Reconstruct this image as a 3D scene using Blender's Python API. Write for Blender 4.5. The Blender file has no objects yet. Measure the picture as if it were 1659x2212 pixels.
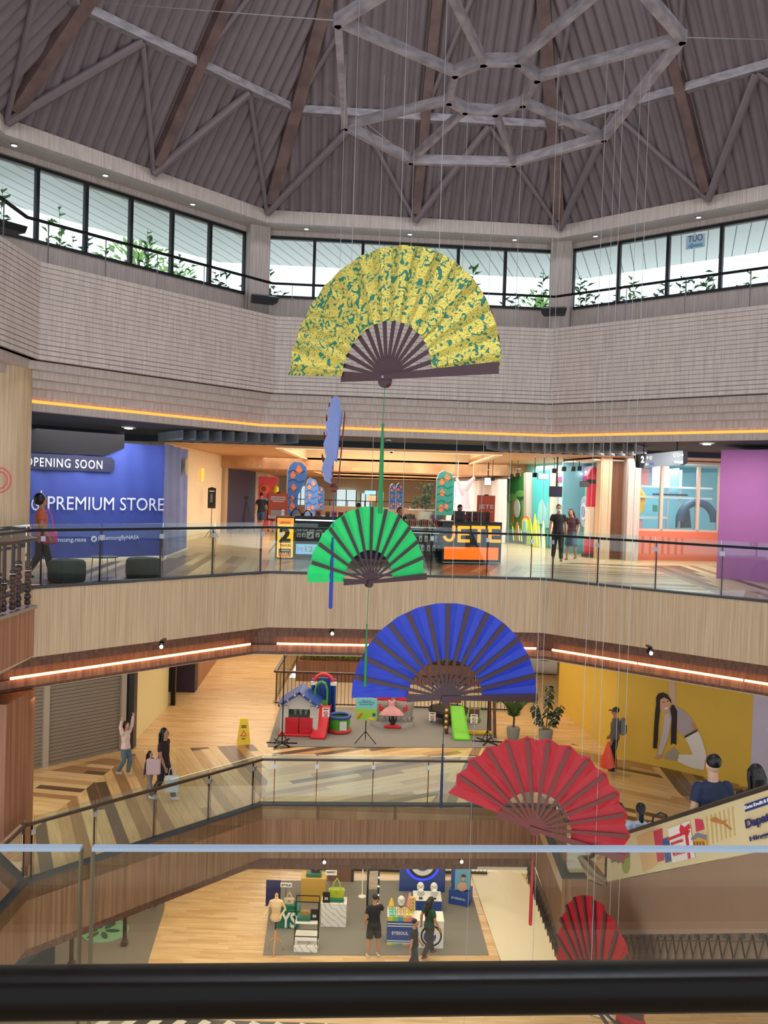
import bpy, bmesh, math, random
from mathutils import Vector, Matrix
random.seed(7)
PI = math.pi
SC = bpy.context.scene
COL = SC.collection
# ---------------------------------------------------------------- camera
F_PX, PITCH, ROLL, EYE = 1846.77, -0.0226, 0.0311, 1.865
cam_d = bpy.data.cameras.new('camera'); cam = bpy.data.objects.new('camera', cam_d); COL.objects.link(cam)
cam_d.sensor_fit = 'HORIZONTAL'; cam_d.sensor_width = 36; cam_d.lens = F_PX/1659*36
cam_d.clip_start = 0.05; cam_d.clip_end = 500
fw = Vector((0, math.cos(PITCH), math.sin(PITCH))); up0 = Vector((0, -math.sin(PITCH), math.cos(PITCH))); rt0 = Vector((1, 0, 0))
cr, sr = math.cos(ROLL), math.sin(ROLL)
rgt = rt0*cr + up0*sr; upv = up0*cr - rt0*sr
M = Matrix((rgt, upv, -fw)).transposed().to_4x4(); M.translation = Vector((0, 0, EYE))
cam.matrix_world = M; SC.camera = cam
# ---------------------------------------------------------------- colour management
SC.view_settings.view_transform = 'Standard'; SC.view_settings.look = 'None'
SC.view_settings.exposure = 0.30; SC.view_settings.gamma = 1; SC.view_settings.use_curve_mapping = False
SC.cycles.transparent_max_bounces = 24
# ---------------------------------------------------------------- sky
wd = bpy.data.worlds.new('sky'); SC.world = wd; wd.use_nodes = True
bg = wd.node_tree.nodes['Background']; bg.inputs[0].default_value = (0.84, 0.92, 1.0, 1); bg.inputs[1].default_value = 1.5
# ---------------------------------------------------------------- large area lights
def area(name, loc, size, power, color, rot=(0, 0, 0), sy=None):
    d = bpy.data.lights.new(name, 'AREA'); d.energy = power; d.color = color; d.size = size
    if sy: d.shape = 'RECTANGLE'; d.size_y = sy
    o = bpy.data.objects.new(name, d); o.location = loc; o.rotation_euler = rot; COL.objects.link(o); return o
WARM = (1.0, 0.87, 0.68); NEUT = (1.0, 0.93, 0.84); COOL = (0.86, 0.92, 1.0)
area('apex_fill', (1.1, 11.8, 15.0), 5.0, 1100, COOL)  # added cool fill below the closed roof apex, no skylight there
area('hall_fill', (0, 38, 3.15), 10, 1300, NEUT, sy=24)  # added fill panel for the whole upper hall, not a fitting
area('hall_fill_right', (8.2, 24.5, 3.15), 5, 330, NEUT, sy=4)  # added fill for the right end of the hall
area('play_front_fill', (5.6, 31, 3.1), 1.6, 130, NEUT, sy=6)  # added fill to lift the play hall front panels
area('purple_wall_fill', (7.6, 19.3, 3.2), 1.5, 50, NEUT)  # added fill, brightens the purple wall block
area('hall_fill_left', (-6.6, 20.3, 3.1), 3, 150, NEUT, sy=2)  # added fill over the hoarding side of the hall
area('first_floor_fill', (0, 25.5, -2.1), 11, 340, WARM, sy=7)  # added warm fill under the unseen first floor ceiling
area('first_floor_fill_back', (-4, 34, -2.1), 8, 320, WARM, sy=7)  # added warm fill for the back of this level
area('first_floor_fill_left', (-7.5, 17.5, -2.1), 2.5, 70, WARM, sy=4)  # added warm fill near the shutter side
area('ground_floor_fill', (0, 23.2, -7.02), 9, 300, WARM, sy=7)  # added warm fill over the stalls, no lamp of the mall
area('ground_floor_fill_left', (-6, 20, -7.02), 4, 110, WARM, sy=6)  # added warm fill for the left of the lowest floor
area('ground_floor_fill_back', (0, 33.5, -7.0), 10, 420, NEUT, sy=4)  # added fill to brighten the area beyond the back railing

# ---------------------------------------------------------------- pixel helpers (photo pixel -> point in the place)
Z2, Z1, ZG = 0.0, -5.185, -10.385
def ray(px, py):
    dx, dy = px-829.5, py-1106
    u = cr*dx + sr*dy; v = -sr*dx + cr*dy
    return fw + rt0*(u/F_PX) - up0*(v/F_PX)
def onz(px, py, z):
    r = ray(px, py); t = (z-EYE)/r.z; return Vector((r.x*t, r.y*t, z))
def aty(px, py, Y):
    r = ray(px, py); t = Y/r.y; return Vector((r.x*t, Y, EYE+r.z*t))
def atx(px, py, X):
    r = ray(px, py); t = X/r.x; return Vector((X, r.y*t, EYE+r.z*t))
class Pl:
    """vertical plane through P and Q; uv(px,py) -> distance along, height"""
    def __init__(s, P, Q):
        s.P = Vector((P[0], P[1])); s.Q = Vector((Q[0], Q[1])); s.d = (s.Q-s.P).normalized(); s.n = Vector((s.d.y, -s.d.x)); s.rz = math.atan2(s.d.y, s.d.x)
    def uv(s, px, py):
        r = ray(px, py); rn = r.x*s.n.x + r.y*s.n.y; t = (s.P.dot(s.n))/rn
        return ((Vector((r.x*t, r.y*t))-s.P).dot(s.d), EYE+r.z*t)

# ---------------------------------------------------------------- materials
def lin(c): c = c/255; return c/12.92 if c <= .04045 else ((c+.055)/1.055)**2.4
def C3(r, g, b): return (lin(r), lin(g), lin(b), 1)
MATS = {}
def mat(name, rgb, rough=.6, metal=0, emit=0, noise=0, nscale=20, alpha=None, coat=0, ergb=None):
    if name in MATS: return MATS[name]
    m = bpy.data.materials.new(name); m.use_nodes = True; nt = m.node_tree; b = nt.nodes['Principled BSDF']
    c = C3(*rgb); b.inputs['Base Color'].default_value = c; b.inputs['Roughness'].default_value = rough; b.inputs['Metallic'].default_value = metal
    if coat: b.inputs['Coat Weight'].default_value = coat; b.inputs['Coat Roughness'].default_value = .1
    if name == 'gloss': pass
    if emit: b.inputs['Emission Color'].default_value = C3(*(ergb or rgb)); b.inputs['Emission Strength'].default_value = emit
    n = nt.nodes.new('ShaderNodeTexNoise'); n.inputs['Scale'].default_value = nscale; n.inputs['Detail'].default_value = 4
    tc = nt.nodes.new('ShaderNodeTexCoord'); nt.links.new(tc.outputs['Object'], n.inputs['Vector'])
    if noise:
        mx = nt.nodes.new('ShaderNodeMix'); mx.data_type = 'RGBA'
        mx.inputs[6].default_value = tuple(x*(1-noise) for x in c[:3])+(1,); mx.inputs[7].default_value = tuple(min(1, x*(1+noise)) for x in c[:3])+(1,)
        nt.links.new(n.outputs[0], mx.inputs[0]); nt.links.new(mx.outputs[2], b.inputs['Base Color'])
    elif not emit:
        mr = nt.nodes.new('ShaderNodeMapRange'); mr.inputs[3].default_value = max(0, rough-.06); mr.inputs[4].default_value = min(1, rough+.06)
        nt.links.new(n.outputs[0], mr.inputs[0]); nt.links.new(mr.outputs[0], b.inputs['Roughness'])
    MATS[name] = m; return m
def ramp(nt, fac, stops, const=False):
    r = nt.nodes.new('ShaderNodeValToRGB'); r.color_ramp.interpolation = 'CONSTANT' if const else 'LINEAR'
    els = r.color_ramp.elements
    while len(els) < len(stops): els.new(.5)
    for e, (p, c) in zip(els, stops): e.position = p; e.color = c
    nt.links.new(fac, r.inputs[0]); return r.outputs[0]
def grain(name, c1, c2, sc=(14, 14, .5), rough=.55, sharp=(.35, .65), detail=6, panel=0):
    """wood veneer: streaks stretched along one world axis"""
    m = bpy.data.materials.new(name); m.use_nodes = True; nt = m.node_tree; b = nt.nodes['Principled BSDF']; b.inputs['Roughness'].default_value = rough
    g = nt.nodes.new('ShaderNodeNewGeometry'); mp = nt.nodes.new('ShaderNodeMapping'); mp.inputs['Scale'].default_value = sc
    n = nt.nodes.new('ShaderNodeTexNoise'); n.inputs['Scale'].default_value = 1; n.inputs['Detail'].default_value = detail
    nt.links.new(g.outputs['Position'], mp.inputs[0]); nt.links.new(mp.outputs[0], n.inputs['Vector'])
    col = ramp(nt, n.outputs[0], [(sharp[0], C3(*c1)), (sharp[1], C3(*c2))])
    nt.links.new(col, b.inputs['Base Color'])
    bp = nt.nodes.new('ShaderNodeBump'); bp.inputs['Strength'].default_value = .15; bp.inputs['Distance'].default_value = .01
    nt.links.new(n.outputs[0], bp.inputs['Height']); nt.links.new(bp.outputs[0], b.inputs['Normal'])
    MATS[name] = m; return m
def planks(name, tones, width, length, rough=.3, use_uv=True, rot=0):
    """floor boards: every board its own tone, from a noise of its row and number"""
    m = bpy.data.materials.new(name); m.use_nodes = True; nt = m.node_tree; b = nt.nodes['Principled BSDF']; b.inputs['Roughness'].default_value = rough
    L = nt.links.new
    if use_uv: s = nt.nodes.new('ShaderNodeUVMap').outputs[0]
    else: s = nt.nodes.new('ShaderNodeNewGeometry').outputs['Position']
    mp = nt.nodes.new('ShaderNodeMapping'); mp.inputs['Rotation'].default_value = (0, 0, rot); mp.inputs['Scale'].default_value = (1/length, 1/width, 1) if rot else (1/width, 1/length, 1); L(s, mp.inputs[0])
    sp = nt.nodes.new('ShaderNodeSeparateXYZ'); L(mp.outputs[0], sp.inputs[0])
    def mth(op, a, bb=None):
        k = nt.nodes.new('ShaderNodeMath'); k.operation = op
        L(a, k.inputs[0]) if not isinstance(a, float) else None
        if bb is not None:
            if isinstance(bb, float): k.inputs[1].default_value = bb
            else: L(bb, k.inputs[1])
        return k.outputs[0]
    row = mth('FLOOR', sp.outputs[0])
    wn = nt.nodes.new('ShaderNodeTexWhiteNoise'); wn.noise_dimensions = '1D'; L(row, wn.inputs['W'])
    off = mth('ADD', sp.outputs[1], wn.outputs['Value']); brd = mth('FLOOR', off)
    cb = nt.nodes.new('ShaderNodeCombineXYZ'); L(row, cb.inputs[0]); L(brd, cb.inputs[1])
    w2 = nt.nodes.new('ShaderNodeTexWhiteNoise'); w2.noise_dimensions = '2D'; L(cb.outputs[0], w2.inputs['Vector'])
    col = ramp(nt, w2.outputs['Value'], tones, True)
    # grain along the board
    mp2 = nt.nodes.new('ShaderNodeMapping'); mp2.inputs['Rotation'].default_value = (0, 0, rot); mp2.inputs['Scale'].default_value = (1.2, 22, 1) if rot else (22, 1.2, 1); L(s, mp2.inputs[0])
    n = nt.nodes.new('ShaderNodeTexNoise'); n.inputs['Scale'].default_value = 1; n.inputs['Detail'].default_value = 5; L(mp2.outputs[0], n.inputs['Vector'])
    g = ramp(nt, n.outputs[0], [(.3, (.78, .76, .74, 1)), (.7, (1.1, 1.1, 1.1, 1))])
    mx = nt.nodes.new('ShaderNodeMix'); mx.data_type = 'RGBA'; mx.blend_type = 'MULTIPLY'; mx.inputs[0].default_value = 1; L(col, mx.inputs[6]); L(g, mx.inputs[7])
    # thin joints
    fx = mth('FRACT', sp.outputs[0]); jx = mth('GREATER_THAN', fx, .04)
    mx2 = nt.nodes.new('ShaderNodeMix'); mx2.data_type = 'RGBA'; L(jx, mx2.inputs[0]); mx2.inputs[6].default_value = C3(158, 124, 84); L(mx.outputs[2], mx2.inputs[7])
    L(mx2.outputs[2], b.inputs['Base Color']); MATS[name] = m; return m
def glassmat(name, tint=(.93, .97, .96), gloss=.06, rough=0.0):
    m = bpy.data.materials.new(name); m.use_nodes = True; nt = m.node_tree; nt.nodes.clear()
    o = nt.nodes.new('ShaderNodeOutputMaterial'); t = nt.nodes.new('ShaderNodeBsdfTransparent'); t.inputs[0].default_value = (*tint, 1)
    g = nt.nodes.new('ShaderNodeBsdfGlossy'); g.inputs['Roughness'].default_value = rough
    lw = nt.nodes.new('ShaderNodeFresnel'); lw.inputs['IOR'].default_value = 1.35
    ml = nt.nodes.new('ShaderNodeMath'); ml.operation = 'MULTIPLY'; ml.inputs[1].default_value = gloss/.022*.5; ml.use_clamp = True
    nt.links.new(lw.outputs[0], ml.inputs[0])
    mx = nt.nodes.new('ShaderNodeMixShader'); nt.links.new(ml.outputs[0], mx.inputs[0]); nt.links.new(t.outputs[0], mx.inputs[1]); nt.links.new(g.outputs[0], mx.inputs[2]); nt.links.new(mx.outputs[0], o.inputs[0])
    MATS[name] = m; return m
def brocade():
    m = bpy.data.materials.new('gold brocade'); m.use_nodes = True; nt = m.node_tree; b = nt.nodes['Principled BSDF']; L = nt.links.new
    tc = nt.nodes.new('ShaderNodeTexCoord')
    n = nt.nodes.new('ShaderNodeTexNoise'); n.inputs['Scale'].default_value = 9; n.inputs['Detail'].default_value = 1.5; n.inputs['Distortion'].default_value = 2.2
    L(tc.outputs['Object'], n.inputs['Vector'])
    w = nt.nodes.new('ShaderNodeTexWave'); w.wave_type = 'RINGS'; w.inputs['Scale'].default_value = 10; w.inputs['Distortion'].default_value = 14; w.inputs['Detail'].default_value = 2; w.inputs['Detail Scale'].default_value = 2.2
    L(tc.outputs['Object'], w.inputs['Vector'])
    a = ramp(nt, n.outputs[0], [(.415, (0, 0, 0, 1)), (.43, (1, 1, 1, 1)), ])
    c = ramp(nt, w.outputs['Fac'], [(.06, (0, 0, 0, 1)), (.10, (1, 1, 1, 1))])
    mm = nt.nodes.new('ShaderNodeMix'); mm.data_type = 'RGBA'; mm.blend_type = 'MULTIPLY'; mm.inputs[0].default_value = 1; L(a, mm.inputs[6]); L(c, mm.inputs[7])
    mx = nt.nodes.new('ShaderNodeMix'); mx.data_type = 'RGBA'; L(mm.outputs[2], mx.inputs[0]); mx.inputs[6].default_value = C3(25, 110, 85); mx.inputs[7].default_value = C3(222, 196, 84)
    L(mx.outputs[2], b.inputs['Base Color'])
    mr = nt.nodes.new('ShaderNodeMapRange'); L(mm.outputs[2], mr.inputs[0]); mr.inputs[3].default_value = 0; mr.inputs[4].default_value = .45; L(mr.outputs[0], b.inputs['Metallic'])
    b.inputs['Roughness'].default_value = .38
    MATS['brocade'] = m; return m
WOODW = grain('veneer light', (208, 178, 142), (182, 152, 118), (40, 40, .7))
WOODG = grain('veneer grey', (200, 184, 174), (176, 159, 150), (30, 30, 1.6))
WOODB = grain('veneer brown', (126, 82, 58), (98, 62, 44), (18, 18, .5))
WOODR = grain('veneer red brown', (168, 116, 84), (128, 82, 58), (16, 16, .3))
RAFTER = grain('rafter wood', (122, 96, 90), (98, 76, 72), (3, 3, 3), rough=.7)
FRAMEW = grain('frame wood', (156, 146, 148), (122, 113, 116), (4, 4, 12), rough=.6)
ROOFM = mat('roof brown', (122, 107, 109), .75, noise=.15, nscale=3)
CREAM = mat('cream', (225, 205, 170), .7, noise=.05, nscale=3)
DARK = mat('near black', (24, 24, 26), .45)
DGREY = mat('dark grey', (58, 60, 62), .6)
CEILD = mat('dark ceiling', (48, 58, 64), .8)
CEILW = grain('wood ceiling', (205, 160, 116), (160, 116, 80), (1.2, 14, 1))
BLKM = mat('black metal', (20, 20, 22), .35, metal=.6)
STEEL = mat('steel', (170, 172, 175), .3, metal=.9)
WHITE = mat('white paint', (235, 235, 232), .5)
GLASS = glassmat('clear glass'); GLASSG = glassmat('green glass', (.86, .94, .93), .09)
LED = mat('led warm', (255, 170, 90), emit=5.0, ergb=(255, 185, 120))
LEDO = mat('led orange', (255, 150, 60), emit=1.2, ergb=(255, 160, 70))
LAMPW = mat('lamp white', (255, 240, 220), emit=12)
OAK = [(0, C3(214, 178, 128)), (.33, C3(205, 167, 116)), (.66, C3(220, 186, 138))]
FLOORO = planks('oak floor', OAK, .12, 1.1, use_uv=False, rot=PI/2)
STRIPE = planks('striped floor', [(0, C3(214, 184, 132)), (.30, C3(196, 160, 108)), (.50, C3(222, 194, 146)), (.68, C3(160, 124, 84)), (.84, C3(96, 74, 56))], .24, 4.5)
FLOORO2 = planks('pale oak floor', [(0, C3(206, 180, 142)), (.33, C3(196, 168, 130)), (.66, C3(214, 190, 154))], .12, 1.1, use_uv=False, rot=PI/2)
STRIPE2 = planks('pale striped floor', [(0, C3(196, 172, 138)), (.3, C3(176, 150, 118)), (.50, C3(206, 184, 150)), (.70, C3(140, 118, 96)), (.85, C3(100, 84, 74))], .22, 4.5)

# ---------------------------------------------------------------- mesh builder
def quat_to(d):
    return Vector(d).to_track_quat('Z', 'Y').to_matrix()
class MB:
    def __init__(s): s.v = []; s.f = []; s.m = []; s.uv = None; s.cur = 0
    def add(s, vs, fs):
        o = len(s.v); s.v += [tuple(x) for x in vs]; s.f += [tuple(i+o for i in f) for f in fs]; s.m += [s.cur]*len(fs); return s
    def box(s, c, d, rz=0, rx=0, ry=0):
        R = Matrix.Rotation(rz, 3, 'Z') @ Matrix.Rotation(ry, 3, 'Y') @ Matrix.Rotation(rx, 3, 'X'); c = Vector(c)
        vs = [c + R @ Vector((x*d[0]/2, y*d[1]/2, z*d[2]/2)) for x in (-1, 1) for y in (-1, 1) for z in (-1, 1)]
        return s.add(vs, [(0, 1, 3, 2), (4, 6, 7, 5), (0, 4, 5, 1), (2, 3, 7, 6), (0, 2, 6, 4), (1, 5, 7, 3)])
    def rbox(s, c, d, b=.01, rz=0):
        """box with chamfered vertical and horizontal edges"""
        x, y, z = d[0]/2, d[1]/2, d[2]/2; b = min(b, x*.49, y*.49, z*.49); R = Matrix.Rotation(rz, 3, 'Z'); c = Vector(c); vs = []
        rings = [(-z, b), (-z+b, 0), (z-b, 0), (z, b)]
        for zz, i in rings:
            X, Y = x-i, y-i
            for p in ((-X+b, -Y), (X-b, -Y), (X, -Y+b), (X, Y-b), (X-b, Y), (-X+b, Y), (-X, Y-b), (-X, -Y+b)): vs.append(c+R@Vector((p[0], p[1], zz)))
        fs = [tuple(range(7, -1, -1)), tuple(range(24, 32))]
        for k in range(3):
            for i in range(8): j = (i+1) % 8; fs.append((k*8+i, k*8+j, k*8+8+j, k*8+8+i))
        return s.add(vs, fs)
    def bar(s, p, q, w, h, upd=(0, 0, 1)):
        p = Vector(p); q = Vector(q); d = (q-p).normalized(); u = Vector(upd); x = d.cross(u)
        if x.length < 1e-4: x = d.cross(Vector((0, 1, 0)))
        x.normalize(); y = x.cross(d).normalized()
        vs = [e + x*a*w/2 + y*b*h/2 for e in (p, q) for a, b in ((-1, -1), (1, -1), (1, 1), (-1, 1))]
        return s.add(vs, [(3, 2, 1, 0), (4, 5, 6, 7), (0, 1, 5, 4), (1, 2, 6, 5), (2, 3, 7, 6), (3, 0, 4, 7)])
    def tube(s, pts, r, n=8, ell=None, caps=True, side=None):
        """tapering tube; r number or list; ell = list of (rx, ry) with x along side vector"""
        pts = [Vector(p) for p in pts]; N = len(pts)
        if ell is None: ell = [(r, r)]*N if not isinstance(r, (list, tuple)) else [(a, a) for a in r]
        vs = []; prev = None
        for i, p in enumerate(pts):
            d = (pts[min(i+1, N-1)]-pts[max(i-1, 0)]).normalized()
            ref = Vector(side) if side else (prev if prev else (Vector((1, 0, 0)) if abs(d.x) < .9 else Vector((0, 1, 0))))
            x = (ref - d*ref.dot(d)).normalized(); y = d.cross(x); prev = x
            for k in range(n): a = 2*PI*k/n; vs.append(p + x*math.cos(a)*ell[i][0] + y*math.sin(a)*ell[i][1])
        fs = [(i*n+k, i*n+(k+1) % n, (i+1)*n+(k+1) % n, (i+1)*n+k) for i in range(N-1) for k in range(n)]
        if caps: fs += [tuple(range(n-1, -1, -1)), tuple(range((N-1)*n, N*n))]
        return s.add(vs, fs)
    def lathe(s, prof, c=(0, 0, 0), n=16, ax=None):
        c = Vector(c); R = quat_to(ax) if ax else Matrix.Identity(3)
        vs = [c + R @ Vector((r*math.cos(2*PI*k/n), r*math.sin(2*PI*k/n), z)) for r, z in prof for k in range(n)]; N = len(prof)
        fs = [(i*n+k, i*n+(k+1) % n, (i+1)*n+(k+1) % n, (i+1)*n+k) for i in range(N-1) for k in range(n)] + [tuple(range(n-1, -1, -1)), tuple(range((N-1)*n, N*n))]
        return s.add(vs, fs)
    def ball(s, c, r, n=10, m=7, R=None):
        c = Vector(c); r = (r, r, r) if not isinstance(r, (list, tuple)) else r; R = R or Matrix.Identity(3)
        vs = [c + R@Vector((0, 0, -r[2]))]
        for i in range(1, m):
            t = -PI/2 + PI*i/m
            for k in range(n): a = 2*PI*k/n; vs.append(c + R@Vector((r[0]*math.cos(t)*math.cos(a), r[1]*math.cos(t)*math.sin(a), r[2]*math.sin(t))))
        vs.append(c + R@Vector((0, 0, r[2]))); L = len(vs)-1
        fs = [(0, 1+(k+1) % n, 1+k) for k in range(n)] + [(L, 1+(m-2)*n+k, 1+(m-2)*n+(k+1) % n) for k in range(n)]
        fs += [(1+i*n+k, 1+i*n+(k+1) % n, 1+(i+1)*n+(k+1) % n, 1+(i+1)*n+k) for i in range(m-2) for k in range(n)]
        return s.add(vs, fs)
    def prism(s, poly, z0, z1):
        n = len(poly); vs = [(p[0], p[1], z0) for p in poly] + [(p[0], p[1], z1) for p in poly]
        a = sum(poly[i][0]*poly[(i+1) % n][1]-poly[(i+1) % n][0]*poly[i][1] for i in range(n))
        lo, hi = tuple(range(n-1, -1, -1)), tuple(range(n, 2*n)); fs = [lo, hi] + [(i, (i+1) % n, n+(i+1) % n, n+i) for i in range(n)]
        if a < 0: fs = [tuple(reversed(f)) for f in fs]
        return s.add(vs, fs)
    def plate(s, poly, y0, y1):
        """polygon given in local x,z, thickness along y"""
        n = len(poly); vs = [(p[0], y0, p[1]) for p in poly] + [(p[0], y1, p[1]) for p in poly]
        a = sum(poly[i][0]*poly[(i+1) % n][1]-poly[(i+1) % n][0]*poly[i][1] for i in range(n))
        fs = [tuple(range(n)), tuple(range(2*n-1, n-1, -1))] + [(i, n+i, n+(i+1) % n, (i+1) % n) for i in range(n)]
        if (a < 0) == (y0 < y1): fs = [tuple(reversed(f)) for f in fs]
        return s.add(vs, fs)
    def mesh(s, mats, smooth=False):
        me = bpy.data.meshes.new('m'); me.from_pydata(s.v, [], s.f)
        for m in (mats if isinstance(mats, (list, tuple)) else [mats]): me.materials.append(m)
        me.polygons.foreach_set('material_index', s.m)
        if smooth: me.polygons.foreach_set('use_smooth', [True]*len(s.f))
        if s.uv:
            ul = me.uv_layers.new(name='UVMap'); ul.data.foreach_set('uv', [c for l in me.loops for c in s.uv(s.v[l.vertex_index])])
        me.update(); return me
    def build(s, name, mats, parent=None, smooth=False, **k):
        o = bpy.data.objects.new(name, s.mesh(mats, smooth)); o.data.name = name; COL.objects.link(o)
        if parent: o.parent = parent
        if smooth and smooth != 'full':
            try:
                md = o.modifiers.new('w', 'EDGE_SPLIT'); md.split_angle = math.radians(40)
            except Exception: pass
        for a, b in k.items(): o[a] = b
        return o
def tag(o, label, cat, group=None, kind=None):
    o['label'] = label; o['category'] = cat
    if group: o['group'] = group
    if kind: o['kind'] = kind
    return o
def T(name, label, cat, loc=(0, 0, 0), rz=0, group=None):
    o = bpy.data.objects.new(name, None); o.empty_display_size = .1; COL.objects.link(o); o.location = loc; o.rotation_euler = (0, 0, rz); return tag(o, label, cat, group)
def S(name, mb, m, smooth=False, kind='structure'):
    o = mb.build(name, m, smooth=smooth); o['kind'] = kind; return o
def dup(o, parent=None):
    c = o.copy(); COL.objects.link(c)
    if parent: c.parent = parent
    for ch in list(o.children): dup(ch, c)
    return c
FONTC = {}
def text_mesh(txt, w, h, depth=.004, bold=.0, spacing=1.0):
    cu = bpy.data.curves.new('t', 'FONT'); cu.body = txt; cu.size = 1; cu.extrude = 0.5; cu.offset = bold; cu.resolution_u = 3; cu.space_character = spacing
    cu.align_x = 'LEFT'; ob = bpy.data.objects.new('t', cu); COL.objects.link(ob)
    dg = bpy.context.evaluated_depsgraph_get(); me = bpy.data.meshes.new_from_object(ob.evaluated_get(dg)); bpy.data.objects.remove(ob); bpy.data.curves.remove(cu)
    xs = [v.co.x for v in me.vertices]; ys = [v.co.y for v in me.vertices]
    if not xs: return me
    x0, x1, y0, y1 = min(xs), max(xs), min(ys), max(ys)
    for v in me.vertices:
        v.co = Vector(((v.co.x-x0)/(x1-x0)*w-w/2, -(v.co.z)*depth, (v.co.y-y0)/(y1-y0)*h-h/2))
    return me
def text(txt, c, w, h, m, parent, name='lettering', depth=.006, bold=.0, rz=0, spacing=1.0, mirror=False):
    """text standing in local xz, facing -y, fitted in w x h, centred at c"""
    me = text_mesh(txt, w, h, depth, bold, spacing); me.materials.append(m)
    if mirror:
        for v in me.vertices: v.co.x = -v.co.x
    o = bpy.data.objects.new(name, me); COL.objects.link(o); o.location = c; o.rotation_euler = (0, 0, rz)
    if parent: o.parent = parent
    return o
# ---------------------------------------------------------------- atrium plan (octagon, seen points A B C D)
A = Vector((-2.502, 18.872)); B = Vector((3.638, 19.298)); Cc = Vector((-6.055, 14.839)); D = Vector((8.356, 15.345)); CEN = Vector((1.08, 11.9))
OCT = [A, B, D, 2*CEN-Cc, 2*CEN-A, 2*CEN-B, 2*CEN-D, Cc]
def offset_path(P, k, closed=True):
    n = len(P); out = []
    def nrm(a, b):
        d = (b-a).normalized(); q = Vector((d.y, -d.x)); mid = (a+b)/2
        return q if q.dot(mid-CEN) > 0 else -q
    for i in range(n):
        if closed or 0 < i < n-1:
            n1 = nrm(P[i-1], P[i]); n2 = nrm(P[i], P[(i+1) % n]); b = (n1+n2).normalized(); out.append(P[i]+b*(k/b.dot(n1)))
        else:
            a = nrm(P[0], P[1]) if i == 0 else nrm(P[-2], P[-1]); out.append(P[i]+a*k)
    return out
def sweep(mb, path, prof, closed_path=True, closed_prof=True):
    rings = [offset_path(path, k, closed_path) for k, z in prof]; n = len(path); m = len(prof)
    vs = [(rings[j][i].x, rings[j][i].y, prof[j][1]) for i in range(n) for j in range(m)]; fs = []
    for i in range(n if closed_path else n-1):
        for j in range(m if closed_prof else m-1):
            a, b = i*m+j, i*m+(j+1) % m; c, d = ((i+1) % n)*m+(j+1) % m, ((i+1) % n)*m+j
            fs.append((a, b, c, d))
    if not closed_path and closed_prof: fs += [tuple(range(m)), tuple(range((n-1)*m+m-1, (n-1)*m-1, -1))]
    return mb.add(vs, fs)
def fixn(o):
    bm = bmesh.new(); bm.from_mesh(o.data); bmesh.ops.recalc_face_normals(bm, faces=bm.faces); bm.to_mesh(o.data); bm.free(); return o
# ================================================================ STRUCTURE
L3T, L3B, L2K, L2B, L1K, L1B = 5.664, 3.976, 0.03, -1.196, -5.155, -6.363
# ---- top parapet with horizontal slats
mb = MB(); prof = []
zt = L3T; nb = 19; h = (L3T-L3B)/nb
for i in range(nb):
    z = L3T-i*h; prof += [(0, z), (0, z-h+.014), (.02, z-h+.014), (.02, z-h)]
prof += [(.14, L3B), (.14, L3T)]
OP = [OCT[3]+Vector((0, -1.5)), OCT[3], D, B, A, Cc, OCT[6], OCT[6]+Vector((0, -1.5))]
sweep(mb, OP, prof, False); S('trim_1', mb, [WOODG])
# steps of the soffit below it, four shadow steps
mb = MB(); prof = [(0.02, L3B)]; z = L3B; k = 0.02
for i in range(4): prof += [(k+.19, z), (k+.19, z-.14)]; k += .19; z -= .14
prof += [(k+.25, z), (k+.25, L3B+.3), (.02, L3B+.3)]
sweep(mb, OP, prof, False); S('trim_2', mb, [WOODG])
mb = MB(); sweep(mb, OP, [(.72, 3.15), (.72, 3.29), (.82, 3.29), (.82, 3.46), (1.2, 3.46), (1.2, 3.36), (.90, 3.36), (.90, 3.15)], False); S('trim_3', mb, [WOODG])
# ---- handrail over it, window band, ring beam
def build_handrail():
    t = T('clerestory_handrail', 'thin dark handrail on slim metal posts running above the slatted parapet below the windows', 'handrail')
    mb = MB(); P = offset_path(OCT, .3)
    for i in range(8): mb.bar((*P[i], 6.45), (*P[(i+1) % 8], 6.45), .05, .045)
    mb.build('rail', BLKM, t)
    for i in (7, 0, 1, 2, 6):
        a, b = P[i], P[(i+1) % 8]
        for j in range(5):
            q = a.lerp(b, (j+.35)/5); m = MB(); m.bar((q.x, q.y, 5.6), (q.x, q.y, 6.44), .03, .012, (1, 0, 0)); m.build('post', STEEL, t)
build_handrail()
mb = MB(); sweep(mb, OP, [(1.6, 5.0), (1.6, 6.42), (1.8, 6.42), (1.8, 5.0)], False); S('wall_clerestory', mb, [WOODG])
mb = MB(); sweep(mb, OP, [(1.85, 5.3), (1.85, 5.4), (13, 5.4), (13, 5.3)], False); S('floor', mb, [WHITE])  # unseen white deck, added to bounce daylight up onto the eave soffit
mb = MB(); sweep(mb, OP, [(.14, 5.0), (.14, 5.05), (1.6, 5.05), (1.6, 5.0)], False); S('floor', mb, [DGREY])
mb = MB(); sweep(mb, OCT, [(.80, 7.94), (.80, 8.23), (1.25, 8.23), (1.25, 8.10), (1.9, 8.10), (1.9, 7.87), (1.5, 7.87), (1.5, 7.98), (.95, 7.98), (.95, 7.94)]); S('trim_4', mb, [WOODG])
RW = offset_path(OCT, 1.62); RW2 = offset_path(OCT, 1.7)
WG = glassmat('window glass', (.96, .99, .99), .04)
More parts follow.
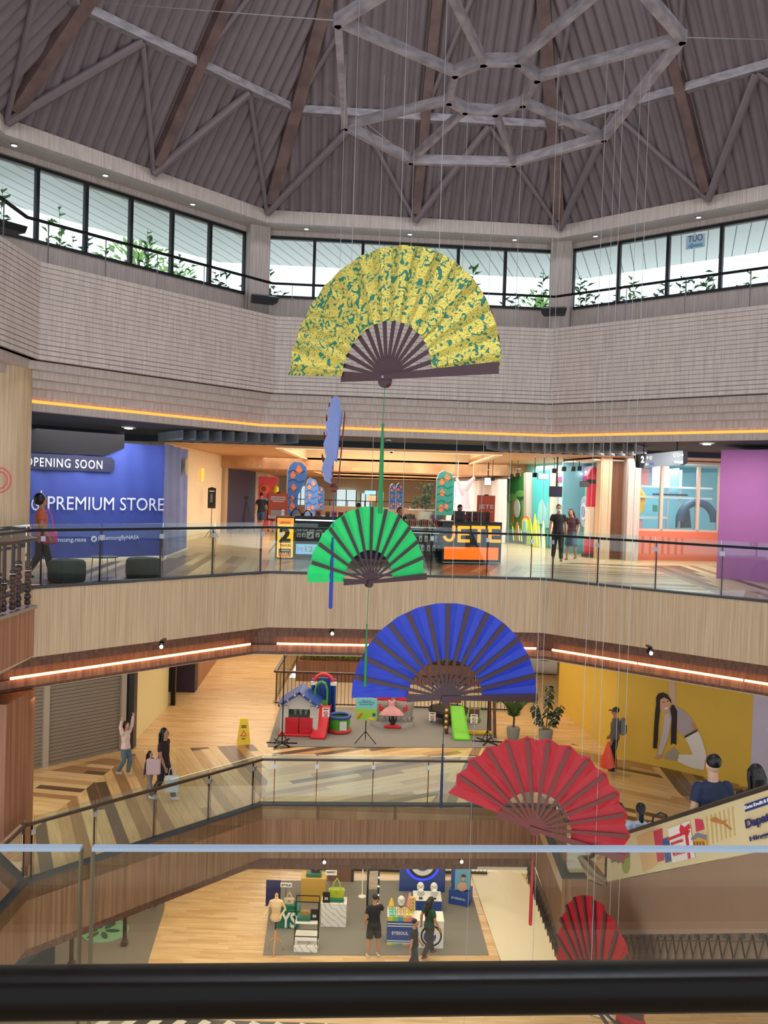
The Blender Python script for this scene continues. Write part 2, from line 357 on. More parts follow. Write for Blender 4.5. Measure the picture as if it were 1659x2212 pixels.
for i in (7, 0, 1, 6, 2):
    a, b = RW[i], RW[(i+1) % 8]; L = (b-a).length; d = (b-a)/L; rz = math.atan2(d.y, d.x)
    wn = bpy.data.objects.new('window_%d' % (i+1), None); COL.objects.link(wn); wn['kind'] = 'structure'; wn.location = (a.x, a.y, 0); wn.rotation_euler = (0, 0, rz)
    m = MB(); m.box((L/2, 0, 6.45), (L, .1, .06)); m.box((L/2, 0, 7.84), (L, .1, .07))
    np_ = 6
    for j in range(np_+1): m.box((.28+(L-.56)*j/np_, 0, 7.14), (.07, .1, 1.36))
    m.build('window_frame', DARK, wn); m = MB(); m.box((L/2, 0, 7.14), (L-.3, .012, 1.36)); m.build('pane', WG, wn)
# corner pillars
P = offset_path(OCT, 1.42)
for i in (0, 1, 7, 2, 3, 6):
    p = P[i]; a = math.atan2((p-CEN).y, (p-CEN).x); m = MB(); m.rbox((0, 0, 6.5), (.5, .52, 3.0), .02); o = S('trim_%d' % (10+i), m, [WOODG]); o.location = (p.x, p.y, 0); o.rotation_euler = (0, 0, a+(PI/2))
# ---- eave soffit outside
m = MB(); sweep(m, OCT, [(1.9, 8.12), (1.9, 8.2), (4.6, 8.05), (4.6, 7.97)])
SOF = mat('outside soffit', (240, 242, 240), .6, emit=0)
nt = SOF.node_tree; b = nt.nodes['Principled BSDF']
g = nt.nodes.new('ShaderNodeNewGeometry'); sp = nt.nodes.new('ShaderNodeSeparateXYZ'); nt.links.new(g.outputs['Position'], sp.inputs[0])
ad = nt.nodes.new('ShaderNodeMath'); ad.operation = 'MULTIPLY_ADD'; nt.links.new(sp.outputs[1], ad.inputs[0]); ad.inputs[1].default_value = -.35; nt.links.new(sp.outputs[0], ad.inputs[2])
ml = nt.nodes.new('ShaderNodeMath'); ml.operation = 'MULTIPLY'; ml.inputs[1].default_value = 3.2; nt.links.new(ad.outputs[0], ml.inputs[0])
fr = nt.nodes.new('ShaderNodeMath'); fr.operation = 'FRACT'; nt.links.new(ml.outputs[0], fr.inputs[0])
nt.links.new(ramp(nt, fr.outputs[0], [(0, C3(120, 125, 125)), (.07, C3(244, 246, 244))], True), b.inputs['Base Color'])
S('ceiling', m, [SOF])
# ---- roof: eight ribbed panels
APEX = Vector((CEN.x, CEN.y, 17.3)); EV = offset_path(OCT, .95)
def roofpt(i, frac, t):   # frac along eave i, t up to the apex
    a, b = EV[i], EV[(i+1) % 8]; e = a.lerp(b, frac); return Vector((e.x, e.y, 8.22)).lerp(APEX, t)
for i in range(8):
    a, b = EV[i], EV[(i+1) % 8]; a3, b3 = Vector((*a, 8.22)), Vector((*b, 8.22)); Mid = (a3+b3)/2; hw = (b-a).length/2; ud = (b3-a3).normalized(); w = APEX-Mid
    nr = ud.cross(w).normalized(); nr = nr if nr.z < 0 else -nr
    m = MB(); vs = []; rib = .235; ns = int(hw*2/rib)*8
    for j in range(ns+1):
        u = -hw+2*hw*j/ns; hgt = .11*(abs(math.cos(PI*(u/rib)))**.8); top = max(0.0, 1-abs(u)/hw)
        vs += [Mid+ud*u+nr*hgt, Mid+ud*u+w*top+nr*hgt]
    m.add(vs, [(2*j, 2*j+2, 2*j+3, 2*j+1) for j in range(ns)])
    m.add([a3-nr*.1, b3-nr*.1, APEX-nr*.1], [(0, 1, 2)]); S('ceiling', m, [ROOFM], smooth='full')
t = T('roof_truss', 'brown roof structure of rafters, ring purlins and slanted braces under the ribbed roof', 'roof structure')
up = -.14
off = Vector((0, 0, -.16))
for i in range(8):
    m = MB(); m.bar(roofpt(i, 0, .035)+off, roofpt(i, 0, .98)+off, .26, .3); m.build('rafter', RAFTER, t)
    m = MB(); m.bar(roofpt(i, .5, .03)+off, roofpt(i, .5, .98)+off, .2, .24); m.build('rafter', RAFTER, t)
    for tt in (.2, .46):
        m = MB(); m.bar(roofpt(i, 0, tt)+off, roofpt(i, 1, tt)+off, .16, .16); m.build('purlin', FRAMEW, t)
    for q, f0, f1 in ((.25, 0, .5), (.75, .5, 1)):
        top = roofpt(i, q, .2)+off*1.6
        for f, rr in ((f0, .085), (f1, .05)):
            m = MB(); m.tube([roofpt(i, f, .02)+off*1.6, top], rr, 8); m.build('brace', ROOFM, t, smooth=True)
            if f == f0: m = MB(); m.tube([roofpt(i, f, .22)+off*1.6, roofpt(i, q, .46)+off*1.6], .05, 8); m.build('brace', ROOFM, t, smooth=True)
# ---- L2 floor slab, L1 ceiling
P2 = [OCT[3], D, B, A, Cc, Vector((-5.95, 12.5))]
def around(path, k, far=62, xw=21):
    q = offset_path(path, k, False); return [(p.x, p.y) for p in q] + [(-xw, q[-1].y), (-xw, far), (xw, far), (xw, q[0].y)]
m = MB(); m.prism(around(P2, .02), -.30, 0); S('floor', m, [FLOORO2])
m = MB(); sweep(m, P2, [(0, 0.0), (0, L2B), (.14, L2B), (.14, 0)], False); S('trim_20', m, [WOODW])
m = MB(); sweep(m, P2, [(-.015, 0), (-.015, .045), (.16, .045), (.16, 0)], False); S('trim_21', m, [DGREY])
m = MB(); sweep(m, P2, [(.1, L2B), (.45, L2B), (.45, L2B-.16), (.62, L2B-.16), (.62, L2B-.30), (.84, L2B-.30), (.84, -1.95), (1.1, -1.95), (1.1, -.5), (.1, -.5)], False); S('trim_22', m, [WOODB])
m = MB(); sweep(m, P2, [(.74, -1.87), (.74, -1.72), (.80, -1.72), (.80, -1.87)], False); S('trim_23', m, [WOODR])
m = MB(); m.prism(around(P2, 1.0, 62), -2.0, -1.95); S('ceiling', m, [CREAM])
# ---- dark ceiling ring and wood ceiling of the hall
P3 = [OCT[3], D, B, A, Cc, OCT[6]]
q = offset_path(P3, .86, False)
m = MB(); m.prism([(p.x, p.y) for p in q] + [(-20, q[-1].y), (-20, 25), (20, 25), (20, q[0].y)], 3.30, 3.36); S('ceiling', m, [CEILD])
m = MB()
def coffer(m, x0, x1, y0, y1, z, hh):
    m.box(((x0+x1)/2, y0-.1, z+hh/2), (x1-x0+.4, .2, hh)); m.box(((x0+x1)/2, y1+.1, z+hh/2), (x1-x0+.4, .2, hh))
    m.box((x0-.1, (y0+y1)/2, z+hh/2), (.2, y1-y0, hh)); m.box((x1+.1, (y0+y1)/2, z+hh/2), (.2, y1-y0, hh)); m.box(((x0+x1)/2, (y0+y1)/2, z+hh+.05), (x1-x0+.4, y1-y0+.4, .1))
for x0, x1, y0, y1, z in ((-21, 21, 24.6, 26.6, 3.18), (-21, -3.2, 26.6, 35, 3.18), (3.4, 21, 26.6, 35, 3.18)): m.box(((x0+x1)/2, (y0+y1)/2, z+.06), (x1-x0, y1-y0, .12))
m.box((0, 36.5, 2.95), (42, 3.0, .5))
for x0, x1, y0, y1 in ((-21, -3.4, 38, 46), (3.6, 21, 38, 46), (-21, 21, 46, 48), (-21, -3.6, 48, 56), (3.8, 21, 48, 56), (-21, 21, 56, 62)): m.box(((x0+x1)/2, (y0+y1)/2, 2.9), (x1-x0, y1-y0, .3))
S('ceiling', m, [CEILW])
m = MB(); coffer(m, -3.2, 3.4, 26.6, 35, 3.12, .9); coffer(m, -3.4, 3.6, 38, 46, 2.8, .9); coffer(m, -3.6, 3.8, 48, 56, 2.8, .9); S('ceiling', m, [CREAM])
for i, (y, zz) in enumerate(((31, 3.95), (42, 3.6), (52, 3.6))):
    area('coffer_light', (0.1, y, zz), 5, 300, (1, .86, .66), sy=6)
# ceiling edge frame line
m = MB(); m.box((0, 24.62, 3.24), (42, .08, .22)); S('trim_24', m, [CEILD])
# ---- L1 floor slab with the escalator landing, G ceiling
LX = [(20, 14.6), (5.55, 14.6), (5.55, 15.72), (3.52, 15.72), (B.x, B.y), (A.x, A.y), (Cc.x, Cc.y), (-6.0, 8.5)]
m = MB(); m.prism([(x, y) for x, y in LX]+[(-21, 8.5), (-21, 28), (20, 28)], Z1-.3, Z1); S('floor', m, [FLOORO])
for x0, x1, y0, y1 in ((-21, -3.5, 28, 62), (4.7, 20, 28, 62), (-3.5, 4.7, 36.5, 62)): m = MB(); m.box(((x0+x1)/2, (y0+y1)/2, Z1-.15), (x1-x0, y1-y0, .3)); S('floor', m, [FLOORO])
P1 = [Vector((3.98, 15.73)), Vector((3.52, 15.70)), B, A, Cc, Vector((-6.0, 8.5))]
def strip(mb, path, z0, z1, th, inset=0):
    """vertical band along a path, thickness to the left-hand (outer) side"""
    n = len(path); out = []
    for i in range(n):
        a = path[max(i-1, 0)]; b = path[i]; c = path[min(i+1, n-1)]
        n1 = (b-a).normalized() if i > 0 else (c-b).normalized(); n2 = (c-b).normalized() if i < n-1 else n1
        n1 = Vector((n1.y, -n1.x)); n2 = Vector((n2.y, -n2.x)); bi = (n1+n2).normalized(); out.append((b, b+bi*th/max(.3, bi.dot(n1)), b+bi*inset/max(.3, bi.dot(n1))))
    vs = []
    for b, o, s0 in out: vs += [(s0.x, s0.y, z0), (s0.x, s0.y, z1), (o.x, o.y, z1), (o.x, o.y, z0)]
    fs = [(4*i+j, 4*i+(j+1) % 4, 4*i+4+(j+1) % 4, 4*i+4+j) for i in range(n-1) for j in range(4)] + [(0, 1, 2, 3), (4*n-1, 4*n-2, 4*n-3, 4*n-4)]
    mb.add(vs, fs)
m = MB(); strip(m, P1, L1B, Z1, .14); S('trim_30', m, [grain('veneer mid brown', (160, 116, 80), (126, 88, 58), (22, 22, .5))])
m = MB(); strip(m, P1, Z1, Z1+.045, .16, -.015); S('trim_31', m, [DGREY])
m = MB(); strip(m, P1[2:], L1B-.36, L1B, .9, .5); strip(m, P1[2:], L1B-.6, L1B-.34, 1.0, .8); S('trim_32', m, [WOODB])
# slab underside, not over the void
m = MB(); m.prism([(20, 15.2), (4.2, 16.2), (4.5, 20.1), (-3.0, 19.8), (-6.9, 15.2), (-6.9, 8.5), (-21, 8.5), (-21, 27.9), (20, 27.9)], -6.97, -6.9); S('ceiling', m, [CREAM])
m = MB(); m.box((0, 26, ZG-.05), (50, 44, .1)); S('floor', m, [FLOORO])
# ---- roofed columns at the left
m = MB(); m.lathe([(.66, 0), (.66, 3.9)], (-6.93, 15.0, 0), 40); S('trim_40', m, [WOODW], smooth=True)
m = MB(); m.box((-6.98, 15.1, -3.6), (1.3, 1.2, 3.3)); S('trim_41', m, [WOODR])
# ---- floor pattern
def patch(name, pts, z, d1, d2, m, lift=.004):
    P = [onz(x, y, z) for x, y in pts]; a, b = onz(*d1, z), onz(*d2, z); d = (b-a); d = Vector((d.x, d.y)).normalized()
    mb = MB(); mb.prism([(p.x, p.y) for p in P], z, z+lift); mb.uv = lambda v: (v[0]*d.y-v[1]*d.x, v[0]*d.x+v[1]*d.y); return S('floor', mb, [m])
patch('f', [(570, 1737), (925, 1744), (1012, 1614), (592, 1606)], Z1, (574, 1684), (900, 1633), STRIPE)
patch('f', [(925, 1744), (1155, 1744), (1235, 1616), (1012, 1614)], Z1, (925, 1734), (985, 1626), STRIPE)
patch('f', [(570, 1737), (592, 1606), (300, 1622), (262, 1645), (62, 1800), (60, 1895)], Z1, (439, 1589), (557, 1730), STRIPE)
patch('f', [(0, 1690), (250, 1632), (262, 1645), (62, 1800), (60, 1895), (-120, 1990), (-120, 1700)], Z1, (54, 1683), (173, 1694), STRIPE)
patch('f', [(1163, 1744), (1235, 1606), (1330, 1640), (1395, 1646), (1560, 1800), (1202, 1840)], Z1, (1214, 1615), (1381, 1646), STRIPE)
patch('f', [(1395, 1646), (1530, 1668), (1640, 1710), (1900, 1780), (1900, 1860), (1560, 1800)], Z1, (1402, 1648), (1482, 1756), STRIPE)
patch('f', [(585, 1239), (600, 1212), (430, 1194), (345, 1208), (78, 1222), (78, 1272)], 0, (380, 1240), (450, 1198), STRIPE2)
patch('f', [(1167, 1249), (1120, 1222), (1290, 1213), (1390, 1222), (1560, 1288)], 0, (1214, 1218), (1400, 1226), STRIPE2)
patch('f', [(1390, 1222), (1545, 1222), (1900, 1270), (1900, 1330), (1560, 1288)], 0, (1420, 1230), (1530, 1272), STRIPE2)
patch('f', [(585, 1239), (1167, 1249), (1120, 1222), (600, 1212)], 0, (640, 1238), (740, 1214), STRIPE2)
# ---- hall side walls, far wall
WALLC = mat('warm wall', (214, 196, 168), .7); NAVY = mat('navy wall', (22, 44, 84), .5); SHOPW = mat('shop white', (226, 226, 224), .6)
def wall(name, P, Q, z0, z1, m, th=.15, side=1):
    pl = Pl(P, Q); L = (pl.Q-pl.P).length; mb = MB(); mb.box((L/2, th/2*side, (z0+z1)/2), (L, th, z1-z0)); o = S(name, mb, [m]); o.location = (pl.P.x, pl.P.y, 0); o.rotation_euler = (0, 0, pl.rz); return o
wall('wall_left', (-6.75, 26.2), (-6.72, 35.2), 0, 3.2, CREAM, side=1)
wall('wall_left', (-6.75, 36.2), (-6.8, 45), 0, 3.2, NAVY)
wall('wall_left', (-6.8, 45), (-6.9, 50), 0, 3.2, WOODG)
wall('wall_left', (-6.9, 50), (-7.6, 62), 0, 3.2, SHOPW)
wall('wall_left', (-21, 22.5), (-6.9, 26.1), 0, 3.3, SHOPW)
wall('wall_far', (-21, 61.5), (21, 61.5), 0, 3.2, WALLC)
wall('wall_right', (5.0, 47.5), (4.8, 58), 0, 3.2, SHOPW)
for x in (-6.85, ):
    for y in (25.9, 35.7): m = MB(); m.box((x, y, 1.6), (.5, .6, 3.2)); S('trim_42', m, [WOODW])
# ================================================================ LED strips
def led(name, label, path, k, z, m, r, cuts):
    t = T(name, label, 'light strip'); q = offset_path(path, k, False)
    for i, a, b in cuts:
        p, s_ = q[i], q[i+1]; e, f = p.lerp(s_, a), p.lerp(s_, b); mb = MB(); mb.tube([(*e, z), (*f, z)], r, 8); mb.build('light_tube', m, t)
led('light_strip', 'long orange glowing light strip in the cove under the stepped soffit below the slatted parapet', OP, .79, 3.325, LEDO, .028, [(i, 0, 1) for i in range(7)])
led('light_strip', 'bright warm white light tubes lining the edge under the lower wood balcony band', P2, .70, -1.68, LED, .025, [(0, 0, .99), (1, .0, .33), (1, .335, .66), (1, .665, .97), (2, .03, .31), (2, .315, .6), (2, .605, .93), (3, .03, .33), (3, .335, .66), (3, .665, .96)])
# ================================================================ railings
def seg_t(Pa, Pb, px, z):
    """fraction along the edge Pa-Pb where photo column px crosses it"""
    lo, hi = 0.0, 1.0
    def col(t):
        p = Pa.lerp(Pb, t); v = Vector((p.x, p.y, z-EYE)); yy = v.dot(fw); u = v.dot(rt0)/yy*F_PX; w = -v.dot(up0)/yy*F_PX; return 829.5+cr*u-sr*w
    a = col(0); b = col(1)
    for _ in range(40):
        mid = (lo+hi)/2
        if (col(mid) < px) == (a < b): lo = mid
        else: hi = mid
    return (lo+hi)/2
def railing(label, path, z, cuts, top=1.02, gt=1.13, inset=.07, hm=None, hw=.055):
    t = T('glass_railing', label, 'railing'); q = offset_path(path, inset, False); hm = hm or BLKM
    m = MB()
    for i in range(len(q)-1): m.bar((*q[i], z+top), (*q[i+1], z+top), hw, .05)
    m.build('handrail', hm, t)
    for i, ts in enumerate(cuts):
        a, b = q[i], q[i+1]; ts = [0]+list(ts)+[1]; L = (b-a).length
        for j in range(len(ts)-1):
            e, f = a.lerp(b, ts[j]+.02/L), a.lerp(b, ts[j+1]-.02/L)
            if (f-e).length < .15: continue
            m = MB(); m.bar((*e, z+(gt+.03)/2), (*f, z+(gt+.03)/2), .014, gt-.03); m.build('glass_panel', GLASSG, t)
        for s_ in ts[1:-1]:
            p = a.lerp(b, s_); d = (b-a).normalized(); n = Vector((d.y, -d.x))
            m = MB(); m.bar((*(p+n*.04), z), (*(p+n*.04), z+top), .05, .014, (d.x, d.y, 0)); pst = m.build('post', BLKM, t)
            m = MB(); m.box((*(p), z+top-.15), (.08, .05, .09), rz=math.atan2(d.y, d.x)); m.build('clamp', STEEL, pst)
def cuts_px(path, z, lst): return [sorted(seg_t(path[i], path[i+1], px, z) for px in l) for i, l in enumerate(lst)]
L2P = [D, B, A, Cc, Vector((-5.95, 12.5))]
railing('glass railing with black handrail and slim dark posts around the upper balcony edge', L2P, 0, cuts_px(L2P, 0, [[1190, 1287, 1412, 1555], [700, 820, 931, 1051, 1146], [464, 567, 352, 223], []]) if 0 else [[.12, .35, .6, .85]]*0 + [cuts_px(L2P, 0, [[1190, 1287, 1412, 1555]])[0], cuts_px(L2P[1:], 0, [[607, 700, 815, 931, 1051, 1146]])[0], cuts_px(L2P[2:], 0, [[567, 464, 352, 223, 97]])[0], []])
L1P = [Vector((3.98, 15.73)), Vector((3.52, 15.70)), B, A, Cc, Vector((-6.0, 8.5))]
BROWNR = grain('dark walnut', (74, 44, 30), (44, 26, 18), (3, 3, 3), rough=.35)
railing('glass railing with dark brown handrail around the lower balcony, in front of the play area', L1P, Z1, [[], [.3, .62], cuts_px(L1P[2:], Z1, [[593, 683, 803, 921, 1040]])[0], cuts_px(L1P[3:], Z1, [[550, 455, 338, 210, 76]])[0], [.3, .6]], hm=BROWNR)
EBONY = mat('glossy ebony', (13, 7, 6), .30); EBONY.node_tree.nodes['Principled BSDF'].inputs['Specular IOR Level'].default_value = .13
# near railing in front of the camera
def near_railing():
    t = T('glass_railing', 'nearest glass railing with thick glossy dark wooden handrail across the bottom of the view', 'railing')
    def P(x, off): return Vector((x, off+.071*x))
    m = MB(); vs = []; N = 16
    for x in (-3.0, 3.0):
        c = P(x, 1.45)
        for k in range(N):
            a = 2*PI*k/N; ca, sa = math.cos(a), math.sin(a); rx, rz = .046, .033
            y = math.copysign(abs(ca)**.6, ca)*rx; z = math.copysign(abs(sa)**.6, sa)*rz; vs.append((c.x, c.y+y, 1.012+z))
    m.add(vs, [(k, (k+1) % N, N+(k+1) % N, N+k) for k in range(N)]+[tuple(range(N)), tuple(range(2*N-1, N-1, -1))])
    m.build('handrail', EBONY, t, smooth='full')
    edge = mat('glass edge', (150, 164, 182), .2)
    x1 = seg_t(P(-3, 1.6), P(3, 1.6), 176, 1.195); x2 = seg_t(P(-3, 1.6), P(3, 1.6), 201, 1.195)
    for a, b in ((0, x1), (x2, 1)):
        e, f = P(-3, 1.6).lerp(P(3, 1.6), a), P(-3, 1.6).lerp(P(3, 1.6), b)
        m = MB(); m.bar((*e, .62), (*f, .62), .016, 1.14); g = m.build('glass_panel', glassmat('near glass', (.955, .975, .955), .05), t)
        m = MB(); m.bar((*e, 1.193), (*f, 1.193), .017, .007); m.build('polished_edge', edge, g)
        for p in ((f,) if a == 0 else (e,)):
            m = MB(); m.box((p.x, p.y, .62), (.003, .016, 1.14)); m.build('polished_edge', mat('side edge', (96, 90, 68), .3), g)
    m = MB(); a, b = P(-3, 1.6), P(3, 1.6); m.bar((*a, .03), (*b, .03), .06, .06); m.build('base_channel', STEEL, t)
near_railing()
m = MB(); m.box((0, -1.2, -.15), (9, 5.9, .3)); S('floor', m, [FLOORO2])
# ---- turned baluster rail at left with its red brown parapet
t = T('baluster_railing', 'dark turned wood baluster railing on the red brown balcony at the left edge', 'railing')
ys = [12.68, 12.42, 12.16, 11.94, 11.7, 11.46, 11.2, 10.95]
for i, y in enumerate(ys):
    c = (-5.26-(0.03 if i % 2 else 0), y, 0); m = MB(); off = (0, .12, .06, -.05)[i % 4]
    pr = [(.028, .03), (.045, .05), (.045, .1)]; z = .1
    while z < .48+off: pr += [(.03, z+.01), (.05, z+.035), (.052, z+.06), (.046, z+.085), (.03, z+.105)]; z += .11
    pr += [(.045, z+.02), (.045, z+.05), (.030, z+.06), (.026, .98)]
    m.lathe(pr, c, 12); m.build('baluster', BROWNR, t, smooth=True)
    m = MB(); m.lathe([(.053, z+.0), (.053, z+.012)], c, 12); m.build('metal_ring', STEEL, t)
m = MB(); m.rbox((-5.28, 10.6, 1.01), (.2, 4.5, .07), .02); m.build('handrail', BROWNR, t)
m = MB(); m.box((-5.6, 10.3, -.39), (.8, 5.0, .72)); S('trim_50', m, [WOODR])
m = MB(); m.box((-5.6, 10.3, -.01), (.86, 5.06, .05)); S('trim_51', m, [STEEL])
m = MB(); m.add([(-5.25, 12.75, -.75), (-5.25, 7.8, -.75), (-6.35, 14.4, -1.3), (-6.35, 7.8, -1.3), (-5.25, 12.75, -.7), (-5.25, 7.8, -.7), (-6.4, 14.4, -.7), (-6.4, 7.8, -.7)], [(0, 1, 3, 2), (4, 6, 7, 5), (0, 2, 6, 4), (1, 5, 7, 3), (0, 4, 5, 1), (2, 3, 7, 6)]); S('trim_52', m, [WOODR])
# ================================================================ hanging wooden frame
ZF = 5.6+EYE
t = T('hanging_truss', 'large grey wooden octagonal frame with inner ring hanging under the roof, fans on wires below', 'hanging structure')
OUTF = [(-.73, 10.31), (-.78, 13.2), (.27, 14.48), (1.99, 14.45), (3.22, 13.33), (3.42, 10.44), (2.35, 9.15), (.35, 9.1)]
INF = [(.74, 12.25), (1.0, 12.53), (1.44, 12.57), (1.79, 12.25), (1.86, 11.51), (1.54, 11.1), (1.1, 11.13), (.76, 11.45)]
INF = [(.76, 11.45), (.74, 12.25), (1.0, 12.53), (1.44, 12.57), (1.79, 12.25), (1.86, 11.51), (1.54, 11.1), (1.1, 11.13)]
for P in (OUTF, INF):
    for i in range(8):
        a, b = Vector((*P[i], ZF)), Vector((*P[(i+1) % 8], ZF)); d = (b-a).normalized()*.04
        m = MB(); m.bar(a-d, b+d, .085, .15); m.build('outer_beam' if P is OUTF else 'inner_beam', FRAMEW, t)
for i in range(8): m = MB(); m.bar(Vector((*OUTF[i], ZF)), Vector((*INF[i], ZF)), .07, .13); m.build('spoke', FRAMEW, t)
WIRE = mat('wire', (165, 165, 165), .4, metal=.2)
for i, (a, rt) in enumerate(((0, (-6.0, 15.5, 10.5)), (5, (9.0, 17.0, 11.0)), (2, (-2, 19, 11)), (7, (-3, 5.5, 13)), (6, (4, 5.3, 13)))):
    m = MB(); m.tube([(*OUTF[a], ZF), rt], .006, 5); m.build('guy_cable', WIRE, t)
for px, Y in ((1352, 10.8), (1408, 11.2), (1222, 12.0), (1075, 13.0)):
    p = aty(px, 60, Y); m = MB(); m.tube([(p.x, Y, ZF), (p.x, Y, -9.5)], .0032, 5); m.build('suspension_wire', WIRE, t)
# ================================================================ fans
RIBD = mat('dark plum wood', (62, 34, 40), .45, noise=.15, nscale=9)
def fan(label, piv, Y, R, psi, a0, a1, rin, cloth, ribm, n, over, tassel, scallop=0, wires=(), gw=.09, sub=2, tilt=0, cords=None, pleat=.018):
    p = aty(*piv, Y); t = T('hanging_fan', label, 'fan', p, math.radians(psi), 'giant folding fans hanging on wires'); r0, r1 = math.radians(a0), math.radians(a1)
    N = n*2; NR = 7; m = MB(); vs = []
    for i in range(N*sub+1):
        f = i/(N*sub); a = r0+(r1-r0)*f; ph = (i/sub) % 2; tri = ph if ph <= 1 else 2-ph
        for j in range(NR):
            rr = R*(rin+(1-rin)*j/(NR-1)); 
            if j == NR-1: rr += R*scallop*(1-tri)*.9-R*scallop*.4
            vs.append((math.cos(a)*rr, (tri-.5)*pleat*R*2*(.4+.6*j/(NR-1))+random.uniform(-1, 1)*.004*R, math.sin(a)*rr))
    fs = [(i*NR+j, i*NR+j+1, (i+1)*NR+j+1, (i+1)*NR+j) for i in range(N*sub) for j in range(NR-1)]
    m.add(vs, fs); o = m.build('fan_cloth', cloth, t); md = o.modifiers.new('s', 'SOLIDIFY'); md.thickness = .006
    yr = -pleat*R-.012 if over else pleat*R+.01
    for i in range(n+1):
        a = r0+(r1-r0)*i/n; g = i in (0, n); w = gw*R if g else .05*R
        ln = R*1.0 if (i == 0) else (R*(rin+.02) if (i == n and not over) or (i == n) else R*.995)
        m = MB(); d = Vector((math.cos(a), 0, math.sin(a))); y = yr-(.012 if i == 0 else 0)+.003*(i-n/2)/n
        if i == 0: y = -pleat*R-.03
        q = Vector((-d.z, 0, d.x)); b0 = -d*.05*R; w0 = w*.45
        shift = q*(w*.5 if i == 0 else 0)*-.4
        V_ = [b0-q*w0/2, b0+q*w0/2, d*ln+q*w/2+shift, d*ln-q*w/2+shift]
        vv = [v_+Vector((0, y-.005, 0)) for v_ in V_]+[v_+Vector((0, y+.005, 0)) for v_ in V_]
        m.add(vv, [(0, 1, 2, 3), (7, 6, 5, 4), (0, 4, 5, 1), (1, 5, 6, 2), (2, 6, 7, 3), (3, 7, 4, 0)]); m.build('guard_stick' if g else 'rib', ribm, t)
    m = MB(); m.lathe([(.05*R, -.035), (.052*R, 0), (.05*R, .035)], (0, 0, -.03*R), 16, ax=(0, 1, 0)); m.build('hub', ribm, t)
    m = MB(); m.lathe([(.014, -.05), (.016, -.045), (.016, 0)], (0, -.0, 0), 10, ax=(0, 1, 0)); m.build('rivet', STEEL, t)
    if tassel:
        L0, L1_, w, tm = tassel; m = MB(); m.tube([(0, 0, -.04*R), (-.012, 0, -L0)], .005, 6); m.build('tassel_cord', tm, t)
        m = MB(); m.lathe([(.01, L0*-1), (w*.7, -L0-.02), (w*.45, -L0-.05), (w*.55, -L0-.09), (w*.8, -L0-.3*L1_), (w, -L0-.6*L1_), (w, -L0-L1_+.02), (w*.8, -L0-L1_)], (-.012, 0, 0), 12); m.build('tassel', tm, t, smooth=True)
    for a in wires:
        a = math.radians(a); top = (ZF-p.z); m = MB(); m.tube([(math.cos(a)*R*.97, 0, math.sin(a)*R*.97), (math.cos(a)*R*.97, 0, top)], .0032, 5); m.build('suspension_wire', WIRE, t)
    return t
def cloth(n, rgb, rough=.55): return mat(n, rgb, rough, noise=.12, nscale=4)
gold = brocade()
fan('gold and green brocade fan with dark plum ribs, topmost and nearest of the hanging fans', (832, 815), 9.3, 1.41, -36, 1.5, 176, .43, gold, RIBD, 15, False, (.50, .98, .026, cloth('green tassel', (16, 120, 62))), wires=(62, 84, 112), gw=.085, pleat=.010)
fan('bright green cloth fan with brown ribs hanging in front of the kiosk', (797, 1256), 11.6, 1.02, 40, 3, 178, .42, cloth('green cloth', (30, 205, 105)), RIBD, 12, True, (.58, .86, .02, cloth('green tassel', (16, 120, 62))), wires=(55, 90))
fan('royal blue cloth fan with dark brown ribs hanging below the green fan', (962, 1506), 11.9, 1.32, 8, 1, 180, .40, cloth('blue cloth', (28, 52, 172)), RIBD, 14, True, (.66, .90, .02, cloth('navy tassel', (22, 30, 74))), wires=(50, 88))
fan('large red cloth fan with scalloped edge and brown ribs tilted down to the right', (1155, 1788), 11.0, 1.16, -14, -11, 164, .40, cloth('red cloth', (172, 10, 26)), mat('red brown wood', (104, 34, 24), .5, noise=.15), 13, True, (.42, .86, .022, cloth('red tassel', (185, 18, 28))), scallop=.06, wires=(60, 92))
fan('small narrow red fan seen almost edge on beside the escalator at the bottom right', (1292, 2170), 11.6, 1.38, -78, -4, 184, .38, cloth('red cloth', (205, 22, 38)), RIBD, 13, True, None, wires=(80, 110))
fan('pale blue folded fan hanging edge on with a navy tassel, left of the green fan', (722, 1048), 11.2, 1.16, 87, 60, 178, .3, cloth('pale blue cloth', (138, 158, 222)), mat('red brown wood', (126, 44, 34), .5), 8, False, (.68, .94, .025, cloth('royal tassel', (24, 50, 150))), wires=(95,))
# ================================================================ clerestory things
LENS = mat('downlight lens', (255, 235, 210), emit=5)
def downlight(p, label, group, r=.07, m=None, z=None):
    t = T('downlight', label, 'ceiling light', p, 0, group)
    a = MB(); a.lathe([(r*1.35, 0), (r*1.35, -.015), (r, -.02), (r, 0)], (0, 0, 0), 14); a.build('trim_ring', STEEL, t)
    a = MB(); a.lathe([(r*.9, -.002), (r*.9, -.012)], (0, 0, 0), 12); a.build('lens', m or LENS, t)
RL = offset_path(OCT, 1.22)
RING = mat('ring lamp', (255, 250, 240), emit=3)
for i, f in ((7, .08), (7, .37), (7, .70), (0, .15), (0, .49), (0, .84), (1, .12), (1, .45), (1, .78)):
    q = RL[i].lerp(RL[(i+1) % 8], f); downlight((q.x, q.y, 7.98), 'small round downlight in the grey wood soffit ring above the clerestory windows', 'downlights in the soffit ring', .055, RING)
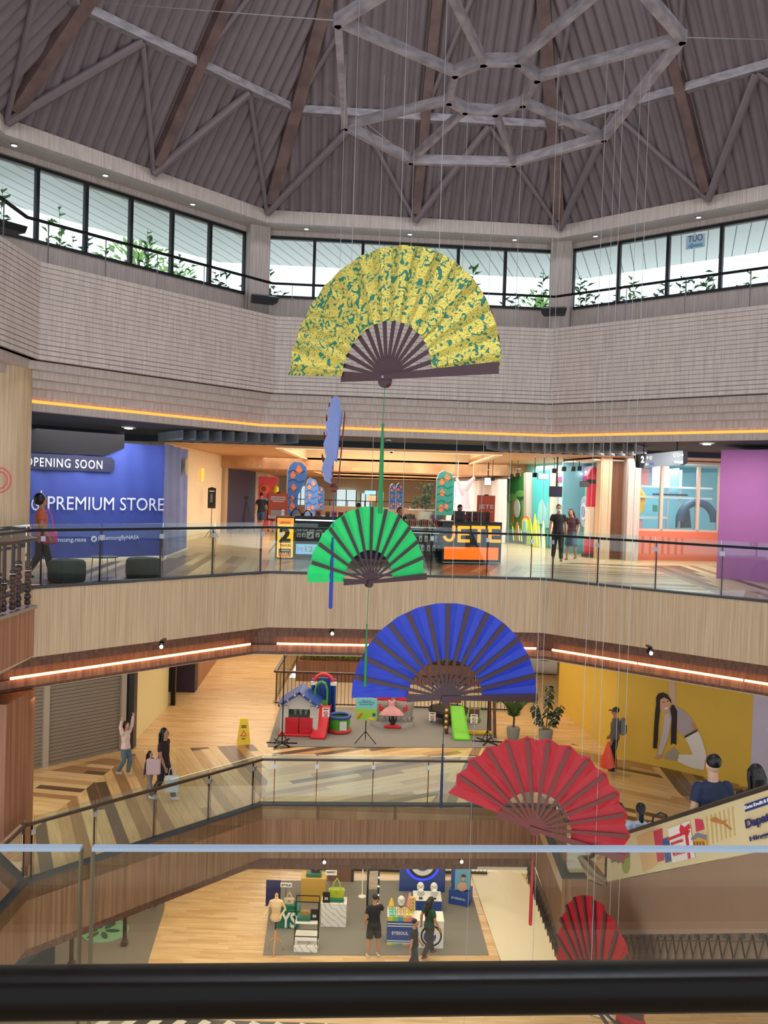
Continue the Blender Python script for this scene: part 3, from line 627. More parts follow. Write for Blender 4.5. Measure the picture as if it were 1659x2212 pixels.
for (px, py, w) in ((570, 645, .32), (1197, 671, .3), (14, 486, .3)):
    p = aty(px, py, 19.9 if px > 100 else 15.2); t = T('wall_speaker', 'black wedge speaker at the foot of the '+{570: 'left', 1197: 'right', 14: 'leftmost'}[px]+' clerestory corner pillar', 'speaker', p, {570: .35, 1197: -.25, 14: .9}[px])
    m = MB(); m.add([(-w, -.18, .02), (w, -.18, .02), (w*.8, .15, .12), (-w*.8, .15, .12), (-w*.9, -.15, -.1), (w*.9, -.15, -.1), (w*.8, .15, -.1), (-w*.8, .15, -.1)], [(0, 1, 2, 3), (7, 6, 5, 4), (0, 4, 5, 1), (1, 5, 6, 2), (2, 6, 7, 3), (3, 7, 4, 0)]); m.build('cabinet', BLKM, t)
    m = MB(); m.box((0, .2, -.02), (.1, .12, .1)); m.build('bracket', STEEL, t)
# paper exit sign on the right window
w0, w1 = RW[1], RW[2]; pl = Pl(w0, w1); u0, z0 = pl.uv(1482, 540); u1, z1 = pl.uv(1524, 504); u = (u0+u1)/2
t = T('paper_sign', 'pale blue paper sign reading OUT from outside, stuck on the right clerestory window', 'sign', (*(pl.P+pl.d*u), (z0+z1)/2), pl.rz)
m = MB(); m.box((0, -.02, 0), (u1-u0, .01, z1-z0)); m.build('sheet', mat('sheet blue', (198, 222, 240), .7, emit=.0), t)
text('OUT', (0, -.03, .07), .32, .14, mat('letter grey', (70, 90, 120), .6), t, mirror=True)
m = MB(); m.plate([(-.16, -.09), (-.06, -.02), (-.06, -.06), (.16, -.06), (.16, -.12), (-.06, -.12), (-.06, -.16)], -.032, -.026); m.build('arrow', mat('arrow blue', (120, 180, 215), .6), t)
# plants outside
LEAF = [mat('leaf %d' % i, c, .5, noise=.2, nscale=9) for i, c in enumerate(((70, 120, 60), (44, 92, 50), (120, 170, 80), (150, 190, 110)))]
def leaf(m, p, d, L, w):
    d = d.normalized(); s_ = d.cross(Vector((0, 0, 1))); s_ = s_.normalized() if s_.length > .1 else Vector((1, 0, 0)); n = s_.cross(d)*.04
    m.add([p, p+d*L*.35+s_*w/2+n, p+d*L*.7+s_*w*.36, p+d*L, p+d*L*.7-s_*w*.36, p+d*L*.35-s_*w/2+n, p+d*L*.4-n*L*.5], [(0, 1, 6), (1, 2, 6), (2, 3, 6), (3, 4, 6), (4, 5, 6), (5, 0, 6)])
def shoot(m, base, h, nl, L, w, lean=(0, 0)):
    pts = [base+Vector((lean[0]*k*k/9, lean[1]*k*k/9, h*k/3)) for k in range(4)]; m.cur = 1; m.tube(pts, [.012, .009, .006, .003], 5); m.cur = 0
    for k in range(nl):
        f = .25+.75*k/nl; q = pts[0].lerp(pts[3], f); a = k*2.4+random.random(); leaf(m, q, Vector((math.cos(a), math.sin(a), random.uniform(.1, .9))), L*random.uniform(.7, 1.1), w)
STEM = mat('stem', (80, 90, 50), .7)
def outdoor_plant(side, f, k, h, n, ml, label, L=.26, w=.085, name='leafy_plant'):
    q = offset_path(OCT, k)[side].lerp(offset_path(OCT, k)[(side+1) % 8], f); t = T(name, label, 'plant', (q.x, q.y, 5.41), 0, 'plants outside the clerestory windows'); m = MB()
    for j in range(n): shoot(m, Vector((random.uniform(-.22, .22), random.uniform(-.15, .15), 0)), h*random.uniform(.7, 1), 12, L, w, (random.uniform(-.1, .1), random.uniform(-.1, .1)))
    m.build('foliage', [LEAF[ml], STEM], t)
for side, fs in ((7, (.10, .17, .24, .33, .44, .52, .60, .70, .80, .93)), (0, (.03, .12, .27, .62, .68, .82, .9, .96)), (1, (.04, .10, .16, .21, .27, .34, .42, .50, .57, .64, .70))):
    for j, f in enumerate(fs):
        wsd = {7: 'left', 0: 'middle', 1: 'right'}[side]; big = (side == 7 and j in (1, 2)) or (side == 0 and j == 4)
        outdoor_plant(side, f, 2.5+(j % 3)*.4, 2.45 if big else random.uniform(1.8, 2.4), 4 if not big else 6, (0, 1, 0, 2)[j % 4], 'leafy green plant growing outside the '+wsd+' bank of clerestory windows', .34 if big else .27, .12 if big else .085)
for side, f, k, hh in ((7, .03, 6.5, 2.6), (7, .80, 6.5, 3.2), (7, .99, 9.5, 3.6), (0, .62, 7, 2.7), (0, .88, 9, 3.1)):
    q = offset_path(OCT, k)[side].lerp(offset_path(OCT, k)[(side+1) % 8], f); t = T('bushy_tree', 'pale green leafy tree in the sunlight far outside the '+{7: 'left', 0: 'middle'}[side]+' clerestory windows', 'tree', (q.x, q.y, 5.4), 0, 'trees outside the clerestory windows')
    m = MB(); m.tube([(0, 0, 0), (.1, 0, hh*.5), (0, .1, hh*.9)], [.1, .07, .03], 7); m.build('trunk', STEM, t); m = MB()
    for j in range(420):
        d = Vector((random.gauss(0, 1), random.gauss(0, 1), random.gauss(0, 1))).normalized(); c = Vector((0, 0, hh*.62))+Vector((d.x*1.15, d.y*1.1, d.z*hh*.42))*random.uniform(.4, 1); leaf(m, c, d+Vector((0, 0, -.3)), .3, .12)
    m.build('crown', [LEAF[3]], t)
# ================================================================ people
SKIN = mat('skin', (176, 124, 94), .55, noise=.06, nscale=30); SKINL = mat('skin light', (206, 160, 130), .55, noise=.05, nscale=30)
HAIRM = mat('black hair', (20, 15, 14), .45, noise=.3, nscale=40); EYEM = mat('eye', (25, 18, 16), .3); LIP = mat('lip', (150, 80, 72), .5)
def remesh(mb, mats, name, parent, vox, sm=3, disp=0):
    me = mb.mesh(mats); o = bpy.data.objects.new(name, me); COL.objects.link(o)
    r = o.modifiers.new('r', 'REMESH'); r.mode = 'VOXEL'; r.voxel_size = vox; r.use_smooth_shade = True
    s_ = o.modifiers.new('s', 'SMOOTH'); s_.factor = .5; s_.iterations = sm
    if disp:
        tx = bpy.data.textures.get('folds') or bpy.data.textures.new('folds', 'CLOUDS'); tx.noise_scale = .12
        d = o.modifiers.new('d', 'DISPLACE'); d.texture = tx; d.strength = disp; d.texture_coords = 'LOCAL'
    dg = bpy.context.evaluated_depsgraph_get(); me2 = bpy.data.meshes.new_from_object(o.evaluated_get(dg)); me2.name = name
    bpy.data.objects.remove(o); me2.materials.clear()
    for m in mats: me2.materials.append(m)
    return me2
def person(label, loc, rz, H, shirt, pants, hair='short', sleeve='short', legs='long', shoes=(30, 30, 32), pose=None, skin=SKIN, group=None, seat=False, hood=None, mask=False, skirt=None, vox=.016, female=False, cap=None, fat=1.0):
    """faces local -Y.  pose: dict of joint overrides in units of height"""
    t = T('person', label, 'person', loc, rz, group)
    J = dict(hip=(0, 0, .53), waist=(0, 0, .61), chest=(0, .005, .73), neck=(0, .008, .825), head=(0, -.008, .925),
             sl=(.097, .005, .788), sr=(-.097, .005, .788), el=(.135, .02, .645), er=(-.135, .02, .645), wl=(.145, -.03, .50), wr=(-.145, -.03, .50),
             hl=(.05, 0, .51), hr=(-.05, 0, .51), kl=(.058, -.012, .28), kr=(-.058, -.012, .28), al=(.06, .01, .045), ar=(-.06, .01, .045))
    if pose: J.update(pose)
    J = {k: Vector(v)*H for k, v in J.items()}; u = H
    fx = .9 if female else 1.0; sh = fat
    def limb(m, pts, rs, n=10): m.tube([Vector(p) for p in pts], [r*u for r in rs], n)
    body = MB()
    def torso(m, g, z0='hip'):
        P = [J['hip']-Vector((0, 0, .03*u)), J['hip']+Vector((0, 0, .02*u)), J['waist'], J['chest'], J['neck']-Vector((0, 0, .02*u)), J['neck']+Vector((0, 0, .005*u))]
        m.tube(P, 1, 16, ell=[((.07+g)*u*sh, (.05+g)*u*sh), ((.088+g)*u*sh, (.062+g)*u*sh), ((.075*fx+g)*u*sh, (.055+g)*u*sh), ((.092*fx+g)*u*sh, (.064+g)*u*sh), ((.080*fx+g)*u, (.044+g)*u), ((.034+g)*u, (.034+g)*u)], side=(1, 0, 0))
        for s_ in 'lr': m.ball(J['s'+s_], (.031+g*.8)*u)
    torso(body, 0)
    body.tube([J['neck']-Vector((0, 0, .02*u)), J['neck'].lerp(J['head'], .7)], [.036*u, .033*u], 10)
    hd = (J['head']-J['neck']).normalized(); HR = quat_to(hd)
    # keep the face looking to -Y
    zz = hd; xx = Vector((1, 0, 0)); xx = (xx-zz*xx.dot(zz)).normalized(); yy = zz.cross(xx); HR = Matrix((xx, yy, zz)).transposed()
    Hc = J['head']
    body.ball(Hc+HR@Vector((0, .006*u, .008*u)), (.042*u, .052*u, .056*u), 14, 10, HR); body.ball(Hc+HR@Vector((0, -.018*u, -.022*u)), (.031*u, .034*u, .040*u), 12, 8, HR)
    body.tube([Hc+HR@Vector((0, -.046*u, .008*u)), Hc+HR@Vector((0, -.060*u, -.012*u))], [.006*u, .011*u], 8)
    for s_ in (-1, 1): body.ball(Hc+HR@Vector((s_*.043*u, .006*u, -.004*u)), (.006*u, .011*u, .016*u), 8, 6, HR)
    for s_ in 'lr':
        limb(body, [J['s'+s_], J['s'+s_].lerp(J['e'+s_], .4), J['e'+s_]], [.032, .029, .023]); limb(body, [J['e'+s_], J['e'+s_].lerp(J['w'+s_], .35), J['w'+s_]], [.024, .025, .015]); body.ball(J['e'+s_], .0235*u)
        limb(body, [J['h'+s_], J['h'+s_].lerp(J['k'+s_], .4), J['k'+s_]], [.055, .050, .034]); body.ball(J['k'+s_], .034*u); limb(body, [J['k'+s_], J['k'+s_].lerp(J['a'+s_], .3), J['a'+s_]], [.034, .036, .020])
        d = (J['w'+s_]-J['e'+s_]).normalized(); body.tube([J['w'+s_]-d*.01*u, J['w'+s_]+d*.02*u, J['w'+s_]+d*.05*u], 1, 8, ell=[(.012*u, .012*u), (.012*u, .020*u), (.010*u, .021*u)])
    me = remesh(body, [skin, EYEM, LIP], 'body', None, vox*.8*H/1.7, 2)
    # fingers, eyes and mouth are joined to the skin mesh
    ex = MB()
    for s_, sg in (('l', 1), ('r', -1)):
        d = (J['w'+s_]-J['e'+s_]).normalized(); fwd = Vector((0, -1, 0)); fwd = (fwd-d*fwd.dot(d)); fwd = fwd.normalized() if fwd.length > .05 else Vector((0, 0, 1)); side = d.cross(fwd)*sg
        base = J['w'+s_]+d*.045*u
        for k, (o_, L) in enumerate(((-.016, .040), (-.0055, .046), (.005, .043), (.015, .034))):
            b0 = base-fwd*o_*u; c1 = b0+d*L*.5*u-side*.004*u; c2 = c1+(d*.7-side*.7).normalized()*L*.45*u; ex.tube([b0-d*.01*u, b0, c1, c2], [.0055*u, .0055*u, .005*u, .0036*u], 6)
        b0 = J['w'+s_]+d*.015*u+fwd*.014*u; ex.tube([b0-fwd*.006*u, b0+(d+fwd).normalized()*.016*u, b0+(d*1.4+fwd*.6).normalized()*.034*u], [.0065*u, .006*u, .004*u], 6)
    ex.cur = 1
    for s_ in (-1, 1): ex.ball(Hc+HR@Vector((s_*.017*u, -.0475*u, .008*u)), (.007*u, .004*u, .004*u), 8, 6, HR); ex.box(Hc+HR@Vector((s_*.017*u, -.048*u, .019*u)), (.018*u, .004*u, .0035*u))
    ex.cur = 2; ex.ball(Hc+HR@Vector((0, -.0495*u, -.031*u)), (.012*u, .004*u, .0035*u), 8, 6, HR)
    bm = bmesh.new(); bm.from_mesh(me); e2 = ex.mesh([skin, EYEM, LIP], True); bm.from_mesh(e2); bm.to_mesh(me); bm.free(); bpy.data.meshes.remove(e2)
    o = bpy.data.objects.new('body', me); COL.objects.link(o); o.parent = t
    if shirt:
        m = MB(); torso(m, .010)
        for s_ in 'lr':
            if sleeve == 'none': continue
            q = .62 if sleeve == 'short' else 1; limb(m, [J['s'+s_], J['s'+s_].lerp(J['e'+s_], q*.5), J['s'+s_].lerp(J['e'+s_], q)], [.041, .040, .039 if sleeve == 'short' else .034])
            if sleeve == 'long': m.ball(J['e'+s_], .034*u); limb(m, [J['e'+s_], J['w'+s_]], [.034, .024])
        m.tube([J['hip']-Vector((0, 0, .03*u)), J['waist']], 1, 16, ell=[((.105)*u*sh, (.078)*u*sh), ((.092*fx)*u*sh, (.07)*u*sh)], side=(1, 0, 0))
        me = remesh(m, [shirt], 'shirt', None, vox*.8*H/1.7, 3, .012); c = bpy.data.objects.new('hoodie' if hood else 'shirt', me); COL.objects.link(c); c.parent = t
    if pants:
        m = MB(); m.tube([J['hip']-Vector((0, 0, .06*u)), J['hip'], J['waist']-Vector((0, 0, .03*u))], 1, 16, ell=[(.085*u*sh, .062*u*sh), (.097*u*sh, .071*u*sh), (.085*fx*u*sh, .063*u*sh)], side=(1, 0, 0))
        for s_ in 'lr':
            if legs == 'long': limb(m, [J['h'+s_], J['h'+s_].lerp(J['k'+s_], .5), J['k'+s_]], [.062, .056, .045]); m.ball(J['k'+s_], .045*u); limb(m, [J['k'+s_], J['k'+s_].lerp(J['a'+s_], .5), J['a'+s_]+Vector((0, 0, .0))], [.045, .042, .037])
            else: limb(m, [J['h'+s_], J['h'+s_].lerp(J['k'+s_], .5), J['h'+s_].lerp(J['k'+s_], .9)], [.062, .062, .060])
        if skirt: m.tube([J['waist'], J['hip'], (J['kl']+J['kr'])/2-Vector((0, 0, .02*u))], 1, 18, ell=[(.08*u, .06*u), (.10*u, .075*u), (.12*u, .10*u)], side=(1, 0, 0))
        me = remesh(m, [pants], 'trousers', None, vox*.8*H/1.7, 3, .010); c = bpy.data.objects.new('skirt' if skirt else 'trousers' if legs == 'long' else 'shorts', me); COL.objects.link(c); c.parent = t
    sm = mat('shoe %d %d %d' % shoes, shoes, .6)
    for s_ in 'lr':
        a = J['a'+s_]; kk = J['k'+s_]; dn = Vector((0, 0, -1)); fd = Vector((0, -1, 0)); m = MB()
        if (a-kk).normalized().z > -.5: dn = (a-kk).normalized()
        m.tube([a+dn*.028*u-fd*.03*u, a+dn*.025*u, a+dn*.03*u+fd*.05*u, a+dn*.034*u+fd*.085*u], 1, 10, ell=[(.018*u, .018*u), (.023*u, .026*u), (.026*u, .018*u), (.016*u, .011*u)], side=(1, 0, 0)); m.build('shoe', sm, t, smooth=True)
    m = MB(); hc = Hc+HR@Vector((0, .012*u, .014*u))
    if cap:
        cm = mat('cap', cap, .7); m.ball(hc+HR@Vector((0, 0, .012*u)), (.050*u, .055*u, .048*u), 14, 8, HR); m.box(Hc+HR@Vector((0, -.062*u, .028*u)), (.06*u, .06*u, .006*u)); m.build('cap', cm, t, smooth=True); m = MB()
    m.ball(hc+HR@Vector((0, .004*u, .006*u if hair != 'short' else .008*u)), (.0475*u, .052*u, .052*u if hair != 'short' else .050*u), 16, 10, HR)
    if hair in ('long', 'pony', 'xlong'):
        e = {'long': .14, 'pony': .16, 'xlong': .26}[hair]; wd_ = .052 if hair != 'pony' else .022
        m.tube([hc+HR@Vector((0, .02*u, .01*u)), hc+HR@Vector((0, .045*u, -.04*u)), J['neck']+Vector((0, .055*u, -.02*u)), J['neck']+Vector((0, .07*u, -e*u))], 1, 14, ell=[(.046*u, .03*u), (wd_*u, .026*u), (wd_*1.05*u, .022*u), (wd_*.6*u, .012*u)], side=(1, 0, 0))
        if hair != 'pony':
            for s_ in (-1, 1): m.tube([hc+HR@Vector((s_*.036*u, -.012*u, .02*u)), hc+HR@Vector((s_*.046*u, -.006*u, -.03*u)), J['neck']+Vector((s_*.045*u, .02*u, -.03*u))], [.014*u, .016*u, .014*u], 8)
    if hair == 'bun': m.ball(hc+HR@Vector((0, .03*u, .055*u)), .026*u)
    if hair == 'curly': m.ball(hc+HR@Vector((0, .02*u, 0)), (.07*u, .07*u, .075*u), 12, 8)
    me = remesh(m, [HAIRM], 'hair', None, .009*H/1.7, 1, .006); hq = bpy.data.objects.new('hair', me); COL.objects.link(hq); hq.parent = t
    # hair stops above the face
    hq.location = HR@Vector((0, .006*u, .006*u))
    if mask: m = MB(); m.ball(Hc+HR@Vector((0, -.032*u, -.02*u)), (.030*u, .026*u, .024*u), 12, 8, HR); m.build('face_mask', mat('mask white', (220, 224, 228), .7), t, smooth=True)
    if hood: m = MB(); m.ball(J['neck']+Vector((0, .05*u, 0)), (.055*u, .035*u, .035*u), 12, 8); m.build('hood', hood, t, smooth=True)
    return t, J
WALK = dict(kl=(.055, -.07, .285), al=(.055, -.13, .05), kr=(-.055, .02, .285), ar=(-.055, .15, .075), wl=(.15, .05, .50), wr=(-.15, -.09, .51), el=(.135, .06, .65), er=(-.135, -.01, .65))
WALK2 = dict(kl=(.055, .02, .285), al=(.055, .12, .065), kr=(-.055, -.06, .285), ar=(-.055, -.10, .05), wl=(.14, -.09, .51), wr=(-.15, .04, .5))
def fab(n, rgb): return mat(n, rgb, .8, noise=.15, nscale=12)
TEEB = fab('black tee', (26, 26, 30)); NAVYT = fab('navy tee', (34, 44, 70)); JEAN = fab('jeans', (92, 112, 130)); DJEAN = fab('dark jeans', (34, 40, 54)); WHT = fab('white cloth', (214, 216, 222)); GRN = fab('green tee', (30, 66, 48))
def hold(px, py, z): return onz(px, py, z)
# --- L2
p = hold(87, 1252, 0); person('person in orange top and dark trousers walking beside the round column with a pink bag', p, 1.9, 1.62, fab('orange top', (196, 96, 70)), fab('dark trousers', (40, 44, 54)), hair='curly', pose=WALK, female=True)
PB = p
t = T('shoulder_bag', 'bright pink shoulder bag carried by the person beside the round column', 'bag', p+Vector((.16, -.1, .82)), .3)
m = MB(); m.rbox((0, 0, 0), (.34, .14, .26), .05); m.build('bag_body', mat('pink', (225, 60, 130), .5), t, smooth=True); m = MB(); m.tube([(-.1, 0, .1), (-.06, 0, .42), (.0, 0, .55), (.06, 0, .42), (.12, 0, .1)], .012, 6); m.build('strap', mat('pink', (225, 60, 130)), t)
p = hold(1203, 1211, 0); person('man in black shirt and white face mask walking beside a long-haired woman', p, -.1, 1.68, TEEB, TEEB, mask=True, pose=WALK, shoes=(120, 90, 70))
p = hold(1233, 1209, 0); person('woman with long dark hair leaning on the masked man beside her', p, -.5, 1.56, fab('print top', (70, 44, 50)), fab('navy skirt', (60, 78, 100)), hair='long', pose=dict(WALK2, head=(-.03, -.008, .92)), legs='short', skirt=1, shoes=(130, 90, 75), female=True)
p = hold(563, 1149, 0); person('man in dark shirt and blue shorts seen from behind walking up the left hall', p, PI-.2, 1.7, fab('dark tee', (34, 44, 54)), fab('blue shorts', (58, 86, 130)), legs='short', pose=WALK)
p = hold(583, 1150, 0)+Vector((0, .2, 0)); person('person in dark clothes walking beside the man in blue shorts', p, PI+.1, 1.66, TEEB, fab('plum shorts', (60, 40, 50)), legs='short', pose=WALK2)
for px, py, Y, lab, sh, hr in ((775, 1085, 25.2, 'person in black behind the green fan at the left of the kiosk', TEEB, 'short'), (864, 1093, 25.6, 'woman with dark hair behind the kiosk counter right of the green fan', TEEB, 'long'), (993, 1089, 24.8, 'person in black with head bent down behind the lit orange counter', TEEB, 'short'), (944, 1092, 30.5, 'man in navy shirt far behind the kiosk, left of the teal flag', NAVYT, 'short'), (885, 1094, 33, 'person in dark clothes sitting by the potted plant behind the kiosk', TEEB, 'short')):
    q = aty(px, py, Y); h = 1.66; person(lab, (q.x, q.y, min(0, q.z-h)), (.2 if px != 775 else PI), h, sh, DJEAN, hair=hr, pose=dict(wl=(.10, -.16, .60), wr=(-.10, -.16, .60), el=(.13, -.03, .655), er=(-.13, -.03, .655), head=(0, -.03, .915)))
# --- L1
p = hold(270, 1680, Z1); person('girl in pale pink jacket and jeans jumping with both arms raised beside the shutter', p+Vector((0, 0, .05)), 1.2, 1.32, fab('pale pink', (226, 200, 194)), JEAN, hair='long', sleeve='long', female=True, skin=SKINL, shoes=(200, 170, 165),
    pose=dict(el=(.13, -.03, .93), wl=(.10, -.07, 1.08), er=(-.13, .02, .92), wr=(-.17, -.03, 1.05), kl=(.055, -.06, .29), al=(.055, -.02, .06), kr=(-.055, -.01, .29), ar=(-.055, .12, .08)))
p = hold(322, 1718, Z1); person('small child with long dark hair in purple dress walking behind the woman with white bags', p, 1.25, 1.02, fab('purple check', (70, 52, 78)), fab('pale leggings', (150, 140, 140)), hair='xlong', sleeve='long', pose=WALK2, female=True, shoes=(190, 190, 190))
p = hold(352, 1729, Z1); person('woman in short sleeved black top and wide dark trousers walking right with shopping bags', p, 1.35, 1.64, fab('maroon top', (44, 26, 32)), fab('wide navy', (38, 42, 58)), hair='xlong', pose=dict(WALK, neck=(0, -.005, .825)), female=True, shoes=(225, 225, 228))
def carrier(label, loc, rz, w, h, d, m, name='shopping_bag', handle=True):
    t = T(name, label, 'bag', loc, rz); a = MB(); a.rbox((0, 0, -h/2), (w, d, h), .015); a.build('bag_body', m, t)
    if handle:
        for s_ in (-1, 1): a = MB(); a.tube([(-w*.25, s_*d*.4, -.01), (-w*.2, s_*d*.3, .14), (0, s_*d*.2, .2), (w*.2, s_*d*.3, .14), (w*.25, s_*d*.4, -.01)], .006, 6); a.build('handle', m, t)
    return t
carrier('white paper shopping bag in the hand of the woman in black top', p+Vector((.26, -.28, .66)), .2, .30, .36, .12, mat('paper white', (208, 214, 218), .6))
carrier('pale pink tote bag hanging at the hip of the woman in black top', p+Vector((-.14, -.34, 1.04)), .1, .30, .34, .10, mat('tote pink', (206, 176, 182), .7))
p = hold(1325, 1664, Z1); person('man in cap and grey jacket standing before the yellow wall with an orange bag', p, -1.9, 1.66, fab('grey jacket', (92, 88, 84)), TEEB, sleeve='long', cap=(50, 50, 54), shoes=(35, 35, 35), pose=dict(wr=(-.14, -.08, .5)))
t = T('plastic_bag', 'bright orange plastic bag hanging from the hand of the man in the cap', 'bag', p+Vector((-.24, -.30, .80)))
m = MB(); m.tube([(0, 0, .04), (0, 0, -.15), (-.01, 0, -.42), (0, 0, -.62), (0, 0, -.66)], 1, 14, ell=[(.02, .02), (.08, .05), (.17, .11), (.19, .13), (.10, .08)], side=(1, 0, 0)); m.build('bag_body', mat('orange bag', (245, 80, 44), .4, noise=.2, nscale=14), t, smooth=True)
p = p+Vector((.02, .14, 1.05)); t = T('backpack', 'grey and white backpack on the back of the man in the cap', 'backpack', p+Vector((.10, .02, .0)), -1.9)
m = MB(); m.rbox((0, .12, .08), (.30, .14, .42), .05); m.build('pack_body', mat('pack grey', (128, 126, 124), .7), t, smooth=True); m = MB(); m.rbox((0, .20, .0), (.22, .05, .2), .02); m.build('pocket', mat('pack dark', (70, 66, 62), .7), t)
# --- escalator riders (steps rise towards the camera)
EX0 = 4.45
def on_step(Y): return Z1+.12+(14.2-Y)*.52
for px, py, Y, h, lab, kw in ((1541, 1634, 9.9, 1.80, 'man with short hair in navy T-shirt riding the escalator seen from behind', dict(shirt=NAVYT, pants=DJEAN, skin=SKINL, fat=1.15)), (1632, 1655, 9.1, 1.6, 'woman with long black hair nearest the top of the escalator behind the man', dict(shirt=TEEB, pants=DJEAN, hair='long', female=True)),
                              (1384, 1738, 12.7, 1.6, 'girl in pale blue hoodie with dark ponytail riding the escalator', dict(shirt=fab('pale hoodie', (190, 205, 226)), pants=DJEAN, hair='pony', sleeve='long', hood=fab('pale hoodie', (190, 205, 226)), female=True)), (1337, 1737, 13.4, 1.68, 'woman with very long dark hair at the lower end of the escalator', dict(shirt=TEEB, pants=DJEAN, hair='xlong', female=True))):
    q = aty(px, py, Y); person(lab, (q.x, q.y, q.z-h*.985), PI+(.15 if Y < 10 else -.1), h, vox=.011 if Y < 10 else .014, **kw)
q = aty(1425, 1772, 12.2); t = T('shoulder_bag', 'black curved shoulder bag on the escalator right of the girl in the pale hoodie', 'bag', q, .4); m = MB(); m.rbox((0, 0, -.12), (.3, .12, .2), .05); m.build('bag_body', DARK, t); m = MB(); m.tube([(-.13, 0, -.05), (-.12, 0, .06), (0, 0, .11), (.12, 0, .06), (.13, 0, -.05)], .014, 6); m.build('strap', DARK, t)
# --- G
p = hold(806, 2066, ZG); person('man in black T-shirt and black shorts seen from behind at the tall mirror', p, PI+.25, 1.68, TEEB, TEEB, legs='short', shoes=(200, 190, 170), pose=dict(er=(-.15, -.06, .70), wr=(-.08, -.10, .82), kl=(.07, 0, .28), al=(.085, .01, .045), kr=(-.07, 0, .28), ar=(-.085, .01, .045)))
p = hold(925, 2066, ZG); person('woman in dark green top leaning over the sunglasses stand', p, 2.2, 1.6, GRN, fab('dark maroon trousers', (44, 34, 36)), hair='long', female=True, pose=dict(WALK, head=(0, -.03, .915)), shoes=(110, 60, 50))
p = hold(893, 2104, ZG); person('boy in black shirt in front of the woman in green at the bottom', p, 1.3, 1.42, TEEB, DJEAN, pose=WALK2, shoes=(60, 60, 60))
# ================================================================ UPPER HALL
def pthing(name, label, cat, pl, x0, y0, x1, y1, group=None):
    """thing standing in plane pl, covering photo rectangle; returns (thing, w, h), origin at bottom centre"""
    ua, zb = pl.uv(x0, y1); ub, zt = pl.uv(x1, y0); xm = (ua+ub)/2; u0, zb = pl.uv((x0+x1)/2, y1); _, zt = pl.uv((x0+x1)/2, y0)
    q = pl.P+pl.d*xm; return T(name, label, cat, (q.x, q.y, zb), pl.rz, group), abs(ub-ua), zt-zb
BPL = Pl((-7.9, 20.07), (-5.71, 22.10)); ua, _ = BPL.uv(352, 1100)
t = T('hoarding_banner', 'large royal blue fabric hoarding printed PREMIUM STORE and OPENING SOON at the left', 'banner', (*BPL.P, 0), BPL.rz)
def wavy(m, u0, u1, z0, z1, y, amp, n=60, nz=8, th=.02, ph=0):
    vs = []
    for i in range(n+1):
        u = u0+(u1-u0)*i/n
        for j in range(nz+1):
            v = z0+(z1-z0)*j/nz; vs.append((u, y+amp*math.sin(u*5.1+ph+v*.7)*(.3+.7*j/nz)+amp*.6*math.sin(u*11+v*1.3), v))
    m.add(vs, [(i*(nz+1)+j, (i+1)*(nz+1)+j, (i+1)*(nz+1)+j+1, i*(nz+1)+j+1) for i in range(n) for j in range(nz)])
_, ztop = BPL.uv(340, 962); m = MB(); wavy(m, -2.4, ua, .06, ztop, 0, .018); o = m.build('fabric', mat('banner blue', (52, 72, 158), .6, noise=.12, nscale=2), t, smooth='full')
m = MB(); wavy(m, -2.4, ua, .0, .06, -.01, .018, nz=1); m.build('white_hem', WHITE, t)
m = MB(); m.plate([(-2.4, ztop-.36), (ua*.45, ztop-.34), (ua*.62, ztop-.12), (ua*.62, ztop+.28), (-2.4, ztop+.3)], -.06, -.04); m.build('dark_header', mat('header black', (12, 13, 22), .95), t)
def btxt(s_, x0, y0, x1, y1, m_, bold=0, name='lettering', sp=1.0):
    a, zb = BPL.uv(x0, (y0+y1)/2); b, _ = BPL.uv(x1, (y0+y1)/2); _, z0 = BPL.uv((x0+x1)/2, y1); _, z1 = BPL.uv((x0+x1)/2, y0); return text(s_, ((a+b)/2, -.055, (z0+z1)/2), b-a, z1-z0, m_, t, name, bold=bold, spacing=sp)
LET = mat('letter pale', (206, 216, 240), .6); a, zb = BPL.uv(20, 1015); b, zt = BPL.uv(246, 984)
zb = BPL.uv(160, 1017)[1]; zt = BPL.uv(160, 984)[1]; m = MB(); m.plate([(a, zb+.06), (a+.06, zb), (b-.08, zb), (b, zb+.08), (b, zt-.08), (b-.08, zt), (a+.06, zt), (a, zt-.06)], -.05, -.035); m.build('dark_pill', mat('pill', (26, 32, 66), .6), t)
btxt('OPENING SOON', 52, 991, 219, 1010, LET, .004, sp=1.15); btxt('PREMIUM STORE', 101, 1074, 352, 1102, LET, .0); btxt('SAMSUNG', -40, 1074, 82, 1102, LET, .0); btxt('@samsung.nasa', 92, 1160, 184, 1173, LET, .005); btxt('@SamsungByNASA', 210, 1156, 298, 1168, LET, .005)
a, zb = BPL.uv(86.5, 1115); m = MB(); m.box((a, -.045, BPL.uv(86, 1088)[1]), (.025, .01, .62)); m.build('divider_line', LET, t)
for px, py in ((84, 1171), (201, 1164)):
    a, zz = BPL.uv(px, py); m = MB(); m.lathe([(.075, -.008), (.075, 0)], (a, -.045, zz), 20, ax=(0, 1, 0)); d_ = m.build('round_badge', LET, t)
    m = MB(); m.plate([(a-.035, zz-.02), (a-.01, zz-.03), (a+.02, zz-.015), (a+.03, zz+.02), (a+.04, zz+.03), (a+.015, zz+.032), (a-.0, zz+.015), (a-.03, zz+.028), (a-.025, zz+.0)], -.066, -.058); m.build('bird_mark' if px > 100 else 'camera_mark', mat('banner blue', (52, 72, 158)), d_)
PL2 = Pl((-5.71, 22.10), (-5.92, 25.5)); t = T('fabric_banner', 'pale lavender blue draped fabric banner folding back beside the blue hoarding', 'banner', (*PL2.P, 0), PL2.rz)
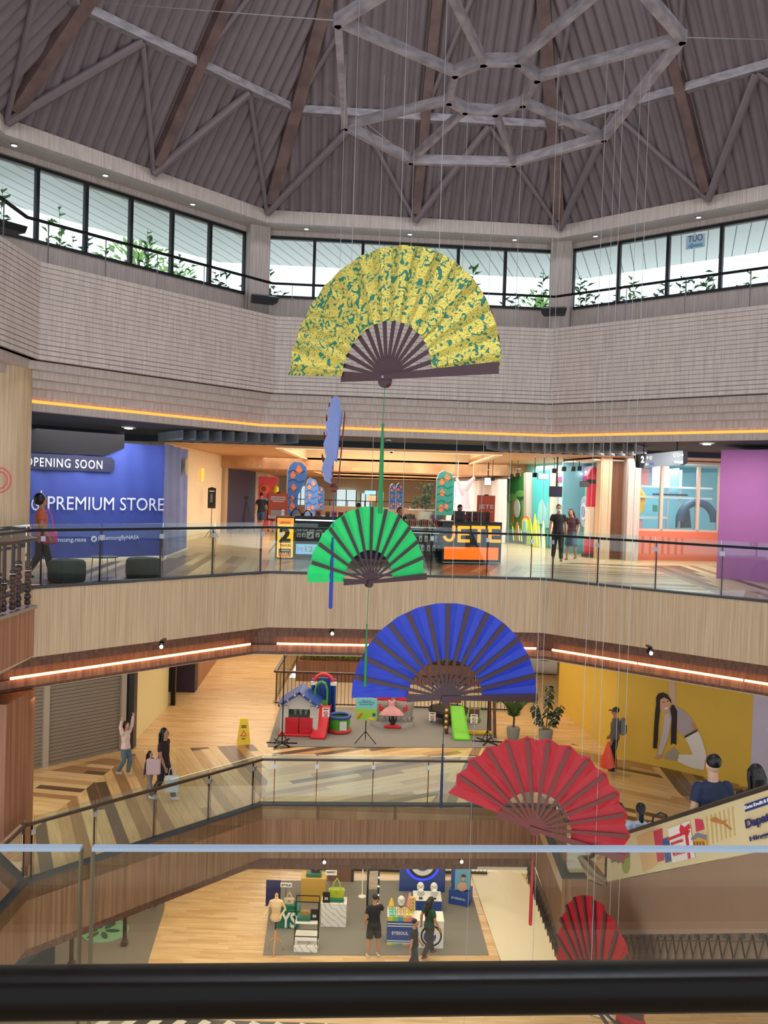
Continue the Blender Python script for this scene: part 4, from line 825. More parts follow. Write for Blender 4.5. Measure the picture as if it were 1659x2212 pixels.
m = MB(); wavy(m, -.05, 3.3, .03, 2.95, -.03, .05, 40); m.build('fabric', mat('lavender fabric', (132, 146, 206), .6, noise=.2, nscale=1.5), t, smooth='full')
m = MB(); a, zz = PL2.uv(393, 1008); m.lathe([(.26, -.01), (.26, 0)], (a, -.13, zz), 24, ax=(0, 1, 0)); m.build('yellow_emblem', mat('emblem', (205, 190, 120), .6), t); m = MB(); m.box((1.6, -.1, .03), (3.4, .03, .05)); m.build('white_hem', WHITE, t)
m = MB(); m.box((-9.3, 21.3, 1.6), (.2, .2, 3.2)); S('trim_60', m, [WOODW])
# stools and side table
VEL = mat('teal grey velvet', (62, 76, 80), .85, noise=.1, nscale=30)
def pouf(p, r, h, label):
    t = T('pouf', label, 'pouf', p, 0, 'velvet poufs by the hoarding'); n = 64; m = MB(); vs = []
    prof = [(.86, 0), (.97, .06), (1, .25), (1, .7), (.97, .88), (.86, .97), (.6, 1.0), (.02, 1.0)]
    for f, z in prof:
        for k in range(n): a = 2*PI*k/n; g = 1-.035*(abs(math.cos(a*12))**8 if .04 < z < .9 else 0); vs.append((r*f*g*math.cos(a), r*f*g*math.sin(a), z*h))
    m.add(vs, [(i*n+k, i*n+(k+1) % n, (i+1)*n+(k+1) % n, (i+1)*n+k) for i in range(7) for k in range(n)]+[tuple(range(7*n, 8*n)), tuple(range(n-1, -1, -1))]); m.build('cushion', VEL, t, smooth='full')
    m = MB(); m.lathe([(r*.84, -.0), (r*.84, .03)], (0, 0, 0), 24); m.build('base', DARK, t)
pouf(onz(133, 1259, 0)+Vector((0, .25, 0)), .345, .42, 'grey green ribbed velvet pouf at the left, nearest the round column'); pouf(onz(301, 1249, 0)+Vector((0, .25, 0)), .345, .40, 'grey green ribbed velvet pouf at the right of the small metal table')
p = onz(220, 1254, 0); t = T('side_table', 'thin grey metal side table between the two velvet poufs', 'table', p); m = MB(); m.lathe([(.26, .44), (.265, .45), (.26, .46)], (0, .1, 0), 28); m.build('top', DGREY, t)
for a in range(4): m = MB(); x, y = .22*math.cos(a*PI/2+.6), .22*math.sin(a*PI/2+.6); m.tube([(x*1.1, .1+y*1.1, 0), (x, .1+y, .44)], .009, 6); m.build('leg', STEEL, t)
q = aty(-3, 1037, 14.22); t = T('ring_ornament', 'pink red double ring ornament on the round column at the left edge', 'ornament', q, .5)
for r in (.19, .13):
    m = MB(); m.tube([(r*math.cos(k*PI/12), 0, r*1.1*math.sin(k*PI/12)) for k in range(25)], .012, 6); m.build('ring', mat('coral red', (214, 84, 76), .5), t)
# ---- kiosk
KP = Pl(onz(597, 1207, 0), onz(1082, 1219, 0))
def kbox(m, x0, y0, x1, y1, pl=KP, dep=.3, yo=0):
    a, zb = pl.uv(x0, (y0+y1)/2); b, _ = pl.uv(x1, (y0+y1)/2); _, z0 = pl.uv((x0+x1)/2, y1); _, z1 = pl.uv((x0+x1)/2, y0); z0 = max(z0, .005); m.box(((a+b)/2, yo+dep/2, (z0+z1)/2), (abs(b-a), dep, z1-z0)); return (a+b)/2, (z0+z1)/2, abs(b-a), z1-z0
def kthing(name, label, cat, group=None, pl=KP): return T(name, label, cat, (*pl.P, 0), pl.rz, group)
AMB = mat('amber lit', (255, 178, 40), emit=1.0, ergb=(255, 180, 30)); ORL = mat('orange lit', (255, 130, 30), emit=1.2, ergb=(255, 96, 20)); AMB2 = mat('amber lit letters', (255, 160, 30), emit=1.3, ergb=(255, 150, 20))
t = kthing('lit_sign_box', 'tall glowing amber sign box reading GARANSI 2 TAHUN at the left end of the kiosk', 'sign'); m = MB(); kbox(m, 595, 1116, 637, 1208, dep=.5); m.build('cabinet', DARK, t)
m = MB(); kbox(m, 599, 1119, 633.5, 1204, dep=.01, yo=-.012); m.build('lit_panel', AMB, t); m = MB(); kbox(m, 599, 1119, 633.5, 1133, dep=.006, yo=-.02); m.build('header_panel', mat('orange lit soft', (255, 150, 60), emit=.9, ergb=(255, 130, 50)), t)
BR = mat('sign brown', (96, 42, 20), .6)
def ktxt(s_, x0, y0, x1, y1, m_, t, bold=0, yo=-.03, pl=KP, name='lettering', depth=.006):
    a, _ = pl.uv(x0, (y0+y1)/2); b, _ = pl.uv(x1, (y0+y1)/2); _, z0 = pl.uv((x0+x1)/2, y1); _, z1 = pl.uv((x0+x1)/2, y0); return text(s_, ((a+b)/2, yo, (z0+z1)/2), b-a, z1-z0, m_, t, name, bold=bold, depth=depth)
ktxt('GARANSI', 604, 1126, 627, 1131.5, BR, t, .02); ktxt('2', 603, 1139, 628, 1172, DARK, t, .06); ktxt('TAHUN', 604, 1175, 628, 1181, BR, t, .03)
m = MB(); kbox(m, 602, 1185, 628, 1202, dep=.006, yo=-.026); m.build('black_plate', DARK, t); ktxt('BARU', 604, 1193, 626, 1201, mat('plate orange', (255, 150, 60), emit=.6), t, .04, yo=-.036); m = MB(); kbox(m, 605, 1187.5, 626, 1190, dep=.005, yo=-.034); m.build('printed_line', WHITE, t)
# display counters
def counter(name, label, x0, x1, ytop, ybot, items):
    t = kthing(name, label, 'counter'); m = MB(); kbox(m, x0, ytop, x1, ytop+6, dep=.62); m.build('worktop', DARK, t)
    m = MB(); kbox(m, x0, ytop+6, x1, ybot-2, dep=.06, yo=.32); m.build('back_panel', mat('peg board', (44, 42, 44), .7), t)
    m = MB(); kbox(m, x0, ybot-8, x1, ybot, dep=.6); m.build('plinth', DARK, t); m = MB(); kbox(m, x0+1, ytop+8, x1-1, ytop+10.5, dep=.04, yo=.0); m.build('light_tube', mat('cool tube', (235, 240, 235), emit=2.0), t)
    for x in (x0, x1-2.5): m = MB(); kbox(m, x, ytop+6, x+2.5, ybot, dep=.6); m.build('side_panel', DARK, t)
    for x in items:
        for yy in x[1]: pass
    return t
t = counter('display_counter', 'black open display counter with lit edge behind the green fan, left of the kiosk', 637, 812, 1116, 1207, ())
m = MB(); kbox(m, 639, 1176, 722, 1203, dep=.02, yo=.02); m.build('lit_panel', mat('sky lit', (150, 205, 235), emit=.5), t); ktxt('FR', 642, 1182, 656, 1192, WHITE, t, 0, yo=.01); ktxt('12', 659, 1180, 676, 1192, WHITE, t, .04, yo=.01)
m = MB(); kbox(m, 722, 1181, 812, 1207, dep=.02, yo=.02); m.build('dark_poster', mat('poster slate', (30, 34, 48), .5), t)
ktxt('OPEN', 803, 1182, 822, 1187, WHITE, t, .02, yo=.0)
t = counter('display_counter', 'black open display counter with hanging accessory cards between the green fan and the lit counter', 812, 956, 1140, 1211, ())
CARD = mat('card white', (226, 220, 214), .6); PEG = mat('card ink', (60, 60, 62), .6)
def card(x, y, w, h):
    a, z = KP.uv(x, y); ww, hh = w*.0126, h*.0126; q = KP.P+KP.d*a; q = q-KP.n*.26; t = T('accessory_card', 'small white hanging package card in the black kiosk display', 'package', (q.x, q.y, z), KP.rz, 'hanging accessory cards in the kiosk')
    m = MB(); m.box((0, 0, 0), (ww, .02, hh)); m.build('card', CARD, t); m = MB(); m.plate([(-ww*.25, -hh*.3), (ww*.1, -hh*.35), (ww*.3, hh*.2), (0, hh*.1)], -.016, -.011); m.build('product', PEG, t); m = MB(); m.box((0, .09, hh*.5+.02), (.008, .16, .008)); m.build('peg', STEEL, t)
for x in (646, 659, 674, 690, 705): card(x, 1144, 9, 6)
for x in (645, 656, 670, 686, 699): card(x, 1157, 9 if x != 670 else 15, 9 if x != 670 else 15)
for x in (911, 923, 935, 946): card(x, 1165, 6.5, 13)
for x in (904, 916, 928, 940, 951): card(x, 1185, 6.5, 13)
# kiosk top goods
def good(name, label, cat, x0, y0, x1, y1, m_, dep, yo, group):
    t = kthing(name, label, cat, group); m = MB(); a, z, w, h = kbox(m, x0, y0, x1, y1, dep=dep, yo=yo); m.build('box', m_, t); n_ = MB(); n_.box((a, yo-.004, z), (w*.6, .006, h*.5)); n_.build('panel', PEG if m_ is not PEG else CARD, t)
cc = [(214, 96, 60), (226, 120, 74), (180, 60, 52), (206, 196, 190), (190, 170, 70), (120, 50, 46)]
for k in range(22):
    x = 862+k*4.3; good('phone_case', 'small upright phone case in the colourful row right of the green fan', 'phone case', x, 1121+(k % 3), x+3.2, 1138, mat('case %d' % (k % 6), cc[k % 6], .5), .02, .05+.03*(k % 3), 'phone cases on the kiosk counter')
for k, (x0, x1, y0) in enumerate(((680, 694, 1101), (703, 713, 1105), (716, 728, 1104), (731, 742, 1106), (746, 758, 1104))): good('product_box', ('orange' if k % 2 == 0 else 'dark')+' product box on the kiosk top, '+('leftmost of the row', 'second from the left', 'in the middle of the row', 'second from the right', 'rightmost of the row')[k], 'box', x0, y0, x1, 1117, mat('case %d' % (0 if k % 2 == 0 else 5), cc[0 if k % 2 == 0 else 5], .5), .12, .1, None)
for k, (x0, x1) in enumerate(((982, 1006), (1009, 1021), (1024, 1034), (1037, 1046), (1049, 1060))):
    t = kthing('speaker_box', 'dark red speaker display box on top of the lit orange counter', 'speaker', 'dark red speakers on the lit counter'); m = MB(); a, z, w, h = kbox(m, x0, 1104+(k > 0)*1.5, x1, 1127, dep=.16, yo=.1); m.build('cabinet', mat('dark red', (110, 34, 38), .5), t)
    for zz in (z-h*.2, z+h*.22): m = MB(); m.lathe([(w*.3, 0), (w*.34, .012), (.01, .02)], (a, .1, zz), 14, ax=(0, -1, 0)); m.build('speaker_cone', DARK, t)
for k, (x, y, r) in enumerate(((640, 1105, 7), (664, 1106, 5))):
    t = kthing('headphones', ('large' if k == 0 else 'small')+' black headphones on the kiosk top above the amber sign', 'headphones'); a, z = KP.uv(x, y+4); m = MB(); R_ = r*.0126*1.3
    m.tube([(a+R_*math.cos(PI*j/10), .2, z+R_*math.sin(PI*j/10)) for j in range(11)], .015, 6); m.build('band', DARK, t)
    for s_ in (-1, 1): m = MB(); m.lathe([(.05, 0), (.06, .02), (.05, .05)], (a+s_*R_, .2, z-.03), 12, ax=(s_, 0, 0)); m.build('ear_cup', DARK, t)
for x, y in ((611, 1104), (857, 1110)):
    t = kthing('dome_camera', 'small white round device on the kiosk top '+('above the amber sign' if x < 700 else 'right of the green fan'), 'device'); a, z = KP.uv(x, y); m = MB(); m.ball((a, .1, z), .045); m.build('dome', WHITE, t, smooth=True); m = MB(); m.lathe([(.05, -.12), (.03, -.03)], (a, .1, z), 12); m.build('base', WHITE, t)
# lit JETE counter
JP = Pl(onz(955, 1218, 0), onz(1083, 1220, 0)); t = kthing('lit_counter', 'black kiosk counter with glowing orange capital letters and orange lower panel', 'counter', pl=JP)
m = MB(); kbox(m, 955, 1130, 1083, 1218, JP, .7); m.build('cabinet', mat('gloss black', (18, 18, 20), .2), t); m = MB(); kbox(m, 953, 1127, 1084, 1131, JP, .76, -.03); m.build('worktop', DARK, t)
m = MB(); kbox(m, 959, 1182, 1076, 1209, JP, .012, -.016); m.build('lit_panel', ORL, t); m = MB(); kbox(m, 956, 1214, 1082, 1216.5, JP, .012, -.02); m.build('kick_strip', STEEL, t)
def glyph(parts, name):
    m = MB()
    for x0, y0, x1, y1 in parts: kbox(m, x0, y0, x1, y1, JP, .02, -.04)
    m.build(name, AMB2, t)
a = MB(); pts = []
for k in range(9):
    an = -PI/2*0+PI*k/8; px, py = 970-12.5*math.cos(PI-an)*-1, 1157+10.5*math.sin(an); pts.append((px, py))
pts = [(979.5, 1146), (979.5, 1156), (977.5, 1163), (973, 1167), (967, 1167), (962, 1164), (958.5, 1158)]
for k in range(len(pts)-1):
    u0, z0 = JP.uv(*pts[k]); u1, z1 = JP.uv(*pts[k+1]); a.bar((u0, -.035, z0), (u1, -.035, z1), .02, .075, (0, 0, 1) if abs(u1-u0) > abs(z1-z0) else (1, 0, 0))
kbox(a, 976.5, 1135, 983, 1147, JP, .02, -.045); a.build('lettering', AMB2, t)
glyph([(988, 1136, 1014, 1142.5), (988, 1142, 994.5, 1171), (990, 1150, 1013, 1156), (990, 1165, 1014, 1171.5)], 'lettering')
glyph([(1018, 1136, 1048, 1142.5), (1031, 1142, 1038, 1172)], 'lettering'); glyph([(1053, 1136, 1080, 1142.5), (1055, 1150, 1080, 1156), (1057, 1165.5, 1081, 1172), (1054, 1142, 1061, 1168)], 'lettering')
# poster stands
def poster(label, Y, x0, y0, x1, y1, m_, txt=None, stand=True, tm=WHITE):
    a, b = aty(x0, (y0+y1)/2, Y), aty(x1, (y0+y1)/2, Y); zt = aty((x0+x1)/2, y0, Y).z; zb = aty((x0+x1)/2, y1, Y).z; t = T('poster_stand', label, 'poster', ((a.x+b.x)/2, Y, 0)); w = b.x-a.x
    m = MB(); m.box((0, 0, (zt+zb)/2), (w, .02, zt-zb)); m.build('poster', m_, t); m = MB(); m.box((0, -.02, zt+.01), (.12, .03, .03)); m.build('clip', BLKM, t)
    m = MB(); m.tube([(0, .03, .0), (0, .03, zt)], .012, 8); m.build('pole', BLKM, t)
    for k in range(3): a_ = k*2.1+.5; m = MB(); m.tube([(0, .03, .35), (.3*math.cos(a_), .03+.3*math.sin(a_), .01)], .01, 6); m.build('leg', BLKM, t)
    return t, w, zt, zb
ORP = mat('poster orange', (214, 92, 58), .6)
t, w, zt, zb = poster('orange poster on a stand behind the left end of the kiosk', 24.9, 580, 1065, 622, 1119, ORP); 
for k_ in range(3): m = MB(); m.box((0, -.014, zt-.12-.06*k_), (w*(.75, .8, .6)[k_], .006, .025)); m.build('printed_line', WHITE, t)
m = MB(); m.rbox((0, -.02, zb+.16), (w*.75, .02, .14), .03); m.build('product_picture', mat('pic grey', (190, 170, 170), .6), t); m = MB(); m.box((0, -.016, zb+.03), (w, .01, .10)); m.build('lower_band', mat('band peach', (226, 190, 168), .6), t)
t, w, zt, zb = poster('orange red poster with large white capitals on a stand behind the lit counter', 24.7, 1030, 1070, 1069, 1126, ORP); text('JETE', (0, -.02, (zt+zb)/2+.03), w*.85, .15, WHITE, t, bold=.01)
m = MB(); m.box((0, -.016, (zt+zb)/2-.1), (w*.8, .008, .012)); m.build('underline', WHITE, t)
t, w, zt, zb = poster('black poster on a tripod stand before the cream wall in the left hall', 31.5, 449, 1054, 466, 1098, DARK); m = MB(); m.rbox((0, -.02, (zt+zb)/2), (w*.45, .02, .32), .03, .5); m.build('phone_picture', mat('phone grey', (90, 92, 98), .4), t); m = MB(); m.box((0, -.014, zt-.12), (w*.6, .006, .035)); m.build('printed_line', WHITE, t)
# feather flags
def flag(label, Y, x0, y0, x1, ybot, base, group, side=1, mirror=False):
    a = aty(x0, y0, Y); b = aty(x1, y0, Y); zt = aty((x0+x1)/2, y0, Y).z; zb = aty((x0+x1)/2, ybot, Y).z; w = b.x-a.x; t = T('feather_flag', label, 'flag', (a.x, Y, 0), 0, group); h = zt-zb
    P = [(0, zb), (0, zt-h*.22), (w*.12, zt-h*.09), (w*.38, zt), (w*.72, zt-h*.01), (w*.98, zt-h*.09), (w, zt-h*.3), (w*.82, zt-h*.46), (w*.6, zt-h*.62), (w*.56, zb)]
    if not mirror: P = P
    else: P = [(0, zb), (0, zt-h*.22), (w*.12, zt-h*.07), (w*.45, zt), (w*.8, zt-h*.05), (w, zt-h*.2), (w, zb), (w*.05, zb)]
    m = MB(); m.plate(P, -.015, .015); m.build('sail', base, t); m = MB(); m.tube([(0, 0, 0), (0, 0, zt-h*.2), (w*.12, 0, zt-h*.06), (w*.4, 0, zt+.02)], .02, 6); m.build('pole', STEEL, t); m = MB(); m.lathe([(.25, 0), (.25, .04), (.05, .06)], (0, 0, 0), 16); m.build('base', DARK, t)
    og = mat('paisley orange', (232, 130, 84), .6); dot = mat('paisley cream', (245, 225, 200), .6)
    for fx_, fz, s_ in ((.6, .84, .13), (.3, .74, .11), (.35, .5, .11), (.3, .14, .12), (.6, .2, .09) if mirror else (.3, .3, .08)):
        cx, cz = w*fx_, zb+h*fz; r = w*s_*1.3; m = MB(); m.plate([(cx+r*math.cos(q)*(1 if q < 4 else .8), cz+r*1.25*math.sin(q)+(r*.5 if 1.2 < q < 2.0 else 0)) for q in [k*PI/8 for k in range(16)]], -.024, -.016); pp = m.build('paisley', og, t)
        for k in range(4): m = MB(); m.box((cx-r*.45+k*r*.3, -.027, cz+.1*r*(k % 2)), (r*.13, .004, r*.13)); m.build('dot', dot, pp)
    for k in range(5):
        zc = zb+h*(.12+.17*k); ww = w*(.5 if (k < 3 and not mirror) else .9); m = MB(); m.tube([(w*.04, -.018, zc), (ww*.35, -.018, zc+.08), (ww*.7, -.018, zc-.03), (ww, -.018, zc+.05)], .015, 5); m.build('wave_line', mat('wave '+base.name, tuple(int(x*.6) for x in FC[base.name]), .6), t)
FC = {'flag blue': (70, 120, 196), 'flag teal': (50, 160, 150)}; FB = mat('flag blue', FC['flag blue'], .6); FT = mat('flag teal', FC['flag teal'], .6)
flag('tall blue feather flag with orange paisleys, leftmost and largest of the blue flags', 27.5, 622, 998, 663, 1112, FB, 'paisley feather flags')
flag('middle sized blue feather flag with orange paisleys behind the kiosk', 34, 661, 1033, 688, 1112, FB, 'paisley feather flags', mirror=True)
flag('small distant blue feather flag with orange paisleys left of the folded fan', 43, 685, 1051, 701, 1100, FB, 'paisley feather flags', mirror=True)
flag('teal green feather flag with orange paisleys and fringed edge, right of the kiosk plant', 28.5, 944, 1018, 982, 1113, FT, 'paisley feather flags', mirror=True)
flag('distant blue feather flag just right of the green tassel, the left of a pair', 39, 842, 1046, 858, 1100, FB, 'paisley feather flags', mirror=True)
flag('distant blue feather flag, the right of the pair beyond the green tassel', 38, 856, 1044, 873, 1100, FB, 'paisley feather flags', mirror=True)
flag('small distant teal feather flag directly behind the green tassel', 44, 817, 1055, 829, 1098, FT, 'paisley feather flags', mirror=True)
# potted plant
q = aty(903, 1105, 33); t = T('potted_plant', 'potted plant with round dark leaves in a grey pot far behind the kiosk', 'plant', (q.x+.35, 34.5, .0)); m = MB(); m.lathe([(.22, 0), (.32, .8), (.30, 1.15), (.26, 1.15)], (0, 0, 0), 18); m.build('pot', mat('stone pot', (130, 132, 130), .7), t, smooth=True)
m = MB()
for k in range(46):
    c = Vector((random.gauss(0, .28), random.gauss(0, .2), 1.3+random.random()*.95)); m.ball(c, (.085, .03, .085), 7, 5, Matrix.Rotation(random.random()*3, 3, 'Z'))
for k in range(5): m.tube([(0, 0, 1.1), (random.uniform(-.3, .3), 0, 2.1)], .012, 5)
m.build('foliage', mat('dark leaf', (34, 58, 40), .5), t)
# far counters, displays, windows
CT = Pl((0, 29), (3, 29))
t = T('glass_display_case', 'long grey glass display case behind the kiosk sellers', 'display case', (2.2, 32.0, 0)); m = MB(); m.box((0, 0, .45), (2.6, .7, .9)); m.build('cabinet', DGREY, t); m = MB(); m.box((0, 0, 1.08), (2.6, .7, .34)); m.build('glass_top', GLASS, t); m = MB(); m.box((0, 0, 1.26), (2.64, .74, .03)); m.build('rim', STEEL, t)
t = T('display_table', 'far counter with bright screens and black railing seen through the hall behind the kiosk', 'counter', (-1.4, 44, 0)); m = MB(); m.box((0, 0, .55), (7, .6, 1.1)); m.build('cabinet', mat('far counter', (120, 96, 76), .6), t)
for k in range(8): m = MB(); m.box((-3.2+k*.9, -.1, 1.2), (.04, .04, .4)); m.build('post', BLKM, t)
m = MB(); m.box((0, -.1, 1.4), (7, .04, .04)); m.build('rail', BLKM, t)
for i, (x0, x1, y0, y1) in enumerate(((727, 770, 1058, 1108), (640, 660, 1050, 1108), (780, 800, 1066, 1100))):
    pl = Pl((0, 61.3), (5, 61.3)); a, _ = pl.uv(x0, y0); b, _ = pl.uv(x1, y0); z0 = pl.uv((x0+x1)/2, y1)[1]; z1 = pl.uv((x0+x1)/2, y0)[1]; wn = bpy.data.objects.new('window_%d' % (20+i), None); COL.objects.link(wn); wn['kind'] = 'structure'; wn.location = ((a+b)/2, 61.3, (z0+z1)/2)
    m = MB(); m.box((0, 0, 0), (b-a, .02, z1-z0)); m.build('pane', mat('daylight pane', (200, 225, 230), emit=.75), wn); m = MB()
    for k in range(3): m.box((-(b-a)/2+(b-a)*k/2, -.04, 0), (.06, .06, z1-z0))
    m.build('window_frame', DGREY, wn)
pl = Pl((0, 50), (5, 50)); t, w, h = pthing('screen', 'small bright blue menu screen above the far counter beside the green tassel', 'screen', pl, 788, 1060, 812, 1068); m = MB(); m.box((0, 0, h/2), (w, .06, h)); m.build('display', mat('menu lit', (120, 190, 240), emit=1.0), t); m = MB(); m.box((0, .05, h/2), (w*1.03, .05, h*1.1)); m.build('housing', DARK, t)
t, w, h = pthing('notice_board', 'small cream board on the far wall left of the green tassel', 'board', pl, 794, 1070, 812, 1084); m = MB(); m.box((0, 0, h/2), (w, .04, h)); m.build('panel', CREAM, t); m = MB(); m.box((0, .05, (h-t.location.z)/2), (.05, .05, h+t.location.z)); m.build('post', STEEL, t)
# white pleated curtain wall at right of the hall
CP = Pl((3.3, 46), (4.75, 33.5)); t = T('pleated_curtain', 'long white pleated curtain hoarding with pale pink patches along the right of the hall', 'curtain', (*CP.P, 0), CP.rz); L = (CP.Q-CP.P).length
m = MB(); wavy(m, 0, L, .02, 2.55, 0, .06, 160, 3); m.build('curtain', mat('curtain white', (226, 222, 230), .8, noise=.1, nscale=.6), t, smooth='full'); m = MB(); m.box((L/2, .12, 2.6), (L, .06, .06)); m.build('track', STEEL, t)
q = aty(1005, 1050, 33.0); t = T('pink_drape', 'pink fabric drape hanging from the ceiling beside the teal flag', 'drape', q); m = MB(); m.tube([(-.3, 0, .2), (-.3, 0, 3.2-q.z)], .01, 5); m.tube([(.3, 0, .2), (.3, 0, 3.2-q.z)], .01, 5); m.build('cord', WHITE, t); m = MB(); m.tube([(-.35, 0, .3), (-.1, 0, -.25), (.35, 0, .35)], 1, 10, ell=[(.05, .05), (.28, .12), (.05, .05)]); m.tube([(0, 0, -.2), (.03, 0, -.9)], [.12, .2], 10); m.build('fabric', mat('pink drape', (226, 176, 190), .7), t, smooth=True)
# ---- children's play hall front at the right: panels standing in the wall line
GP = Pl((5.25, 35.3), (6.95, 26.9)); GL = (GP.Q-GP.P).length
m = MB(); m.box((GL/2, .5, 1.6), (GL, .05, 3.2)); o = S('wall_play_hall', m, [mat('aqua wall', (150, 222, 214), .7)]); o.location = (*GP.P, 0); o.rotation_euler = (0, 0, GP.rz)
def gpoly(name, pts, col, y, parent, pl=GP, th=.04, **k):
    m = MB(); m.plate([(lambda q: (q[0], min(3.15, max(.005, q[1]))) if pl is GP else q)(pl.uv(x, yy)) for x, yy in pts], y, y+th); return m.build(name, mat('%s %d %d %d' % ((name,)+tuple(col)), col, .6, **k), parent)
def gthing(name, label, cat, group=None, pl=GP): return T(name, label, cat, (*pl.P, 0), pl.rz, group)
t = gthing('mural_panel', 'green landscape panel of the play hall front, leftmost behind the orange poster', 'wall panel'); gpoly('panel', [(1034, 1035), (1080, 1027), (1080, 1165), (1034, 1158)], (86, 178, 100), .3, t); gpoly('dark_green_top', [(1034, 1034), (1080, 1026), (1080, 1052), (1034, 1054)], (46, 140, 70), .25, t)
t = gthing('mural_panel', 'green landscape panel with round trees on the play hall front right of the orange poster', 'wall panel'); gpoly('panel', [(1085, 1026), (1124, 1020), (1124, 1176), (1085, 1168)], (150, 200, 120), .3, t); gpoly('dark_green_top', [(1085, 1025), (1124, 1018), (1124, 1075), (1085, 1085)], (58, 156, 80), .25, t)
for cx, cy, r in ((1095, 1074, 11), (1113, 1066, 10)): gpoly('tree_crown', [(cx+r*math.cos(k*PI/8), cy+r*.75*math.sin(k*PI/8)) for k in range(16)], (130, 200, 110), .2, t)
gpoly('tree_trunk', [(1096, 1080), (1099, 1080), (1099, 1130), (1096, 1130)], (200, 160, 80), .21, t); gpoly('white_pod', [(1107+6*math.cos(k*PI/8), 1098+20*math.sin(k*PI/8)) for k in range(16)], (236, 240, 244), .18, t)
t = gthing('mural_panel', 'teal sky panel on the play hall front, middle of the three', 'wall panel'); gpoly('panel', [(1134, 1020), (1182, 1011), (1182, 1186), (1134, 1178)], (70, 190, 195), .3, t); gpoly('peak', [(1146, 1130), (1152, 1085), (1158, 1078), (1166, 1100), (1172, 1135)], (140, 205, 210), .24, t)
for x in (1032, 1082, 1129, 1186): t = gthing('front_pillar', 'slim pale taupe pillar between the play hall panels', 'pillar', 'slim pillars of the play hall front'); gpoly('pillar', [(x-3, 1033-(x-1030)*.12), (x+3, 1032-(x-1030)*.12), (x+3, 1166+(x-1030)*.14), (x-3, 1165+(x-1030)*.14)], (206, 196, 184), .1, t, th=.35)
t = gthing('play_hall_arch', 'aqua entrance opening of the play hall with pale blue peaks beside the red rocket pillar', 'entrance'); gpoly('backdrop', [(1190, 1024), (1268, 1010), (1268, 1200), (1190, 1190)], (172, 228, 222), .3, t); gpoly('purple_beam', [(1190, 1030), (1268, 1027), (1268, 1038), (1190, 1040)], (186, 70, 140), .22, t)
gpoly('lilac_ceiling', [(1190, 1018), (1268, 1005), (1268, 1027), (1190, 1030)], (196, 168, 210), .23, t); gpoly('peak', [(1165, 1140), (1172, 1085), (1180, 1075), (1188, 1090), (1196, 1140)], (120, 190, 200), .18, t)
for r, c in ((1.0, (206, 200, 230)), (.8, (150, 205, 225)), (.55, (226, 222, 240)), (.35, (140, 170, 210))): gpoly('round_gate', [(1253+11*r*math.cos(k*PI/10), 1105+34*r*math.sin(k*PI/10)) for k in range(20)], c, .16-.02*(1-r)*5, t, th=.02)
for k in range(7): a, z = GP.uv(1200+k*10, 1016+(k % 2)*4); m = MB(); m.ball((a, .1, z-.05), .035); m.build('lamp', LAMPW, t)
t = gthing('rainbow_cutout', 'rainbow shaped wooden cutout with yellow outline standing before the teal panel', 'cutout')
for r, c in ((9, (222, 96, 80)), (7, (240, 180, 70)), (5, (240, 225, 90)), (3.4, (110, 190, 210))): gpoly('rainbow_band', [(1138+r*math.cos(PI-k*PI/10), 1130-r*1.7*math.sin(k*PI/10)) for k in range(11)]+[(1138+r, 1150), (1138-r, 1150)], c, -.05-.02*(9-r)/2, t, th=.02)
hills = [(1112, 1130, 5, 38, (90, 170, 80)), (1124, 1128, 6, 40, (206, 150, 70)), (1131, 1140, 4, 30, (100, 140, 110)), (1152, 1120, 7, 56, (150, 190, 60)), (1163, 1110, 5, 70, (196, 200, 60)), (1170, 1125, 5, 60, (170, 190, 60)), (1080, 1128, 6, 36, (80, 160, 80)), (1092, 1135, 5, 34, (170, 120, 80)), (1181, 1125, 4, 66, (236, 226, 216))]
for x, y, w, h, c in hills:
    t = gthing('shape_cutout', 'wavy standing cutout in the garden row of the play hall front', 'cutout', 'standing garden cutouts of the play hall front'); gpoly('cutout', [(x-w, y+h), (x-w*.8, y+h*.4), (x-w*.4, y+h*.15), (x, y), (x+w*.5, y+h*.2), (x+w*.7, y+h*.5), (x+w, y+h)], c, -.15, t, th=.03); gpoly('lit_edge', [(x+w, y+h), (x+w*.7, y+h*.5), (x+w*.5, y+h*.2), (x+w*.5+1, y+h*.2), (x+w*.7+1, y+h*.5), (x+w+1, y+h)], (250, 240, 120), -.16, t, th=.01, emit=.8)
RK = Pl((6.5, 27.4), (7.1, 27.0)); q = onz(1277, 1203, 0); t = T('rocket_pillar', 'red and cream rocket shaped pillar with pointed red tip beside the play hall entrance', 'pillar', q)
def zof(px, py, Y): return aty(px, py, Y).z
z = lambda y: zof(1277, y, q.y)
m = MB(); m.lathe([(.22, z(1095)), (.22, z(1050))], (0, 0, 0), 20); m.build('red_body', mat('rocket red', (206, 40, 66), .5), t, smooth=True); m = MB(); m.lathe([(.24, .12), (.24, z(1150)), (.22, z(1095))], (0, 0, 0), 20); m.build('cream_body', mat('rocket cream', (236, 214, 190), .6), t, smooth=True)
m = MB(); m.lathe([(.25, z(1160)), (.25, z(1200))], (0, 0, 0), 20); m.build('red_base', mat('rocket red', (206, 40, 66)), t, smooth=True); m = MB(); m.lathe([(.26, z(1044)), (.26, z(1036))], (0, 0, 0), 20); m.build('dark_band', DARK, t); m = MB(); m.lathe([(.22, z(1050)), (.22, z(1030)), (.12, z(1015)), (.02, z(1008))], (0, 0, 0), 20); m.build('tip', mat('rocket red', (206, 40, 66)), t, smooth=True); m = MB(); m.lathe([(.32, 0), (.32, .12)], (0, 0, 0), 20); m.build('plinth', DGREY, t)
